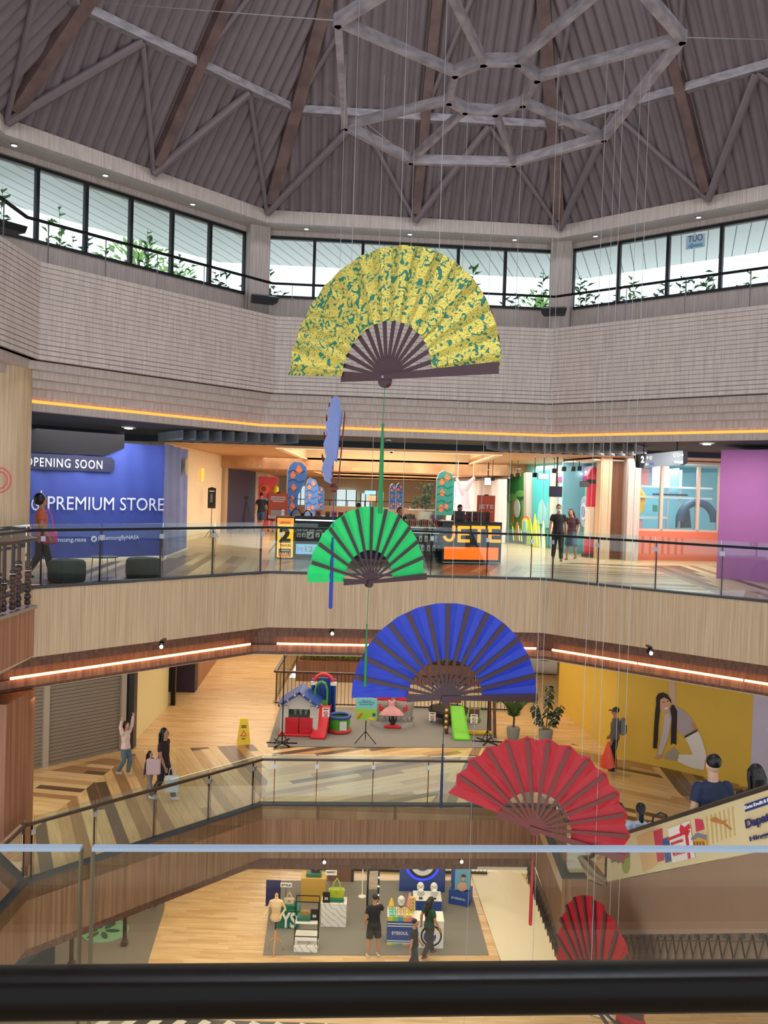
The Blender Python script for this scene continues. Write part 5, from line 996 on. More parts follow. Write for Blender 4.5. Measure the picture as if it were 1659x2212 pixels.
def hung(name, label, cat, px, py, Y, w, h, m_, rz=0, pole=True):
    q = aty(px, py, Y); t = T(name, label, cat, q, rz); m = MB(); m.rbox((0, 0, 0), (w, .08, h), .01); m.build('housing', BLKM, t); m = MB(); m.box((0, -.045, 0), (w*.94, .006, h*.9)); m.build('display', m_, t)
    if not pole: m = MB(); m.box((0, .3, 0), (.04, .6, .04)); m.build('wall_bracket', BLKM, t)
    if pole: m = MB(); m.box((w*.1, .03, (3.15-q.z+h/2)/2), (.04, .04, 3.15-q.z-h/2)); m.build('ceiling_pole', BLKM, t)
hung('television', 'black television hanging on a pole in the play hall entrance', 'television', 1200, 1062, 26.6, .42, .33, mat('screen dark', (40, 52, 62), .15), .2); hung('television', 'bright blue white screen hanging at the top of the play hall entrance', 'television', 1173, 1029, 27.5, .36, .2, mat('screen lit', (190, 225, 255), emit=1.2), .1); hung('loudspeaker', 'black box loudspeaker high beside the rocket pillar', 'speaker', 1263, 1046, 26.8, .3, .17, DGREY, -.2, False)
hung('television', 'bright screen above the green panel left of the orange poster top', 'television', 1053, 1040, 33, .26, .3, mat('screen lit', (190, 225, 255)), .1)
for k, (px, py) in enumerate(((1155, 1026), (1197, 1017), (1218, 1013), (1238, 1013), (1251, 1012), (1105, 1028), (1118, 1026), (1064, 1034))):
    q = aty(px, py, 28 if px > 1140 else 31); t = T('track_spotlight', 'small black box spotlight under the ceiling edge of the play hall front', 'spotlight', q, 0, 'spotlights over the play hall front'); m = MB(); m.rbox((0, 0, 0), (.13, .16, .15), .01); m.build('housing', BLKM, t); m = MB(); m.box((0, 0, (3.2-q.z)/2), (.02, .02, 3.2-q.z)); m.build('stem', BLKM, t)
# wood columns
for i, (x0, x1, Y, m_) in enumerate(((1292, 1316, 26.6, WOODW), (1316, 1352, 26.9, WOODB), (1352, 1378, 26.3, WOODG))):
    a, b = aty(x0, 1200, Y), aty(x1, 1200, Y); m = MB(); m.box(((a.x+b.x)/2, Y+.3, 1.6), (b.x-a.x, .6, 3.2)); S('trim_%d' % (70+i), m, [m_])
# play hall with window at the right
OP_ = Pl(onz(1378, 1210, 0), onz(1560, 1213, 0)); L = (OP_.Q-OP_.P).length; ORW = mat('salmon wall', (206, 108, 82), .7, noise=.06, nscale=3)
m = MB(); m.box((L/2, .1, .46), (L+.6, .2, .92)); o = S('wall_right', m, [ORW]); o.location = (*OP_.P, 0); o.rotation_euler = (0, 0, OP_.rz)
wn = bpy.data.objects.new('window_30', None); COL.objects.link(wn); wn['kind'] = 'structure'; wn.location = (*OP_.P, 0); wn.rotation_euler = (0, 0, OP_.rz)
m = MB(); 
for px in (1381, 1431, 1510, 1556): a, _ = OP_.uv(px, 1100); m.box((a, .1, 1.95), (.09, .1, 2.1))
for py in (1146, 998): m.box((L/2, .1, OP_.uv(1460, py)[1]), (L, .1, .07))
m.build('window_frame', mat('frame taupe', (190, 170, 156), .6), wn); m = MB(); m.box((L/2, .12, 1.95), (L, .012, 2.0)); m.build('pane', GLASS, wn)
m = MB(); m.box((L/2, 2.6, 1.6), (L+3, .1, 3.2)); o = S('wall_play_hall', m, [mat('play blue', (130, 200, 222), .7)]); o.location = (*OP_.P, 0); o.rotation_euler = (0, 0, OP_.rz)
m = MB(); m.box((L/2, 1.4, 3.1), (L+3, 2.4, .05)); o = S('ceiling', m, [WHITE]); o.location = (*OP_.P, 0); o.rotation_euler = (0, 0, OP_.rz)
area('play_hall_lights', (OP_.P.x+1.4, OP_.P.y+1.2, 3.0), 1.2, 60, (.9, .97, 1), sy=1)
t = gthing('play_structure', 'indoor soft play frame with pink panels, yellow slide and blue tunnel behind the right window', 'play structure', pl=OP_)
def opoly(name, pts, col, y, th=.05): return gpoly(name, pts, col, y, t, pl=OP_, th=th)
opoly('pink_panel', [(1384, 1012), (1426, 1012), (1426, 1048), (1384, 1046)], (226, 150, 156), .7); opoly('pink_panel', [(1436, 1006), (1474, 1006), (1474, 1050), (1436, 1048)], (236, 190, 206), .8)
a0, z0 = OP_.uv(1384, 1052); 
for y in (1052, 1075): 
    m = MB(); m.box((L*.5, .75, OP_.uv(1460, y)[1]), (L, .1, .06)); m.build('frame_tube', WHITE, t)
for px in (1396, 1470, 1497, 1538): a, _ = OP_.uv(px, 1100); m = MB(); m.tube([(a, .8, .1), (a, .8, 2.9)], .04, 8); m.build('frame_tube', mat('tube grey', (196, 204, 210), .5), t)
pts = [OP_.uv(x, y) for x, y in ((1378, 1075), (1395, 1062), (1410, 1060), (1419, 1075), (1414, 1100), (1400, 1115), (1382, 1122))]; m = MB(); m.tube([(x, 1.0, z) for x, z in pts], .17, 12); m.build('yellow_slide', mat('slide yellow', (236, 190, 50), .4), t, smooth=True)
m = MB(); c, zc = OP_.uv(1524, 1128); m.tube([(c+.62*math.cos(PI*k/12), .5, zc+.62*math.sin(PI*k/12)) for k in range(13)], .13, 10); m.build('blue_arch', mat('arch blue', (52, 84, 116), .5), t, smooth=True); opoly('blue_panel', [(1476, 1012), (1500, 1010), (1500, 1062), (1476, 1062)], (116, 186, 206), .9); opoly('black_mat', [(1432, 1066), (1508, 1068), (1508, 1072), (1432, 1070)], (36, 38, 44), .6); opoly('teal_roller', [(1444, 1092), (1458, 1092), (1458, 1107), (1444, 1107)], (90, 200, 190), .7, .3); opoly('dark_tunnel', [(1504, 1120), (1512, 1100), (1524, 1094), (1534, 1104), (1538, 1144), (1504, 1144)], (52, 50, 60), 1.2); opoly('white_step', [(1395, 1118), (1462, 1118), (1462, 1122), (1395, 1122)], (230, 232, 236), .6, .3); opoly('pink_step', [(1400, 1124), (1412, 1124), (1412, 1144), (1400, 1144)], (236, 190, 206), .7, .3)
# purple wall block
m = MB(); P_ = onz(1547, 1249, 0); Q_ = onz(1700, 1262, 0); pl = Pl(P_, Q_); L = (pl.Q-pl.P).length; m.box((L/2, 1.2, 1.59), (L, 2.4, 3.18)); o = S('wall_purple', m, [mat('purple wall', (190, 118, 186), .7, noise=.08, nscale=1.5)]); o.location = (*pl.P, 0); o.rotation_euler = (0, 0, pl.rz)
# hanging direction sign
pl = Pl((aty(1378, 1000, 19.6).x, 19.6), (aty(1480, 990, 20.4).x, 20.4)); t = gthing('direction_sign', 'hanging grey direction sign with number 2 and white pictograms and arrows at the right', 'sign', pl=pl)
gpoly('panel', [(1388, 982), (1474, 973), (1474, 1003), (1384, 1011)], (138, 146, 156), -.04, t, pl=pl, th=.08, emit=.12); gpoly('number_plate', [(1373, 984), (1392, 980), (1386, 1011), (1378, 1010)], (20, 22, 24), -.06, t, pl=pl, th=.12); gpoly('end_cap', [(1473, 972), (1481, 975), (1481, 1000), (1473, 1005)], (20, 22, 24), -.06, t, pl=pl, th=.12)
def stxt(s_, x0, y0, x1, y1, m_=WHITE, b=.02, yo=-.075):
    a, _ = pl.uv(x0, (y0+y1)/2); bb, _ = pl.uv(x1, (y0+y1)/2); z0 = pl.uv((x0+x1)/2, y1)[1]; z1 = pl.uv((x0+x1)/2, y0)[1]; text(s_, ((a+bb)/2, yo, (z0+z1)/2), bb-a, z1-z0, m_, t, bold=b)
LW = mat('sign white', (240, 242, 244), emit=.5); stxt('2', 1379, 985, 1386, 1000, LW, .05); stxt('CINEMA', 1451, 996, 1466, 1001, LW)
def arrow(px, py, dx, dy, s_=3.2):
    a = MB(); u0, z0 = pl.uv(px-dx*s_, py-dy*s_); u1, z1 = pl.uv(px+dx*s_, py+dy*s_); a.bar((u0, -.05, z0), (u1, -.05, z1), .01, .014, (0, 0, 1) if dx else (1, 0, 0)); d = Vector((u1-u0, z1-z0)).normalized(); n_ = Vector((-d.y, d.x))
    for s2 in (-1, 1): a.bar((u1, -.05, z1), (u1-d.x*.035+n_.x*.03*s2, -.05, z1-d.y*.035+n_.y*.03*s2), .01, .014, (0, 1, 0))
    a.build('arrow', LW, t)
arrow(1395, 989, 0, -1); arrow(1394, 1003, -1, 0); arrow(1469, 983, 1, 0); arrow(1468, 998, 1, 0)
for px in (1402, 1453, 1461): a, z = pl.uv(px, 989-(px-1402)*.1); m = MB(); m.lathe([(.042, 0), (.042, .01)], (a, -.045, z), 18, ax=(0, -1, 0)); d_ = m.build('pictogram', LW, t); m = MB(); m.box((a, -.06, z), (.02, .006, .045)); m.build('figure', DGREY, d_)
a, z = pl.uv(1405, 1002); m = MB(); m.box((a, -.045, z), (.1, .01, .06)); m.build('logo_patch', mat('patch blue', (90, 110, 190), .5), t)
for px in (1391, 1463): a, z = pl.uv(px, 975); m = MB(); m.box((a, 0, (z+3.3)/2), (.02, .02, 3.3-z+.1)); m.build('hanger', BLKM, t)
# ceiling fins, spots and cameras over the atrium edge
FIN = mat('fin grey', (122, 130, 134), .6)
def fins(x0, x1, y, n, lab, sk):
    t = T('ceiling_baffles', lab, 'ceiling baffles', (0, 0, 0))
    for k in range(n): x = x0+(x1-x0)*k/(n-1); m = MB(); m.box((x, y, 3.16), (.05, 1.7, .24), rz=sk); m.build('fin', FIN, t)
fins(2.9, 6.6, 22.2, 14, 'row of grey slanted ceiling fins above the hall at the right', -.45); fins(-5.6, -2.7, 22.2, 10, 'row of grey slanted ceiling fins above the hall at the left', .6)
for px, py, lab in ((1163, 963, 'square downlight in the dark ceiling above the couple'), (1311, 965, 'square downlight in the dark ceiling left of the direction sign'), (1527, 957, 'square downlight in the dark ceiling above the purple wall'), (278, 923, 'square downlight in the dark ceiling above the blue hoarding')):
    q = onz(px, py, 3.29); t = T('ceiling_spotlight', lab, 'ceiling light', q); m = MB(); m.rbox((0, 0, 0), (.28, .28, .04), .005); m.build('housing', WHITE, t); m = MB(); m.lathe([(.09, 0), (.09, .012)], (0, 0, -.04), 16); m.build('lens', LAMPW, t)
for px, py in ((839, 952), (845, 973)):
    q = onz(px, py, 3.25); q.y = min(q.y, 26.3); t = T('dome_camera', 'white dome security camera under the hall ceiling, '+('nearer' if py < 960 else 'farther')+' of two beside the green tassel cord', 'camera', (q.x, q.y, 3.28 if py < 960 else 3.17)); m = MB(); m.lathe([(.07, 0), (.07, -.04)], (0, 0, 0), 16); m.build('base', WHITE, t); m = MB(); m.ball((0, 0, -.04), .05); m.build('dome', DARK, t, smooth=True)
for px, py in ((575, 985), (545, 1003), (596, 1017), (1155, 985), (1075, 1019), (1055, 1014), (1035, 1021), (1120, 1012), (480, 998), (560, 1006)):
    q = onz(px, py, 3.18 if py < 1005 else 2.75); downlight((q.x, q.y, q.z), 'tiny round downlight in the wooden hall ceiling', 'downlights in the wooden hall ceiling', .06)
# left hall shop front details
pl = Pl((-6.5, 43.5), (-3.9, 43.5)); t, w, h = pthing('carnival_gate', 'bright red and turquoise patterned gate at the far left of the hall', 'gate', pl, 556, 1030, 600, 1135)
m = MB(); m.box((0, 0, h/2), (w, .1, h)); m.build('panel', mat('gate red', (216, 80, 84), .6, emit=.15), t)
for k, (fx_, fz, r, c) in enumerate(((-.2, .45, .3, (110, 200, 220)), (-.2, .75, .25, (240, 150, 100)), (.2, .6, .22, (250, 220, 90)), (-.22, .15, .22, (230, 230, 235)), (.2, .25, .2, (240, 110, 70)))):
    m = MB(); m.lathe([(r, 0), (r*.9, .02)], (w*fx_, -.05, h*fz), 20, ax=(0, -1, 0)); m.build('medallion', mat('med %d' % k, c, .6), t); m = MB(); m.lathe([(r*.5, 0), (r*.4, .02)], (w*fx_, -.075, h*fz), 16, ax=(0, -1, 0)); m.build('medallion_centre', mat('med %d' % ((k+2) % 5), (200, 60, 80), .6), t)
q = aty(595, 1057, 40); t = T('balloon', 'yellow balloon floating above the orange poster at left', 'balloon', q); m = MB(); m.ball((0, 0, 0), (.16, .16, .19), 14, 10); m.build('balloon_skin', mat('balloon yellow', (240, 214, 60), .3), t, smooth=True); m = MB(); m.tube([(0, 0, -.19), (0, 0, -q.z)], .006, 5); m.build('string', WHITE, t)
q = onz(461, 1150, 0); t = T('wall_lamp', 'orange lit pill shaped lamp on the cream wall in the left hall', 'lamp', (-6.66, 31.2, 2.3)); m = MB(); m.rbox((0, 0, 0), (.1, .12, .5), .04); m.build('shade', mat('lamp amber', (255, 150, 60), emit=1.5), t)
t = T('camera_tripod', 'tripod with camera before the navy shop front in the left hall', 'tripod', (-5.8, 36, 0)); m = MB(); m.rbox((0, 0, 1.45), (.16, .2, .14), .02); m.build('camera', DARK, t)
for k in range(3): m = MB(); a = k*2.1; m.tube([(0, 0, 1.35), (.4*math.cos(a), .4*math.sin(a), 0)], .018, 6); m.build('leg', DARK, t)
t = T('sign_box', 'small white pictogram sign on the wall beyond the navy shop', 'sign', (-6.79, 46, 2.4), PI/2); m = MB(); m.box((0, 0, 0), (.5, .06, .45)); m.build('panel', WHITE, t); m = MB(); m.box((0, -.04, 0), (.15, .02, .3)); m.build('figure', DARK, t)
# ================================================================ LOWER BALCONY LEVEL
PLA = lambda n, c, **k: mat('plastic '+n, c, .35, noise=.05, nscale=8, **k)
RED, BLU, GRE, LIME, WHP, YEL, GRY, BRN = PLA('red', (206, 36, 52)), PLA('blue', (36, 70, 150)), PLA('green', (70, 150, 40)), PLA('lime', (120, 205, 50)), PLA('white', (214, 214, 210)), PLA('yellow', (226, 186, 60)), PLA('grey', (150, 146, 140)), PLA('brown', (96, 60, 40))
def at1(px, py): return onz(px, py, Z1)
c = [at1(578, 1614), at1(1078, 1616), at1(1058, 1529), at1(604, 1529)]
t = T('grey_carpet', 'large flat grey carpet under the play equipment on the lower balcony', 'carpet', (0, 0, Z1)); m = MB(); m.prism([(p.x, p.y) for p in c], .006, .02); m.build('pile', mat('carpet grey', (128, 126, 124), .95, noise=.12, nscale=60), t)
CZ = Z1+.02
# play house
q = at1(645, 1590); t = T('playhouse', 'toy playhouse with blue gable roof, white brick walls and red half doors', 'playhouse', (q.x, q.y, CZ)); w, h, d = 1.02, .86, .8
m = MB(); m.box((-w*.40, .02, h/2), (w*.2, .06, h)); m.box((w*.40, .02, h/2), (w*.2, .06, h)); m.box((0, .02, h*.94), (w, .06, h*.12)); m.box((-w/2, d/2, h/2), (.06, d, h)); m.box((w/2, d/2, h/2), (.06, d, h)); m.plate([(-w/2, h), (w/2, h), (0, h+.36)], -.01, .05); m.box((0, d, h/2), (w, .06, h*.9)); m.build('wall', WHP, t)
for sx in (-1, 1):
    m = MB()
    for k in range(7):
        m.box((sx*w*.40, -.014, .08+k*.12), (w*.19, .012, .1))
    m.build('brick_face', WHP, t)
    a = math.atan2(.40, w/2+.08); m = MB(); m.box((sx*(w/4+.03), d/2-.05, h+.21), (.72, d+.3, .07), ry=sx*a); m.build('roof_panel', BLU, t)
    for k in range(3): m = MB(); m.ball((sx*(.12+k*.2), -.18, h+.33-k*.145), .035); m.build('roof_knob', YEL, t)
    m = MB(); m.rbox((sx*.2, -.03, .27), (.38, .05, .5), .03); dr = m.build('door', RED, t)
    for k in range(3): m = MB(); m.box((sx*.2, -.06, .12+k*.14), (.26, .012, .05)); m.build('rib', RED, dr)
for k in range(3): m = MB(); m.box((-.16+.16*k, .45, .66), (.07, .04, .34)); m.build('window_bar', WHP, t)
m = MB(); m.box((0, .5, .52), (.7, .05, .06)); m.box((0, .5, .82), (.7, .05, .12)); m.build('green_shutter', GRE, t); m = MB(); m.rbox((0, .35, .03), (w+.12, d+.2, .07), .03); m.build('base', RED, t)
# tower with slide and ball pit
q = at1(700, 1588); t = T('slide_tower', 'blue and green toy tower with red arch top, red slide and small round pit', 'slide', (q.x, q.y+.2, CZ))
m = MB()
for k in range(10): a = PI*k/9; m.box((-.1+.34*math.cos(a), .62+.22*math.sin(a), .72), (.12, .05, 1.4), rz=a+PI/2)
m.build('tower_wall', BLU, t, smooth=False)
m = MB(); pts = [(-.1+.26*math.cos(PI*k/10), .42, 1.38+.24*math.sin(PI*k/10)) for k in range(11)]; m.tube(pts, .05, 8); m.build('arch', RED, t, smooth=True); m = MB(); m.box((-.38, .42, 1.34), (.18, .1, .1)); m.box((.2, .42, 1.34), (.18, .1, .1)); m.build('white_collar', WHP, t)
m = MB(); o_ = [(-.33, .2), (-.33, 1.2), (-.27, 1.36), (-.15, 1.42), (-.03, 1.36), (.03, 1.2), (.03, .2)]; 
for a, b in zip(o_, o_[1:]): m.bar((a[0], .3, a[1]), (b[0], .3, b[1]), .05, .1, (0, 1, 0))
m.box((-.15, .3, .62), (.36, .05, .5)); m.build('climbing_panel', GRE, t)
m = MB(); m.lathe([(.06, -.0), (.06, .01)], (-.15, .27, .72), 12, ax=(0, -1, 0)); m.build('peephole', WHP, t)
def slide(t, p0, p1, w, m_, lip=.07, n=10):
    m = MB(); vs = []; p0 = Vector(p0); p1 = Vector(p1)
    for k in range(n+1):
        f = k/n; z = p0.z+(p1.z-p0.z)*(f*1.25 if f < .7 else .875+.125*(1-(1-(f-.7)/.3)**2)); y = p0.y+(p1.y-p0.y)*f; x = p0.x+(p1.x-p0.x)*f; ww = w*(1+.18*f)
        for dx, dz in ((-.5, lip), (-.42, 0), (.42, 0), (.5, lip), (.5, -.04), (-.5, -.04)): vs.append((x+dx*ww, y, z+dz))
    m.add(vs, [(6*k+j, 6*k+(j+1) % 6, 6*k+6+(j+1) % 6, 6*k+6+j) for k in range(n) for j in range(6)]+[tuple(range(6)), tuple(range(6*n+5, 6*n-1, -1))]); return m.build('slide_chute', m_, t)
slide(t, (-.02, .22, .74), (-.14, -.72, .05), .36, RED)
for x, y, px in ((.42, .15, 0),):
    m = MB(); m.lathe([(.30, 0), (.31, .42), (.28, .42), (.27, .05)], (x, y, 0), 20); m.build('pit_wall', GRE, t); m = MB(); m.tube([(x+.30*math.cos(k*PI/8), y+.30*math.sin(k*PI/8), .46) for k in range(17)], .05, 8); m.build('pit_rim', BLU, t, smooth=True); m = MB(); m.tube([(x+.31*math.cos(k*PI/8), y+.31*math.sin(k*PI/8), .05) for k in range(17)], .05, 8); m.build('pit_base', RED, t, smooth=True); m = MB(); m.box((x+.12, y-.29, .24), (.2, .03, .26)); m.build('white_plate', WHP, t)
def notice(label, px, py, Y, w=.2, h=.26):
    q = aty(px, py, Y); t = T('notice_card', label, 'notice', q); m = MB(); m.box((0, 0, 0), (w, .01, h)); m.build('sheet', WHITE, t); m = MB(); m.tube([(w*.26*math.cos(k*PI/8), -.012, -.02+w*.26*math.sin(k*PI/8)) for k in range(17)], .009, 5); m.tube([(-w*.18, -.012, w*.16-.02), (w*.18, -.012, -w*.2-.02)], .009, 5); m.build('prohibition_ring', RED, t); m = MB(); m.box((0, -.008, h*.36), (w*.7, .004, .03)); m.box((0, -.008, -h*.40), (w*.6, .004, .02)); m.build('printed_line', PEG, t)
notice('white no entry notice card standing on the red slide', 704, 1539, 23.9); notice('white no entry notice card leaning under the black trampoline', 934, 1548, 25.6); notice('white no entry notice card tied on the swing seat', 1024, 1553, 24.3)
# easel poster
q = at1(789, 1606); Y = q.y; t = T('poster_stand', 'green and blue printed poster on a black tripod music stand before the toy castle', 'poster', (q.x, Y, CZ)); z0 = aty(789, 1556, Y).z-CZ; z1 = aty(789, 1508, Y).z-CZ; w = aty(812, 1530, Y).x-aty(766, 1530, Y).x
m = MB(); m.box((0, 0, (z0+z1)/2), (w, .02, z1-z0)); m.build('poster', mat('poster sky', (120, 200, 210), .5), t); m = MB(); m.box((0, -.013, z0+(z1-z0)*.27), (w, .006, (z1-z0)*.52)); m.build('lawn_print', mat('poster lawn', (150, 200, 70), .5), t)
for k, s_ in enumerate(('Scan di sini', 'untuk melihat panduan', 'bermain anak')): text(s_, (0, -.016, z1-.07-k*.05), w*(.4, .8, .6)[k], .03, PEG, t)
m = MB(); m.tube([(-.24, -.02, z0+.06), (-.12, -.02, z0+.2)], .03, 6); m.build('orange_slide_print', mat('poster orange', (214, 92, 58)), t); m = MB(); m.ball((.22, -.02, z0+.17), (.05, .006, .05)); m.build('figure_print', BLU, t); m = MB(); m.ball((.14, -.02, z0+.05), (.09, .006, .035)); m.build('logo_print', YEL, t)
m = MB(); m.tube([(0, .02, .15), (0, .02, z1-.1)], .014, 8); m.build('pole', BLKM, t)
for k in range(3): a = k*2.09-.5; m = MB(); m.tube([(0, .02, .32), (.34*math.cos(a), .02+.3*math.sin(a), .01)], .012, 6); m.build('leg', BLKM, t)
# castle
q = at1(848, 1574); t = T('toy_castle', 'grey toy castle with two round turrets, red tops and red gate', 'toy castle', (q.x, q.y+.3, CZ)); h = .98
for sx in (-1, 1):
    m = MB(); m.lathe([(.34, 0), (.32, .12), (.28, .16), (.27, .5), (.32, .66), (.30, .80), (.26, .84)], (sx*.33, 0, 0), 20); tw = m.build('turret', GRY, t, smooth=True)
    for k in range(5): a = -PI/2+(k-2)*.55; m = MB(); m.rbox((sx*.33+.31*math.cos(a), .31*math.sin(a), .28), (.1, .04, .09), .02, rz=a+PI/2); m.build('stone', GRY, tw)
    m = MB(); m.lathe([(.29, .80), (.31, .84), (.31, .94), (.27, .94)], (sx*.33, 0, 0), 12); m.build('red_battlement', RED, t); m = MB(); m.rbox((sx*.36, -.28, .62), (.14, .06, .2), .03); m.build('red_window', RED, t)
m = MB(); m.box((0, .02, .5), (.5, .3, .8)); m.build('gatehouse', GRY, t); m = MB(); m.box((0, -.15, .28), (.32, .06, .5)); m.build('dark_doorway', DARK, t); m = MB(); m.rbox((0, -.30, .04), (.5, .16, .08), .02); m.build('red_gate', RED, t)
q = aty(846, 1530, q.y-.25); t = T('pink_dress', 'pink frilled toddler dress displayed on the front of the toy castle', 'dress', q); m = MB(); n = 40; vs = []
for r, z in ((.07, .22), (.09, .12), (.08, .06), (.24, -.05), (.33, -.16), (.35, -.2)):
    for k in range(n): a = 2*PI*k/n; rr = r*(1+.06*math.sin(a*10)*(z < 0)); vs.append((rr*math.cos(a), rr*.3*math.sin(a), z))
m.add(vs, [(i*n+k, i*n+(k+1) % n, (i+1)*n+(k+1) % n, (i+1)*n+k) for i in range(5) for k in range(n)]); m.build('skirt', mat('dress pink', (226, 160, 160), .7), t, smooth=True)
m = MB(); m.tube([(-.1, 0, .24), (0, -.02, .14), (.1, 0, .24)], .03, 6); m.build('strap', mat('dress pink', (226, 160, 160)), t)
# trampoline
q = at1(970, 1560); q.y = 26.3; q = aty(968, 1545, 26.3); t = T('trampoline', 'round black toy trampoline standing behind the green slide', 'trampoline', (q.x, q.y, CZ)); m = MB(); m.lathe([(.02, .40), (.52, .40), (.60, .44), (.62, .38), (.56, .24)], (0, 0, 0), 28); m.build('mat_and_pad', DARK, t, smooth=True)
for k in range(6): a = k*PI/3+.2; m = MB(); m.tube([(.52*math.cos(a), .52*math.sin(a), 0), (.54*math.cos(a), .54*math.sin(a), .36)], .02, 6); m.build('leg', BLKM, t)
for k in range(4): a = k*PI/2+.4; m = MB(); m.tube([(.58*math.cos(a), .58*math.sin(a), .4), (.56*math.cos(a), .56*math.sin(a), 1.35)], .018, 6); m.build('net_pole', BLKM, t)
m = MB(); m.tube([(.57*math.cos(k*PI/8), .57*math.sin(k*PI/8), 1.35) for k in range(17)], .018, 6); m.build('top_ring', BLKM, t)
# green slide with swing
q = at1(985, 1588); t = T('swing_and_slide', 'toy swing set with lime green slide, brown posts and yellow base bars', 'swing set', (q.x, q.y, CZ))
slide(t, (-.0, .1, .82), (.12, -.62, .05), .40, LIME)
for x in (-.28,):
    m = MB(); m.box((x, .1, .5), (.1, .2, 1.0)); m.build('brown_post', BRN, t)
    for k in range(4): m = MB(); m.ball((x-.02, -.02, .2+k*.17), .05); m.build('yellow_grip', YEL, t)
m = MB(); m.box((-.12, .16, .95), (.5, .16, .08)); m.build('platform', BRN, t)
for x in (1.0, 1.12): m = MB(); m.tube([(x, .1 if x < 1.1 else -.2, 0), (x-.05, .0, 1.3)], .045, 8); m.build('brown_leg', BRN, t)
m = MB(); m.tube([(-.25, .1, 1.25), (1.05, .0, 1.3)], .05, 8); m.build('top_beam', BRN, t); m = MB(); m.rbox((.66, .05, .06), (.8, .12, .12), .03); m.build('base_bar', YEL, t)
m = MB(); m.ball((.52, .0, .44), (.20, .16, .12), 14, 8); m.build('swing_seat', GRE, t, smooth=True); m = MB(); m.rbox((.52, .08, .62), (.30, .08, .30), .06); m.build('seat_back', BRN, t, smooth=True)
for s_ in (-1, 1): m = MB(); m.tube([(.52+s_*.18, 0, .5), (.52+s_*.12, 0, 1.28)], .012, 6); m.build('rope', LIME, t)
m = MB(); m.ball((.52, -.14, .42), (.07, .03, .05)); m.build('yellow_buckle', YEL, t, smooth=True)
def cross_stand(label, px, py, top, Y=None):
    q = at1(px, py); t = T('pole_stand', label, 'stand', (q.x, q.y, Z1)); m = MB(); m.tube([(0, 0, 0), (0, 0, top)], .016, 8); m.build('pole', BLKM, t)
    for a in (.0, 1.2, 2.2): m = MB(); m.box((0, 0, .03), (.85, .04, .03), rz=a); m.build('foot', BLKM, t)
    for k in range(2): m = MB(); m.tube([(.0, 0, .35), (.2 if k else -.2, -.1, .03)], .012, 6); m.build('brace', BLKM, t)
cross_stand('black pole stand with splayed feet at the left corner of the grey carpet', 609, 1607, 2.6); cross_stand('black pole stand with splayed feet at the right corner of the grey carpet', 1052, 1604, 1.9)
# wet floor sign
q = at1(526, 1604); t = T('wet_floor_sign', 'yellow folding wet floor sign with red warning triangle on the wooden floor', 'sign', q, .15)
for s_ in (-1, 1):
    m = MB(); m.add([(-.18, s_*.17-.01, 0), (.18, s_*.17-.01, 0), (.11, s_*.03-.01, .64), (-.11, s_*.03-.01, .64), (-.18, s_*.17+.01, 0), (.18, s_*.17+.01, 0), (.11, s_*.03+.01, .64), (-.11, s_*.03+.01, .64)], [(0, 1, 2, 3), (7, 6, 5, 4), (0, 4, 5, 1), (1, 5, 6, 2), (2, 6, 7, 3), (3, 7, 4, 0)]); m.build('board', mat('sign yellow', (238, 206, 40), .4), t)
f = lambda z: -.185+z*.22; m = MB(); tr = [(-.09, .22), (.09, .22), (0, .38)]
m.add([(x, f(z)-.006, z) for x, z in tr]+[(x, f(z)-.001, z) for x, z in tr], [(0, 1, 2), (5, 4, 3), (0, 3, 4, 1), (1, 4, 5, 2), (2, 5, 3, 0)]); w_ = m.build('warning_triangle', RED, t); tr = [(-.055, .24), (.055, .24), (0, .34)]; m = MB(); m.add([(x, f(z)-.009, z) for x, z in tr], [(0, 1, 2)]); m.build('triangle_field', mat('sign yellow', (238, 206, 40)), w_)

for z_, w_2 in ((.49, .15), (.45, .13), (.15, .1)): m = MB(); m.box((0, f(z_)-.006, z_), (w_2, .006, .022)); m.build('printed_line', PEG, t)
m = MB(); m.rbox((0, 0, .65), (.2, .06, .05), .01); m.build('hinge_top', mat('sign yellow', (238, 206, 40)), t)
# plants near the swing set
q = at1(1108, 1596); t = T('potted_palm', 'feathery green palm in a pot right of the swing set', 'plant', q); m = MB(); m.lathe([(.16, 0), (.2, .3), (.19, .34), (.16, .34)], (0, 0, 0), 18); m.build('pot', mat('stone pot', (130, 132, 130)), t, smooth=True); m = MB(); m.tube([(0, 0, .3), (.02, 0, .62)], .03, 8); m.build('stem', BRN, t); m = MB()
for k in range(13):
    a = k*2.4; R_ = random.uniform(.45, .75); H_ = random.uniform(.5, .95); pts = [Vector((R_*f_*math.cos(a), R_*f_*math.sin(a), .6+H_*math.sin(f_*2.0))) for f_ in (0, .2, .4, .6, .8, 1)]; m.tube(pts, [.012, .01, .008, .006, .005, .003], 5)
    for j in range(1, 22):
        f_ = j/22; i_ = min(4, int(f_*5)); p_ = pts[i_].lerp(pts[i_+1], f_*5-i_); d_ = (pts[i_+1]-pts[i_]).normalized(); s_ = d_.cross(Vector((0, 0, 1))).normalized()
        for sg in (-1, 1): leaf(m, p_, s_*sg+d_*.6+Vector((0, 0, -.25)), .24*(1.1-f_*.6), .022)
m.build('fronds', [mat('palm green', (88, 116, 60), .5)], t)
q = at1(1178, 1606); t = T('rubber_plant', 'tall rubber plant with round glossy dark leaves behind the red fan', 'plant', q); m = MB(); m.lathe([(.17, 0), (.21, .36), (.2, .4), (.16, .4)], (0, 0, 0), 18); m.build('pot', mat('stone pot', (130, 132, 130)), t, smooth=True); m = MB()
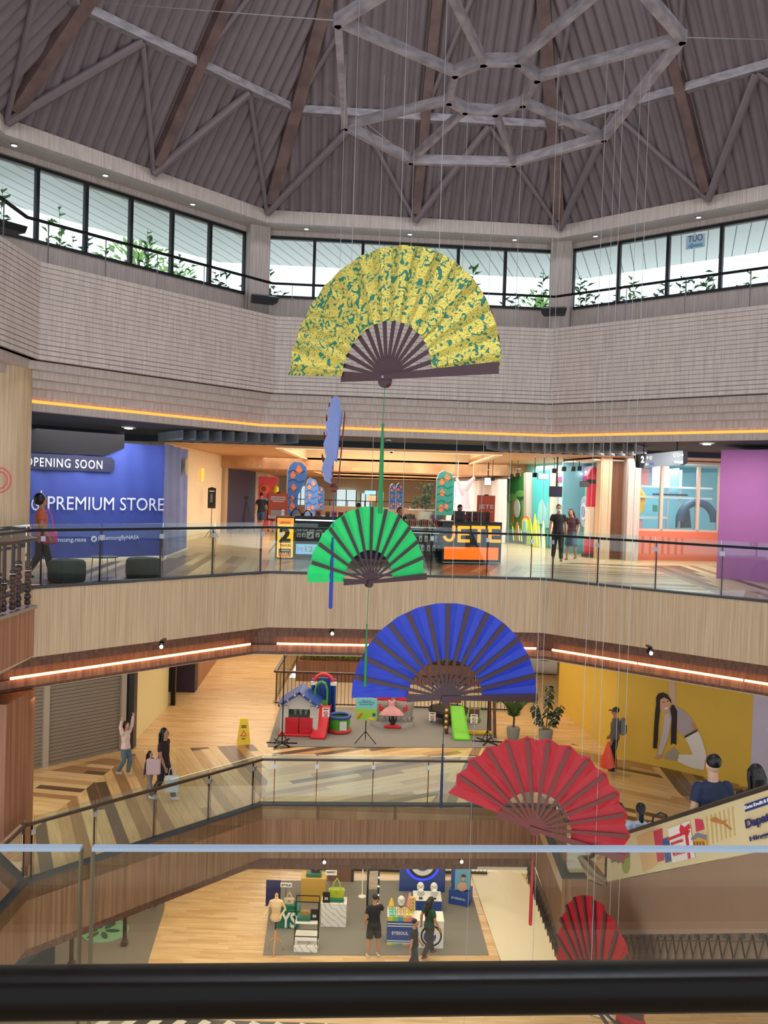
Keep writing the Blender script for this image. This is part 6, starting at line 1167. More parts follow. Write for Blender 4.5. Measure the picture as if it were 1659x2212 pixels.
for (x, y, hh) in ((.08, 0, 1.62), (-.38, .05, 1.1), (.42, 0, 1.12)):
    m.tube([(0, 0, .35), (x*.6, y, hh*.6), (x, y, hh)], .014, 6)
    for k in range(26 if hh > 1.5 else 22):
        f_ = .42+.58*k/25; p_ = Vector((x*f_, y, hh*f_)); a = k*2.4; m.ball(p_+Vector((.11*math.cos(a), .09*math.sin(a), .03)), (.075, .075, .018), 8, 5, Matrix.Rotation(a, 3, 'Z') @ Matrix.Rotation(.9, 3, 'Y'))
m.build('foliage', [mat('dark leaf', (34, 58, 40))], t)
# back railing and void with planter
t = T('bar_railing', 'brown topped railing of thin black bars behind the play equipment', 'railing', (0, 0, Z1)); L0, L1_ = at1(612, 1529), at1(1130, 1531); y = 27.9; m = MB(); m.box((.6, y, 1.08), (8.0, .1, .06)); m.build('top_rail', BROWNR, t)
m = MB(); m.bar((-3.4, y, 1.08), (-3.4, 35.8, 1.08), .1, .06); m.build('top_rail', BROWNR, t)
for k in range(64): m = MB(); m.box((-3.35+k*.125, y, .54), (.014, .014, 1.06)); m.build('bar', BLKM, t)
for k in range(30): m = MB(); m.box((-3.4, y+.3+k*.26, .54), (.014, .014, 1.06)); m.build('bar', BLKM, t)
m = MB(); m.box((.6, y, .06), (8, .04, .03)); m.build('bottom_rail', BLKM, t)
m = MB(); m.box((.6, 35.9, Z1-.55), (8.2, .3, .85)); S('trim_80', m, [WOODB]); t = T('planter_hedge', 'trough of bushy bright green hedge along the far side of the opening', 'hedge', (.6, 36.2, Z1+.0)); m = MB()
for k in range(1500): leaf(m, Vector((random.uniform(-3.9, 3.9), random.uniform(-.3, .3), random.uniform(-.1, .2))), Vector((random.gauss(0, .5), random.gauss(-.3, .5), 1)), .22, .06)
m.build('foliage', [mat('hedge green', (110, 140, 50), .6, noise=.3, nscale=3)], t); m = MB(); m.box((0, .2, -.2), (8, .5, .3)); m.build('trough', WOODB, t)
# left wall of the level
SH = Pl((-8.58, 20.69), (-6.71, 22.66)); L = (SH.Q-SH.P).length; SHM = mat('shutter taupe', (142, 132, 120), .5, metal=.2)
t = gthing('roller_shutter', 'closed taupe roller shutter of the shop at the left of the lower balcony', 'shutter', pl=SH); t.location.z = Z1; m = MB(); vs = []; n = 40
m2 = MB(); k0 = -1.6
for k in range(34): m.box(((L+k0)/2, .0+(k % 2)*.0, .05+k*.09), (L-k0, .03, .078))
m.box(((L+k0)/2, .03, 1.55), (L-k0, .02, 3.1)); m.build('slats', SHM, t)
for px in (96, 262): a, _ = SH.uv(px, 1600); m = MB(); m.box((a, -.05, 1.55), (.14, .1, 3.1)); m.build('post', mat('shutter post', (170, 160, 146), .5), t)
m = MB(); m.box(((L+k0)/2, -.02, .03), (L-k0, .06, .07)); m.build('bottom_bar', STEEL, t)
wall('wall_left', (-11, 18.3), (-6.6, 22.95), Z1, -2, DARK, th=.1)
m = MB(); m.box((-6.62, 22.8, -3.6), (.24, .3, 3.2)); S('trim_81', m, [DARK])
wall('wall_left', (-6.66, 22.9), (-6.74, 27.3), Z1, -2, mat('cream panel', (214, 200, 150), .35)); m = MB(); m.box((-6.6, 27.4, -3.6), (.14, .14, 3.2)); S('trim_82', m, [BLKM])
wall('wall_left', (-7.6, 27.5), (-7.4, 29.2), Z1, -2, DGREY); m = MB(); m.box((-6.75, 29.4, -3.6), (.9, .5, 3.2)); S('trim_83', m, [mat('aubergine', (44, 30, 46), .5)])
wall('wall_left', (-6.3, 29.2), (-6.75, 37), Z1, -2, WOODR); wall('wall_left', (-6.75, 37), (-7.0, 46), Z1, -2, CREAM); wall('wall_far', (-21, 46), (21, 46), Z1, -2, CREAM)
YW = mat('yellow wall', (214, 176, 66), .7, noise=.06, nscale=2); wall('wall_right', (6.05, 28.6), (6.53, 23.31), Z1, -2, YW, side=-1 if 0 else 1)
MW = Pl((6.53, 23.31), (9.33, 21.16)); wall('wall_right', MW.P, MW.Q, Z1, -2, YW); wall('wall_right', MW.Q, (11.4, 19.57), Z1, -2, mat('lilac wall', (196, 186, 206), .7, noise=.08, nscale=2)); wall('wall_right', (11, 36), (5.6, 37.5), Z1, -2, mat('green wall', (110, 190, 90), .7))
t = T('kids_counter', 'white curved counter before the bright green wall far behind the blue fan', 'counter', (6.1, 34, Z1)); m = MB(); m.tube([(-.9, 0, .5), (0, .2, .5), (1.0, 0, .5)], 1, 14, ell=[(.5, .5)]*3, side=(0, 0, 1)); m.build('counter_body', WHP, t, smooth=True)
for k in range(2): m = MB(); m.box((-.35+k*.7, -.52, .55+.2*k), (.36, .03, .22)); m.build('grey_panel', GRY, t)
# mural woman, printed on the yellow wall
t = gthing('wall_mural', 'printed mural of a kneeling woman with very long black hair on the yellow wall', 'mural', pl=MW)
def zp(pts): return [MW.uv(1059+x/2.765, 1380+y/2.765) for x, y in pts]
def mpoly(name, pts, col, lay): m = MB(); m.plate(zp(pts), -.004*lay-.004, -.004*lay); m.build(name, mat('print %d %d %d' % col, col, .7), t)
mpoly('raised_arm', [(1062, 215), (1098, 215), (1106, 300), (1108, 400), (1070, 380), (1066, 300)], (200, 176, 150), 2)
mpoly('blouse', [(1050, 440), (1075, 405), (1110, 400), (1160, 430), (1205, 480), (1235, 545), (1165, 590), (1120, 545), (1085, 500)], (172, 160, 166), 3)
mpoly('sleeve', [(1040, 455), (1068, 440), (1082, 490), (1060, 600), (1025, 690), (1000, 690), (1020, 600), (1036, 520)], (192, 182, 182), 4); mpoly('hand', [(1000, 688), (1026, 690), (1024, 706), (1004, 716), (976, 712), (990, 704)], (190, 140, 110), 4)
mpoly('side_hand', [(1200, 500), (1222, 505), (1238, 548), (1222, 556), (1205, 530)], (190, 140, 110), 4); mpoly('jeans', [(1160, 580), (1238, 540), (1262, 590), (1284, 660), (1292, 700), (1276, 782), (1200, 768), (1120, 732), (1124, 690), (1210, 690), (1190, 640)], (224, 218, 210), 4)
mpoly('shoe', [(1034, 706), (1060, 680), (1100, 645), (1128, 680), (1126, 712), (1100, 724), (1060, 718)], (160, 152, 140), 5); mpoly('belt', [(1160, 580), (1238, 538), (1241, 550), (1164, 592)], (70, 50, 40), 6)
mpoly('hair_left', [(996, 360), (1018, 372), (1016, 430), (1006, 520), (1003, 600), (996, 655), (974, 652), (978, 560), (986, 440)], (42, 30, 30), 5); mpoly('hair_right', [(1072, 400), (1098, 392), (1118, 430), (1116, 520), (1112, 632), (1094, 622), (1080, 634), (1082, 540), (1086, 470)], (42, 30, 30), 5)
mpoly('face', [(1046+38*math.cos(k*PI/9), 388+50*math.sin(k*PI/9)) for k in range(18)], (206, 160, 130), 5); mpoly('hair_top', [(994, 390), (992, 350), (1006, 326), (1034, 319), (1060, 332), (1082, 364), (1084, 384), (1066, 362), (1040, 348), (1018, 362), (1008, 400)], (42, 30, 30), 6)
mpoly('smile', [(1040, 414), (1066, 404), (1060, 416), (1048, 421)], (236, 226, 220), 6); mpoly('eye', [(1032, 378), (1042, 374), (1044, 379), (1034, 382)], (40, 28, 26), 6); mpoly('eye', [(1058, 372), (1068, 368), (1070, 373), (1060, 376)], (40, 28, 26), 6)
# ---- escalator
XE = 3.62; EP = Pl((XE, 16), (XE, 4))
h0, h1 = atx(1350, 1800, XE), atx(1659, 1700, XE); b0, b1 = atx(1310, 1905, XE), atx(1659, 1835, XE); l0, l1 = atx(1240, 2020, XE), atx(1659, 2015, XE)
def lz(a, b, Y): return a.z+(b.z-a.z)*(Y-a.y)/(b.y-a.y)
Ye = 4.6; YB = 13.4
t = T('escalator', 'escalator with black handrails and cream advertising side panel rising towards the viewer at right', 'escalator', (0, 0, 0))
hz = lambda Y: lz(h0, h1, Y); bz = lambda Y: lz(b0, b1, Y); tz = lambda Y: lz(l0, l1, Y)
Yb = b0.y
panel = [(16-Yb, hz(Yb)-.02), (16-Ye, hz(Ye)-.03), (16-Ye, bz(Ye)), (16-Yb, bz(Yb)-.01)]
CRM = mat('ad cream', (226, 206, 156), .4, noise=.04, nscale=2)
for x, rs in ((XE, 'near'), (5.35, 'far')):
    m = MB(); m.plate([(u+0, z) for u, z in panel], 0, .05); o = m.build('side_panel', CRM if rs == 'near' else GLASSG, t); o.location = (x, 16, 0); o.rotation_euler = (0, 0, -PI/2)
    m = MB(); m.plate([EP.uv(1232, 1899), EP.uv(1265, 1899), EP.uv(1300, 1914), (16-Yb, bz(Yb)), (16-Ye, bz(Ye)), (16-Ye, tz(Ye)), (16-14.6, tz(14.6)), (16-14.9, L1B)], .0, .06); o = m.build('truss_cladding', mat('cladding brown', (150, 116, 92), .55, noise=.08, nscale=2), t); o.location = (x, 16, 0); o.rotation_euler = (0, 0, -PI/2)
    nb_ = [atx(px, py, XE) for px, py in ((1312, 1908), (1290, 1893), (1268, 1868), (1256, 1853), (1275, 1850))]
    pts = [(x+.02, p.y, p.z) for p in nb_[3:]]+[(x+.02, 13.6, hz(13.6)-.08), (x+.02, 13.0, hz(13.0)), (x+.02, Ye, hz(Ye))]; m = MB(); m.tube(pts, 1, 10, ell=[(.045, .03)]*len(pts), side=(1, 0, 0)); m.build('handrail', mat('rubber', (26, 26, 28), .45), t, smooth=True)
    m = MB(); m.tube([(x+.02, p.y, p.z) for p in nb_[:4]], 1, 12, ell=[(.05, .04), (.10, .07), (.12, .09), (.09, .05)], side=(1, 0, 0)); m.build('newel', mat('bronze newel', (120, 104, 84), .35, metal=.3), t, smooth=True)
m = MB(); n = int((13.6-Ye)/.4)
for k in range(n+1):
    Y = 13.8-k*.4; z = Z1+.12+(14.2-Y)*.52; m.box(((XE+5.35)/2, Y, z-.15), (5.35-XE-.1, .4, .3))
m.build('steps', mat('step steel', (90, 92, 96), .4, metal=.6), t)
# zig-zag lattice under the cladding
LT = mat('lattice brown', (58, 42, 32), .5); zf = lambda Y: tz(Y); 
m = MB(); m.plate([(16-15.0, zf(15.0)), (16-5.5, zf(5.5)), (16-5.5, zf(5.5)-.8), (16-15.0, zf(15)-.55)], .10, .14); o = m.build('soffit_board', mat('board brown', (132, 104, 84), .6), t); o.location = (XE, 16, 0); o.rotation_euler = (0, 0, -PI/2)
lat = []
Y = 14.9; k = 0
while Y > 6.0:
    m = MB(); hgt = .5
    for a, b in (((Y, 0), (Y-.26, -hgt)), ((Y-.26, 0), (Y, -hgt)), ((Y, 0), (Y-.13, -hgt*.5)), ((Y-.03, -.06), (Y-.22, -.06)), ((Y-.03, -hgt*.8), (Y-.2, -hgt*.8))):
        m.bar((XE+.06, a[0], zf(a[0])+a[1]-.02), (XE+.06, b[0], zf(b[0])+b[1]-.02), .012, .014, (1, 0, 0))
    m.build('lattice_panel', LT, t); Y -= .27; k += 1
t2 = T('lattice_band', 'dark zig-zag metal lattice band under the wooden balcony edge beside the escalator', 'lattice', (0, 0, 0))
for k in range(14):
    y = 15.75+k*.25; m = MB()
    for a, b in (((y, 0), (y+.25, -.45)), ((y+.25, 0), (y, -.45)), ((y, 0), (y, -.45)), ((y, -.22), (y+.25, -.22))): m.bar((3.5, a[0], L1B+a[1]), (3.5, b[0], L1B+b[1]), .012, .014, (1, 0, 0))
    m.build('lattice_panel', LT, t2)
m = MB(); m.box((3.56, 17.5, L1B-.24), (.04, 3.6, .5)); m.build('back_board', mat('board brown', (132, 104, 84)), t2)
# printed advertising on the side panel
sl = math.atan2(h1.z-h0.z, h0.y-h1.y)
def epoly(name, pts, col, y=-.006, **k): return gpoly(name, [(x, yy) for x, yy in pts], col, y, AD, pl=EP, th=.004, **k)
AD = T('side_advert', 'printed shopping voucher advert with red bow and lettering on the escalator side', 'advert', (*EP.P, 0), EP.rz)
zz = lambda pts: [(1059+x/2.765, 1380+y/2.765) for x, y in pts]; zz2 = lambda pts: [(1059+x/2.765, 1780+y/2.765) for x, y in pts]
epoly('peach_field', zz2([(875, 75), (1000, 30), (1000, 240), (915, 290)]), (222, 176, 120)); epoly('pink_box', zz2([(978, 45), (1028, 25), (1042, 215), (1004, 228)]), (196, 56, 80), -.010); epoly('blue_bag', zz2([(1036, 90), (1068, 78), (1084, 222), (1052, 232)]), (60, 84, 140), -.012)
epoly('voucher_card', zz2([(1068, 30), (1196, -20), (1228, 200), (1096, 232)]), (238, 226, 214), -.014); epoly('ribbon', zz([(1068, 1190), (1200, 1140), (1202, 1156), (1070, 1208)]), (206, 52, 60), -.018); epoly('ribbon', zz([(1166, 1130), (1184, 1124), (1206, 1310), (1190, 1316)]), (206, 52, 60), -.018); epoly('bow', zz([(1140, 1140), (1146, 1110), (1172, 1126), (1196, 1104), (1206, 1130), (1182, 1146), (1198, 1172), (1168, 1158), (1150, 1180)]), (216, 44, 56), -.022)
epoly('pink_box', zz([(1226, 1076), (1270, 1080), (1282, 1138), (1234, 1152)]), (206, 60, 84), -.010); epoly('orange_house', zz([(1212, 1190), (1250, 1164), (1298, 1176), (1300, 1250), (1218, 1262)]), (222, 164, 60), -.012); epoly('grey_roof', zz([(1206, 1192), (1240, 1160), (1300, 1176), (1298, 1202), (1250, 1186), (1212, 1206)]), (120, 130, 140), -.016)
for k in range(4): epoly('house_window', zz([(1222+k*18, 1212), (1232+k*18, 1210), (1233+k*18, 1240), (1223+k*18, 1242)]), (150, 90, 40), -.018)
epoly('blue_band', zz([(1524, 990), (1700, 930), (1704, 975), (1528, 1034)]), (34, 54, 116), -.010)
for k in range(7): epoly('gold_stripe', zz([(1290+k*26, 1060-k*9), (1296+k*26, 1058-k*9), (1310+k*26, 1230-k*9), (1304+k*26, 1232-k*9)]), (210, 172, 104), -.008)
epoly('gold_ribbon', zz([(1318, 1080), (1340, 1064), (1390, 1090), (1420, 1080), (1404, 1098), (1448, 1140), (1440, 1142), (1396, 1108), (1360, 1100), (1330, 1092)]), (186, 124, 60), -.012)
epoly('green_leaf_mark', zz2([(812+24*math.cos(k*PI/8), 240+56*math.sin(k*PI/8)) for k in range(16)]), (150, 160, 70), -.008)
def etxt(s_, x0, y0, x1, y1, hpx, m_, bold=.02):
    """text from photo point to photo point along the slope"""
    a = EP.uv(x0, y0); b = EP.uv(x1, y1); hh = EP.uv(x0, y0)[1]-EP.uv(x0, y0+hpx)[1]; dx, dz = b[0]-a[0], b[1]-a[1]; o = text(s_, ((a[0]+b[0])/2, -.022, (a[1]+b[1])/2-hh/2), math.hypot(dx, dz), hh, m_, AD, bold=bold); o.rotation_euler = (0, -math.atan2(dz, dx), 0)
NV = mat('ad navy', (34, 44, 96), .5); etxt('Kartu Kredit & Paylater', 1614, 1742, 1690, 1716, 9, WHITE); etxt('Dapatkan', 1616, 1772, 1700, 1742, 24, NV, .03); etxt('Hingga 10', 1625, 1808, 1700, 1786, 13, NV); etxt('SHOPPING', 1453, 1821, 1479, 1812, 6, mat('ad red', (200, 60, 60), .5)); etxt('VOUCHER', 1457, 1842, 1488, 1832, 9, mat('ad red', (200, 60, 60))); etxt('livingworld', 1323, 1850, 1362, 1836, 20, mat('ad olive', (70, 76, 50), .5), .01)
# spot lamps on the balcony soffits
for px, py, Y, lab in ((350, 1393, 16.4, 'small lit spotlight under the upper balcony edge at left'), (718, 1365, 19.1, 'small lit spotlight under the upper balcony edge left of the blue fan'), (1405, 1407, 17.0, 'small black spotlight under the upper balcony edge at right'), (701, 1858, 19.3, 'small lit spotlight under the lower balcony edge, left of two'), (997, 1857, 19.5, 'small lit spotlight under the lower balcony edge, right of two')):
    q = aty(px, py, Y); t = T('spotlight', lab, 'spotlight', q); m = MB(); m.lathe([(.045, 0), (.05, -.1), (.04, -.1)], (0, 0, .06), 14, ax=(.3, -.5, 1)); m.build('housing', BLKM, t); m = MB(); m.ball((0, -.05, -.03), .035); m.build('lens', LAMPW, t, smooth=True); m = MB(); m.box((0, .1, .08), (.06, .25, .03)); m.build('bracket', BLKM, t)
# ================================================================ GROUND FLOOR
def gz(px, py): return onz(px, py, ZG)
m = MB(); P_ = [gz(568, 2064), gz(1056, 2064), gz(1012, 1903), gz(590, 1903)]; t = T('stall_carpet', 'grey carpet under the bag and eyewear stalls on the lowest floor', 'carpet', (0, 0, ZG)); m.prism([(p.x, p.y) for p in P_], 0.002, .015); m.build('pile', mat('carpet taupe', (122, 118, 110), .95, noise=.12, nscale=60), t)
m = MB(); P_ = [gz(1010, 1868), gz(1112, 1868), gz(1330, 2200), gz(1130, 2200), gz(1086, 2090), (gz(1060, 2000))]; t = T('protective_sheet', 'wrinkled cream sheet covering the lowest floor right of the stalls', 'floor cover', (0, 0, ZG)); n = 40; vs = []; a, b, c_, d_ = gz(1010, 1868), gz(1112, 1868), gz(1335, 2215), gz(1100, 2130)
for i in range(n+1):
    for j in range(n+1):
        p = a.lerp(b, j/n).lerp(d_.lerp(c_, j/n), i/n); vs.append((p.x, p.y, .02+.025*max(0, math.sin(p.x*3+math.sin(p.y*2)*2)*math.sin(p.y*2.3+p.x))+random.random()*.006))
m.add(vs, [(i*(n+1)+j, i*(n+1)+j+1, (i+1)*(n+1)+j+1, (i+1)*(n+1)+j) for i in range(n) for j in range(n)]); m.build('sheet', mat('sheet cream', (222, 212, 184), .45), t, smooth='full')
m = MB(); m.prism([(-10.5, 17), (-5.2, 17), (-6.0, 24.5), (-6.6, 27), (-10.5, 27)], ZG, ZG+.01); S('floor', m, [mat('grey tile', (120, 112, 100), .35)])
# tiles under the near railing
m = MB()
for k in range(26): m.box((-6.5+k*.56, 18.3, ZG+.008), (.22, 2.4, .012), rz=-.5)
S('floor', m, [mat('white tile', (206, 200, 184), .3)]); m = MB(); m.box((0, 17.6, ZG+.003), (16, 3.6, .004)); S('floor', m, [mat('black tile', (44, 42, 40), .25)])
WTOP = mat('matt white', (226, 224, 216), .5); GREENB = mat('display green', (24, 104, 80), .5); GOLDM = mat('brass', (190, 150, 80), .3, metal=.7)
class At:
    def __init__(s, px, py): s.q = gz(px, py); s.s = s.q.y/F_PX*1.06
def block(name, label, cat, x0, x1, ytop, ybot, m_, dep, top=None, rz=0, raw=None):
    """box standing on the floor whose front face covers x0..x1, ytop..ybot in the photo"""
    q = gz((x0+x1)/2, ybot); w = gz(x1, ybot).x-gz(x0, ybot).x; h = aty((x0+x1)/2, ytop, q.y).z-ZG; t = T(name, label, cat, (q.x, q.y, ZG), rz); m = MB(); m.rbox((0, dep/2, h/2+.008), (w, dep, h-.016), .006); m.build('body', m_, t)
    if top: m = MB(); m.rbox((0, dep/2, h), (w+.01, dep+.01, .02), .004); m.build('top_panel', top, t)
    return t, w, h, q
marble = mat('marble', (214, 208, 200), .3); nt = marble.node_tree; b_ = nt.nodes['Principled BSDF']; wv = nt.nodes.new('ShaderNodeTexWave'); wv.inputs['Scale'].default_value = 2.2; wv.inputs['Distortion'].default_value = 9; wv.inputs['Detail'].default_value = 4; tc = nt.nodes.new('ShaderNodeTexCoord'); mp = nt.nodes.new('ShaderNodeMapping'); mp.inputs['Rotation'].default_value = (.4, .8, .3); nt.links.new(tc.outputs['Object'], mp.inputs[0]); nt.links.new(mp.outputs[0], wv.inputs['Vector']); nt.links.new(ramp(nt, wv.outputs['Fac'], [(0, C3(176, 170, 162)), (.14, C3(226, 222, 214))]), b_.inputs['Base Color'])
# yellow cabinet, marble plinth, green YS panel, rack
t, w, h, q = block('display_cabinet', 'yellow display cabinet at the back of the bag stall', 'cabinet', 649, 702, 1898, 1950, mat('ochre', (196, 156, 66), .5), .5)
YC = (q, h)
def on_top(name, label, cat, q, h, dx=0, dy=.25, group=None): return T(name, label, cat, (q.x+dx, q.y+dy, ZG+h+.012), 0, group)
def riser(q, h, dx, w, lab, dy=.2): t = on_top('display_riser', lab, 'riser', q, h, dx, dy); m = MB(); m.rbox((0, 0, .05), (w, .26, .1), .01); m.build('block', GREENB, t)
def handbag(q, h, dx, w, hh, m_, lab, dy=.2, chain=False, up=.1):
    t = on_top('handbag', lab, 'handbag', q, h+up, dx, dy); m = MB(); m.add([(-w/2, -.06, 0), (w/2, -.06, 0), (w/2, .06, 0), (-w/2, .06, 0), (-w*.58, -.05, hh*.8), (w*.58, -.05, hh*.8), (w*.58, .05, hh*.8), (-w*.58, .05, hh*.8), (-w*.4, -.02, hh), (w*.4, -.02, hh), (w*.4, .02, hh), (-w*.4, .02, hh)], [(3, 2, 1, 0), (0, 1, 5, 4), (1, 2, 6, 5), (2, 3, 7, 6), (3, 0, 4, 7), (4, 5, 9, 8), (5, 6, 10, 9), (6, 7, 11, 10), (7, 4, 8, 11), (8, 9, 10, 11)]); m.build('bag_body', m_, t)
    for s_ in ((0,) if chain else (-.03, .03)): m = MB(); k_ = .7 if chain else .32; m.tube([(-w*.3, s_, hh*.9), (-w*.2, s_, hh+k_*.7*w*1.5), (0, s_, hh+k_*w*2.0), (w*.2, s_, hh+k_*.7*w*1.5), (w*.3, s_, hh*.9)], .008 if chain else .012, 6); m.build('chain_strap' if chain else 'handle', GOLDM if chain else m_, t)
    m = MB(); m.box((0, -.062, hh*.55), (.05, .01, .04)); m.build('clasp', GOLDM, t)
riser(q, h, 0, .45, 'flat green riser under the black handbag on the yellow cabinet'); handbag(q, h, .05, .26, .2, DARK, 'black handbag on the green riser, topmost at the back of the bag stall')
m = MB(); q2 = gz(727, 1948); t = T('partition_panel', 'dark brown partition panel behind the marble plinth', 'panel', (q2.x, 26.6, ZG)); m.box((0, 0, 1.0), (.75, .08, 2.0)); m.build('panel', WOODB, t); m = MB(); m.box((.42, 0, 1.0), (.09, .1, 2.0)); m.build('dark_edge', DARK, t)
t, w, h, q = block('marble_plinth', 'white veined marble plinth with the lime handbag on top', 'plinth', 692, 747, 1953, 2004, marble, .42, marble); MP = (q, h)
riser(q, h, .06, .42, 'flat green riser under the lime handbag on the marble plinth'); handbag(q, h, .06, .40, .27, mat('lime leather', (160, 176, 40), .45), 'large lime green handbag on the marble plinth')
def price(q, h, dx, lab, dy=.05): t = on_top('price_sign', lab, 'sign', q, h, dx, dy); m = MB(); m.box((0, 0, .15), (.2, .02, .3)); m.build('plate', DARK, t); text('30', (0, -.014, .12), .1, .07, WHITE, t, bold=.02)
price(q, h, -.22, 'small black sign with white 30 at the left corner of the marble plinth')
t = on_top('word_sign', 'small white cut out word sign HANDY above the marble plinth', 'sign', q, h+.3, -.12, .5); m = MB(); m.box((0, 0, .35), (.32, .015, .14)); m.build('plate', WTOP, t); text('HANDY', (0, -.012, .37), .26, .06, DARK, t, bold=.02); m = MB(); m.box((0, 0, 0), (.012, .012, .6)); m.build('stem', BLKM, t)
# rack
q = gz(660, 2057); t = T('display_rack', 'slim black metal frame rack with marble base and white shelf', 'rack', (q.x, q.y, ZG)); w = .62; h = 1.35
for x in (-w/2, w/2):
    for y in (0, .35): m = MB(); m.box((x, y, h/2), (.02, .02, h)); m.build('frame_post', BLKM, t)
for z in (h, .05, .42): m = MB(); m.box((0, 0, z), (w, .02, .02)); m.box((0, .35, z), (w, .02, .02)); m.build('frame_bar', BLKM, t)
m = MB(); m.rbox((0, .17, .1), (w*1.02, .42, .18), .01); m.build('marble_base', marble, t); m = MB(); m.rbox((0, .17, .36), (w*.95, .36, .12), .01); m.build('lower_shelf', WTOP, t); m = MB(); m.rbox((0, .17, .78), (w*.97, .38, .04), .008); m.build('shelf', WTOP, t)
riser(q, .80, -.08, .36, 'flat green riser under the gold chain bag on the black rack', .17); handbag(q, .80, -.05, .2, .14, mat('bronze leather', (150, 112, 62), .4), 'small bronze handbag with gold chain on the black rack', .17, True); price(q, .80, .2, 'small black sign with white 30 on the shelf of the black rack', .1)
# YS panel
t, w, h, q = block('letter_panel', 'dark green panel with large white letters YS behind the mannequin', 'panel', 598, 645, 1967, 2007, GREENB, .5, GREENB); m = MB(); text('YS', (.02, -.02, h*.5), w*.72, h*.85, WTOP, t, bold=.03)
riser(q, h, 0, .4, 'flat green riser under the beige clutch on the letter panel block'); handbag(q, h, .0, .24, .16, mat('beige leather', (190, 176, 150), .5), 'small beige clutch bag on the green letter panel block')
t = on_top('word_sign', 'small white cut out word sign STYLE above the beige clutch', 'sign', q, h+.1, -.12, .4); m = MB(); m.box((0, 0, .42), (.32, .015, .12)); m.build('plate', WTOP, t); text('STYLE', (0, -.012, .42), .26, .06, DARK, t, bold=.02); m = MB(); m.box((0, 0, .1), (.012, .012, .6)); m.build('stem', BLKM, t)
q2 = gz(585, 1990); t = T('folding_screen', 'dark blue panel standing behind the mannequin at the left end of the bag stall', 'panel', (q2.x, q2.y+.4, ZG)); m = MB(); m.box((0, 0, .62), (.42, .04, .75)); m.build('panel', mat('deep blue', (36, 34, 84), .6), t); m = MB(); m.box((0, 0, .13), (.04, .04, .26)); m.build('foot', BLKM, t)
# mannequin
q = gz(594, 2056); t = T('dress_form', 'pale beige female torso mannequin with arms on a wooden tripod', 'mannequin', (q.x, q.y, ZG)); MK = mat('mannequin beige', (214, 184, 140), .5)
m = MB(); m.tube([(0, 0, .84), (0, 0, .92), (0, 0, 1.06), (0, -.01, 1.24), (0, 0, 1.38), (0, 0, 1.42), (0, 0, 1.5)], 1, 18, ell=[(.12, .09), (.16, .11), (.11, .085), (.145, .11), (.15, .08), (.05, .05), (.045, .045)], side=(1, 0, 0))
for s_, pts in ((-1, [(-.14, 0, 1.34), (-.22, .03, 1.12), (-.30, -.12, .98)]), (1, [(.14, 0, 1.34), (.24, .03, 1.14), (.12, -.14, 1.0)])): m.tube(pts, [.045, .035, .022], 10); m.ball(pts[-1], (.03, .045, .025)); m.ball(pts[0], .05)
me = remesh(m, [MK], 'torso', t, .012); o = bpy.data.objects.new('torso', me); COL.objects.link(o); o.parent = t
for s_, c in ((-1, (-.30, -.12, .98)), (1, (.12, -.14, 1.0))):
    m = MB()
    for k in range(5): a = -.6+k*.3; m.tube([(c[0]+.01*k*s_, c[1]-.02, c[2]), (c[0]-s_*(-.02+.02*math.sin(a)), c[1]-.09+.01*abs(k-2), c[2]-.02+.012*(k-2))], [.009, .006], 6)
    m.build('fingers', MK, t)
m = MB(); m.lathe([(.045, 1.5), (.05, 1.53), (.02, 1.57)], (0, 0, 0), 14); m.build('neck_cap', mat('beech', (190, 140, 84), .5), t); m = MB(); m.tube([(0, 0, .3), (0, 0, .86)], .025, 8); m.build('pole', DARK, t); m = MB(); m.lathe([(.03, .3), (.045, .42), (.03, .6)], (0, 0, 0), 12); m.build('turned_stem', mat('beech', (190, 140, 84)), t, smooth=True)
for k in range(3): a = k*2.09+.5; m = MB(); m.tube([(.02*math.cos(a), .02*math.sin(a), .36), (.16*math.cos(a), .16*math.sin(a), .25), (.25*math.cos(a), .25*math.sin(a), .01)], [.022, .022, .018], 8); m.build('leg', mat('beech', (190, 140, 84)), t, smooth=True)
# mirror
q = gz(804, 1988); h = aty(804, 1877, q.y).z-ZG; t = T('standing_mirror', 'tall black framed mirror with small lights standing behind the man in black', 'mirror', (q.x, q.y, ZG), .1); w = .36; m = MB(); m.box((0, .04, h/2), (w, .05, h)); m.build('frame', DARK, t); m = MB(); m.box((0, .008, h/2), (w*.72, .012, h*.92)); m.build('mirror_glass', mat('mirror', (200, 210, 215), .03, metal=1), t)
for k in range(5): m = MB(); m.ball((w*.43, .0, h*(.15+.17*k)), .022); m.build('bulb', mat('bulb aqua', (190, 255, 230), emit=3), t)
m = MB(); m.box((0, .12, .02), (w, .3, .04)); m.build('foot', DARK, t)
t = T('signpost', 'white post with round foot left of the tall mirror', 'post', (gz(782, 1940).x, 25.6, ZG)); m = MB(); m.lathe([(.12, 0), (.12, .03), (.03, .08), (.016, .12), (.016, 1.9)], (0, 0, 0), 14); m.build('post', WTOP, t, smooth=True)
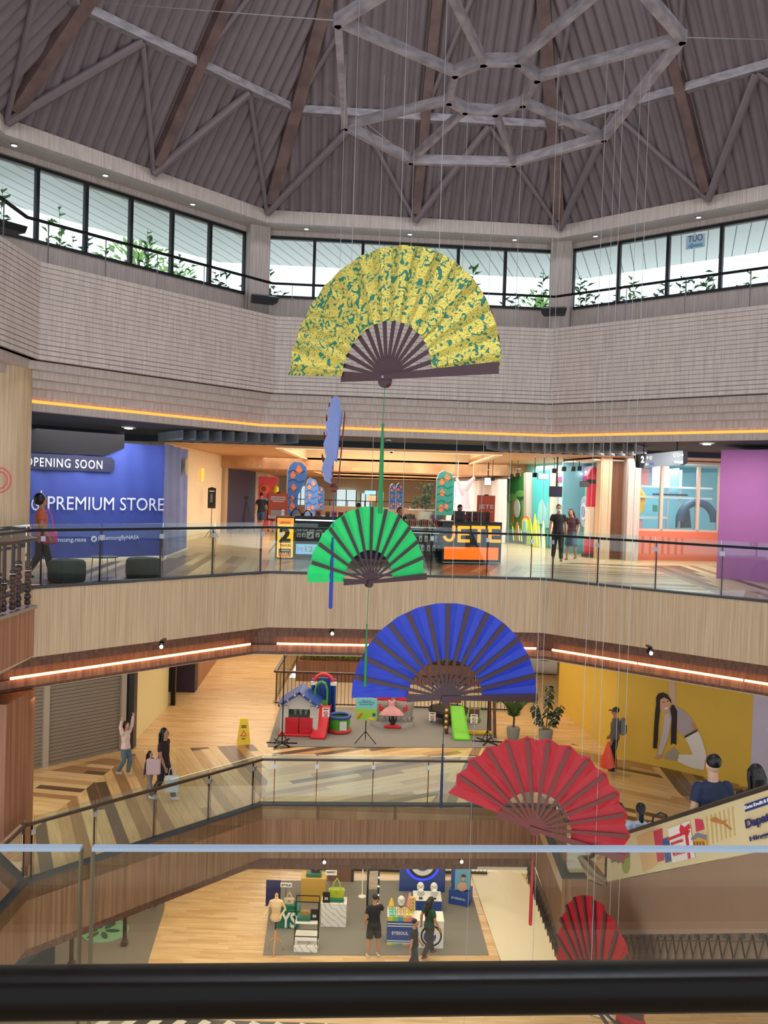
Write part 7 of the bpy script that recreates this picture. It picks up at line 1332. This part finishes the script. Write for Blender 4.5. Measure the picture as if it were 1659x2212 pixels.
# eyewear stand
EB = mat('eyewear blue', (40, 70, 140), .5)
t, w, h, q = block('eyewear_stand', 'blue striped stand with white lettering and trays of sunglasses on top', 'stand', 835, 892, 1990, 2043, EB, .55); m = MB()
for k, z in enumerate((h*.90, h*.80, h*.20, h*.12)): m = MB(); m.box((0, -.006, z), (w*.99, .006, h*.035)); m.build('white_stripe', WTOP, t)
for k, c in enumerate(((200, 196, 70), (120, 180, 90), (80, 150, 170), (216, 150, 60), (210, 120, 140))): m = MB(); m.box((-w*.4+k*w*.2, -.005, h+.06), (w*.2, .02, .12)); m.box((-w*.4+k*w*.2, -.005, .04), (w*.2, .02, .07)); m.build('coloured_edge', mat('edge %d' % k, c, .5), t)
text('EYESOUL', (0, -.012, h*.52), w*.62, h*.13, WTOP, t, bold=.01)
m = MB(); m.rbox((0, .28, h+.06), (w, .56, .12), .005); m.build('tray_deck', WTOP, t); EW = (q, h+.13, w)
def glasses(m, c, s_=.055, tilt=.3):
    for sg in (-1, 1): m.tube([(c[0]+sg*s_*.55+s_*.42*math.cos(a*PI/5), c[1]+.3*s_*math.sin(a*PI/5), c[2]+s_*.35*math.sin(a*PI/5)) for a in range(11)], .004, 5)
    m.tube([(c[0]-s_*.12, c[1], c[2]), (c[0]+s_*.12, c[1], c[2])], .004, 5)
k = 0
for r in range(3):
    for cx in range(3):
        t = on_top('eyewear_tray', 'shallow tray of spectacles on the blue striped eyewear stand', 'tray', EW[0], EW[1], -.22+.22*cx, .08+r*.15, 'spectacle trays on the blue stand'); m = MB(); m.rbox((0, 0, .012), (.19, .13, .024), .004); m.build('tray', mat('tray %d' % (cx), ((120, 200, 180), (216, 190, 140), (226, 206, 110))[cx], .5), t); m = MB(); glasses(m, (0, -.02, .045), .09); m.build('spectacles', DARK, t)
t = on_top('display_cone', 'small pink pointed cone on the eyewear stand', 'cone', EW[0], EW[1], .25, .5); m = MB(); m.lathe([(.1, 0), (.02, .4)], (0, 0, 0), 20); m.build('cone', mat('cone pink', (226, 150, 150), .5), t, smooth=True)
t = on_top('display_cone', 'small yellow cone at the left of the eyewear stand', 'cone', EW[0], EW[1], -.25, .5); m = MB(); m.lathe([(.1, 0), (.02, .24)], (0, 0, 0), 20); m.build('cone', YEL, t, smooth=True)
t = on_top('glasses_rack', 'upright peach rack of sunglasses at the right of the eyewear stand', 'rack', EW[0], EW[1], .33, .3); m = MB(); m.rbox((0, 0, .2), (.16, .05, .4), .01); m.build('board', mat('peach', (226, 190, 120), .5), t)
for k in range(4): m = MB(); glasses(m, (0, -.04, .07+.09*k), .08); m.build('spectacles', DARK, t)
def face(q, h, dx, dy, lab, s_=1.0):
    t = on_top('mask_display', lab, 'display head', q, h, dx, dy); m = MB(); m.ball((0, 0, .17*s_), (.095*s_, .05*s_, .13*s_), 16, 12); m.ball((0, -.03*s_, .12*s_), (.06*s_, .04*s_, .07*s_)); m.tube([(0, -.05*s_, .2*s_), (0, -.075*s_, .14*s_)], [.01, .018], 8); m.build('face', WTOP, t, smooth=True)
    m = MB(); m.rbox((0, 0, .015), (.1, .08, .03), .01); m.build('foot', DARK, t); m = MB(); glasses(m, (0, -.075*s_, .19*s_), .10*s_); m.build('spectacles', DARK, t)
face(EW[0], EW[1], .02, .48, 'white face shaped display head at the back of the blue striped stand', 1.1)
t, w, h, q = block('eyewear_plinth', 'blue plinth with white top carrying four white face displays', 'plinth', 893, 953, 1946, 1975, EB, .6, WTOP)
for dx, dy, s_, n_ in ((-.2, .42, 1.15, 'back left'), (.2, .42, 1.15, 'back right'), (-.2, .1, 1.0, 'front left'), (.2, .1, 1.0, 'front right')): face(q, h, dx, dy, 'white face display with glasses on the blue plinth, '+n_+' of four', s_)
t, w, h, q = block('logo_cube', 'white cube counter with large black and blue eye ring on its front', 'counter', 893, 957, 1990, 2050, WTOP, .55, WTOP); cz = h*.48
m = MB(); m.lathe([(.29, 0), (.29, .012)], (.1*0+.07, -.012, cz), 32, ax=(0, 1, 0)); rg = m.build('black_ring', DARK, t); m = MB(); m.lathe([(.24, 0), (.24, .012)], (.07, -.016, cz), 32, ax=(0, 1, 0)); m.build('white_disc', WTOP, rg); m = MB(); m.lathe([(.17, 0), (.17, .012)], (.03, -.02, cz-.02), 28, ax=(0, 1, 0)); m.build('blue_iris', EB, rg); m = MB(); m.lathe([(.07, 0), (.07, .012)], (.12, -.024, cz+.09), 20, ax=(0, 1, 0)); m.build('white_glint', WTOP, rg)
for r in range(3):
    t = on_top('eyewear_tray', 'yellow tray of spectacles on the white eye ring cube', 'tray', q, h, .1, .1+.17*r, 'yellow trays on the white cube'); m = MB(); m.rbox((0, 0, .012), (.2, .14, .024), .004); m.build('tray', mat('tray y', (226, 200, 90), .5), t); m = MB(); glasses(m, (0, -.02, .045), .09); m.build('spectacles', DARK, t)
q2 = gz(913, 1936); q2.y = 26.0; pl = Pl((aty(863, 1900, 26).x, 26), (aty(962, 1900, 26).x, 26)); L = (pl.Q-pl.P).length; t = T('eyewear_backdrop', 'blue backdrop with large glowing white eye ring behind the eyewear stall', 'backdrop', (*pl.P, ZG), pl.rz); m = MB(); m.box((L/2, .1, 1.05), (L, .12, 2.1)); m.build('panel', EB, t)
a, z = pl.uv(913, 1866); z -= ZG; m = MB(); m.lathe([(.54, 0), (.54, .02)], (a, .03, z), 40, ax=(0, 1, 0)); m.build('blue_glow_ring', mat('glow blue', (30, 50, 255), emit=1.6), t); m = MB(); m.lathe([(.46, 0), (.46, .03)], (a, .0, z), 40, ax=(0, 1, 0)); rg = m.build('black_ring', DARK, t); m = MB(); m.lathe([(.36, 0), (.36, .03)], (a, -.02, z), 40, ax=(0, 1, 0)); m.build('white_disc', WTOP, rg); m = MB(); m.lathe([(.24, 0), (.24, .03)], (a, -.04, z+.04), 32, ax=(0, 1, 0)); m.build('blue_iris', EB, rg)
# rotated photo cube
t, w, h, q = block('photo_cube', 'twisted blue display cube with white lettering and a portrait print on top', 'display cube', 968, 1012, 1925, 1957, EB, .5, None, rz=-.35); text('EYESOUL', (.0, -.012, h*.5), w*.7, h*.13, WTOP, t)
m = MB(); m.rbox((-.02, .28, h+.36), (.5, .46, .66), .01, rz=.5); m.build('upper_box', EB, t); R_ = .5; m = MB(); m.box((.1, .02, h+.36), (.46, .012, .62), rz=.42); pp = m.build('portrait_print', mat('print teal', (92, 150, 178), .5), t)
for nm, c, s_, col in (('portrait_shirt', (.10, .0, h+.15), (.15, .012, .14), (190, 150, 120)), ('portrait_face', (.12, -.008, h+.40), (.055, .012, .085), (190, 140, 110)), ('portrait_hair', (.13, -.004, h+.48), (.07, .012, .05), (26, 22, 22))): m = MB(); m.ball(c, s_, 14, 8, Matrix.Rotation(.42, 3, 'Z')); m.build(nm, mat(nm, col, .6), pp)
m = MB(); m.rbox((.04, .28, h+.36+.66), (.46, .42, .62), .01, rz=.1); m.build('top_box', EB, t)
# back railing of the lowest floor, car beyond, shop wall
t = T('bar_railing', 'low railing of thin dark bars at the back of the lowest floor', 'railing', (0, 27.4, ZG)); m = MB(); m.box((-.3, 0, 1.0), (8.0, .06, .05)); m.build('top_rail', BLKM, t); m = MB(); m.box((-.3, 0, .05), (8.0, .08, .08)); m.build('bottom_rail', BLKM, t)
for k in range(66): m = MB(); m.box((-4.25+k*.122, 0, .5), (.014, .014, 1.0)); m.build('bar', BLKM, t)
for x in (-3.0, -1.6, -.2): m = MB(); m.box((x, -.05, 1.1), (.035, .035, 2.2)); m.build('post', STEEL, t)
m = MB(); m.box((0, 32.2, ZG+.02), (40, 9.4, .04)); S('floor', m, [mat('pale tile', (232, 222, 190), .3)]); wall('wall_far', (-21, 40), (21, 40), ZG, -7, CREAM)
q = aty(568, 1876, 29.5); t = T('car', 'cream vehicle with dark wheels parked beyond the lowest floor railing', 'car', (q.x-.7, 29.5, ZG+.04)); m = MB(); m.plate([(-1.8, .25), (1.75, .25), (1.85, .6), (1.1, .85), (.6, 1.35), (-1.2, 1.4), (-1.8, .9)], -.8, .8); m.build('body', mat('car cream', (222, 196, 130), .3, coat=.5), t); m = MB(); m.plate([(-1.1, .92), (.95, .92), (.52, 1.28), (-1.1, 1.32)], -.815, -.80); m.build('window', DARK, t)
for x in (-1.15, 1.1):
    for y in (-.75, .75): m = MB(); m.lathe([(.30, -.1), (.32, -.06), (.32, .06), (.30, .1)], (x, y, .32), 20, ax=(0, 1, 0)); wh = m.build('wheel', DARK, t); m = MB(); m.lathe([(.16, -.11), (.16, .11)], (x, y, .32), 14, ax=(0, 1, 0)); m.build('hub', STEEL, wh)
# dark posts and green mat at the left
for px, py, top, lab in ((269, 2043, 1978, 'dark square post with base plate at the left of the lowest floor'), (154, 2090, 2020, 'dark post nearest the left edge on the lowest floor')):
    q = gz(px, py); h = aty(px, top-40, q.y).z-ZG; t = T('floor_post', lab, 'post', (q.x, q.y, ZG)); m = MB(); m.box((0, 0, h/2), (.09, .09, h)); m.build('post', BROWNR, t); m = MB(); m.rbox((0, 0, .08), (.16, .16, .16), .01); m.build('base', BROWNR, t)
q = gz(228, 2012); t = T('round_mat', 'pale green round mat with dark green leaf shapes on the lowest floor', 'mat', (q.x, q.y, ZG)); m = MB(); m.lathe([(.62, .012), (.62, .02)], (0, 0, 0), 32); m.build('mat', mat('mat green', (120, 160, 120), .8), t); m = MB()
for k in range(6): a = k*1.05; m.ball((.3*math.cos(a)-.1, .3*math.sin(a), .03), (.2, .08, .02), 10, 5, Matrix.Rotation(a, 3, 'Z'))
m.build('leaf_shapes', mat('mat dark', (40, 76, 56), .8), t)
q = gz(318, 1958); t = T('stroller', 'small dark stroller with a white light on top beside the balcony edge', 'stroller', (q.x, q.y, ZG)); m = MB(); m.tube([(0, 0, .3), (.1, 0, .55), (.0, 0, .75)], [.1, .14, .08], 10); m.build('seat', DARK, t, smooth=True); m = MB(); m.tube([(-.25, 0, .1), (.1, 0, .4), (.35, 0, 1.0)], .015, 6); m.build('frame', BLKM, t)
for x in (-.25, .2): m = MB(); m.lathe([(.09, -.02), (.09, .02)], (x, 0, .09), 14, ax=(0, 1, 0)); m.build('wheel', DARK, t)
q = gz(70, 2080); t = T('floor_sculpture', 'dark angular block at the bottom left corner of the lowest floor', 'block', (q.x, q.y, ZG), .5); m = MB(); m.add([(-.5, -.3, 0), (.5, -.3, 0), (.5, .3, 0), (-.5, .3, 0), (-.3, -.2, .4), (.5, -.25, .55), (.5, .25, .55), (-.3, .2, .4)], [(3, 2, 1, 0), (4, 5, 6, 7), (0, 1, 5, 4), (1, 2, 6, 5), (2, 3, 7, 6), (3, 0, 4, 7)]); m.build('block', DARK, t)
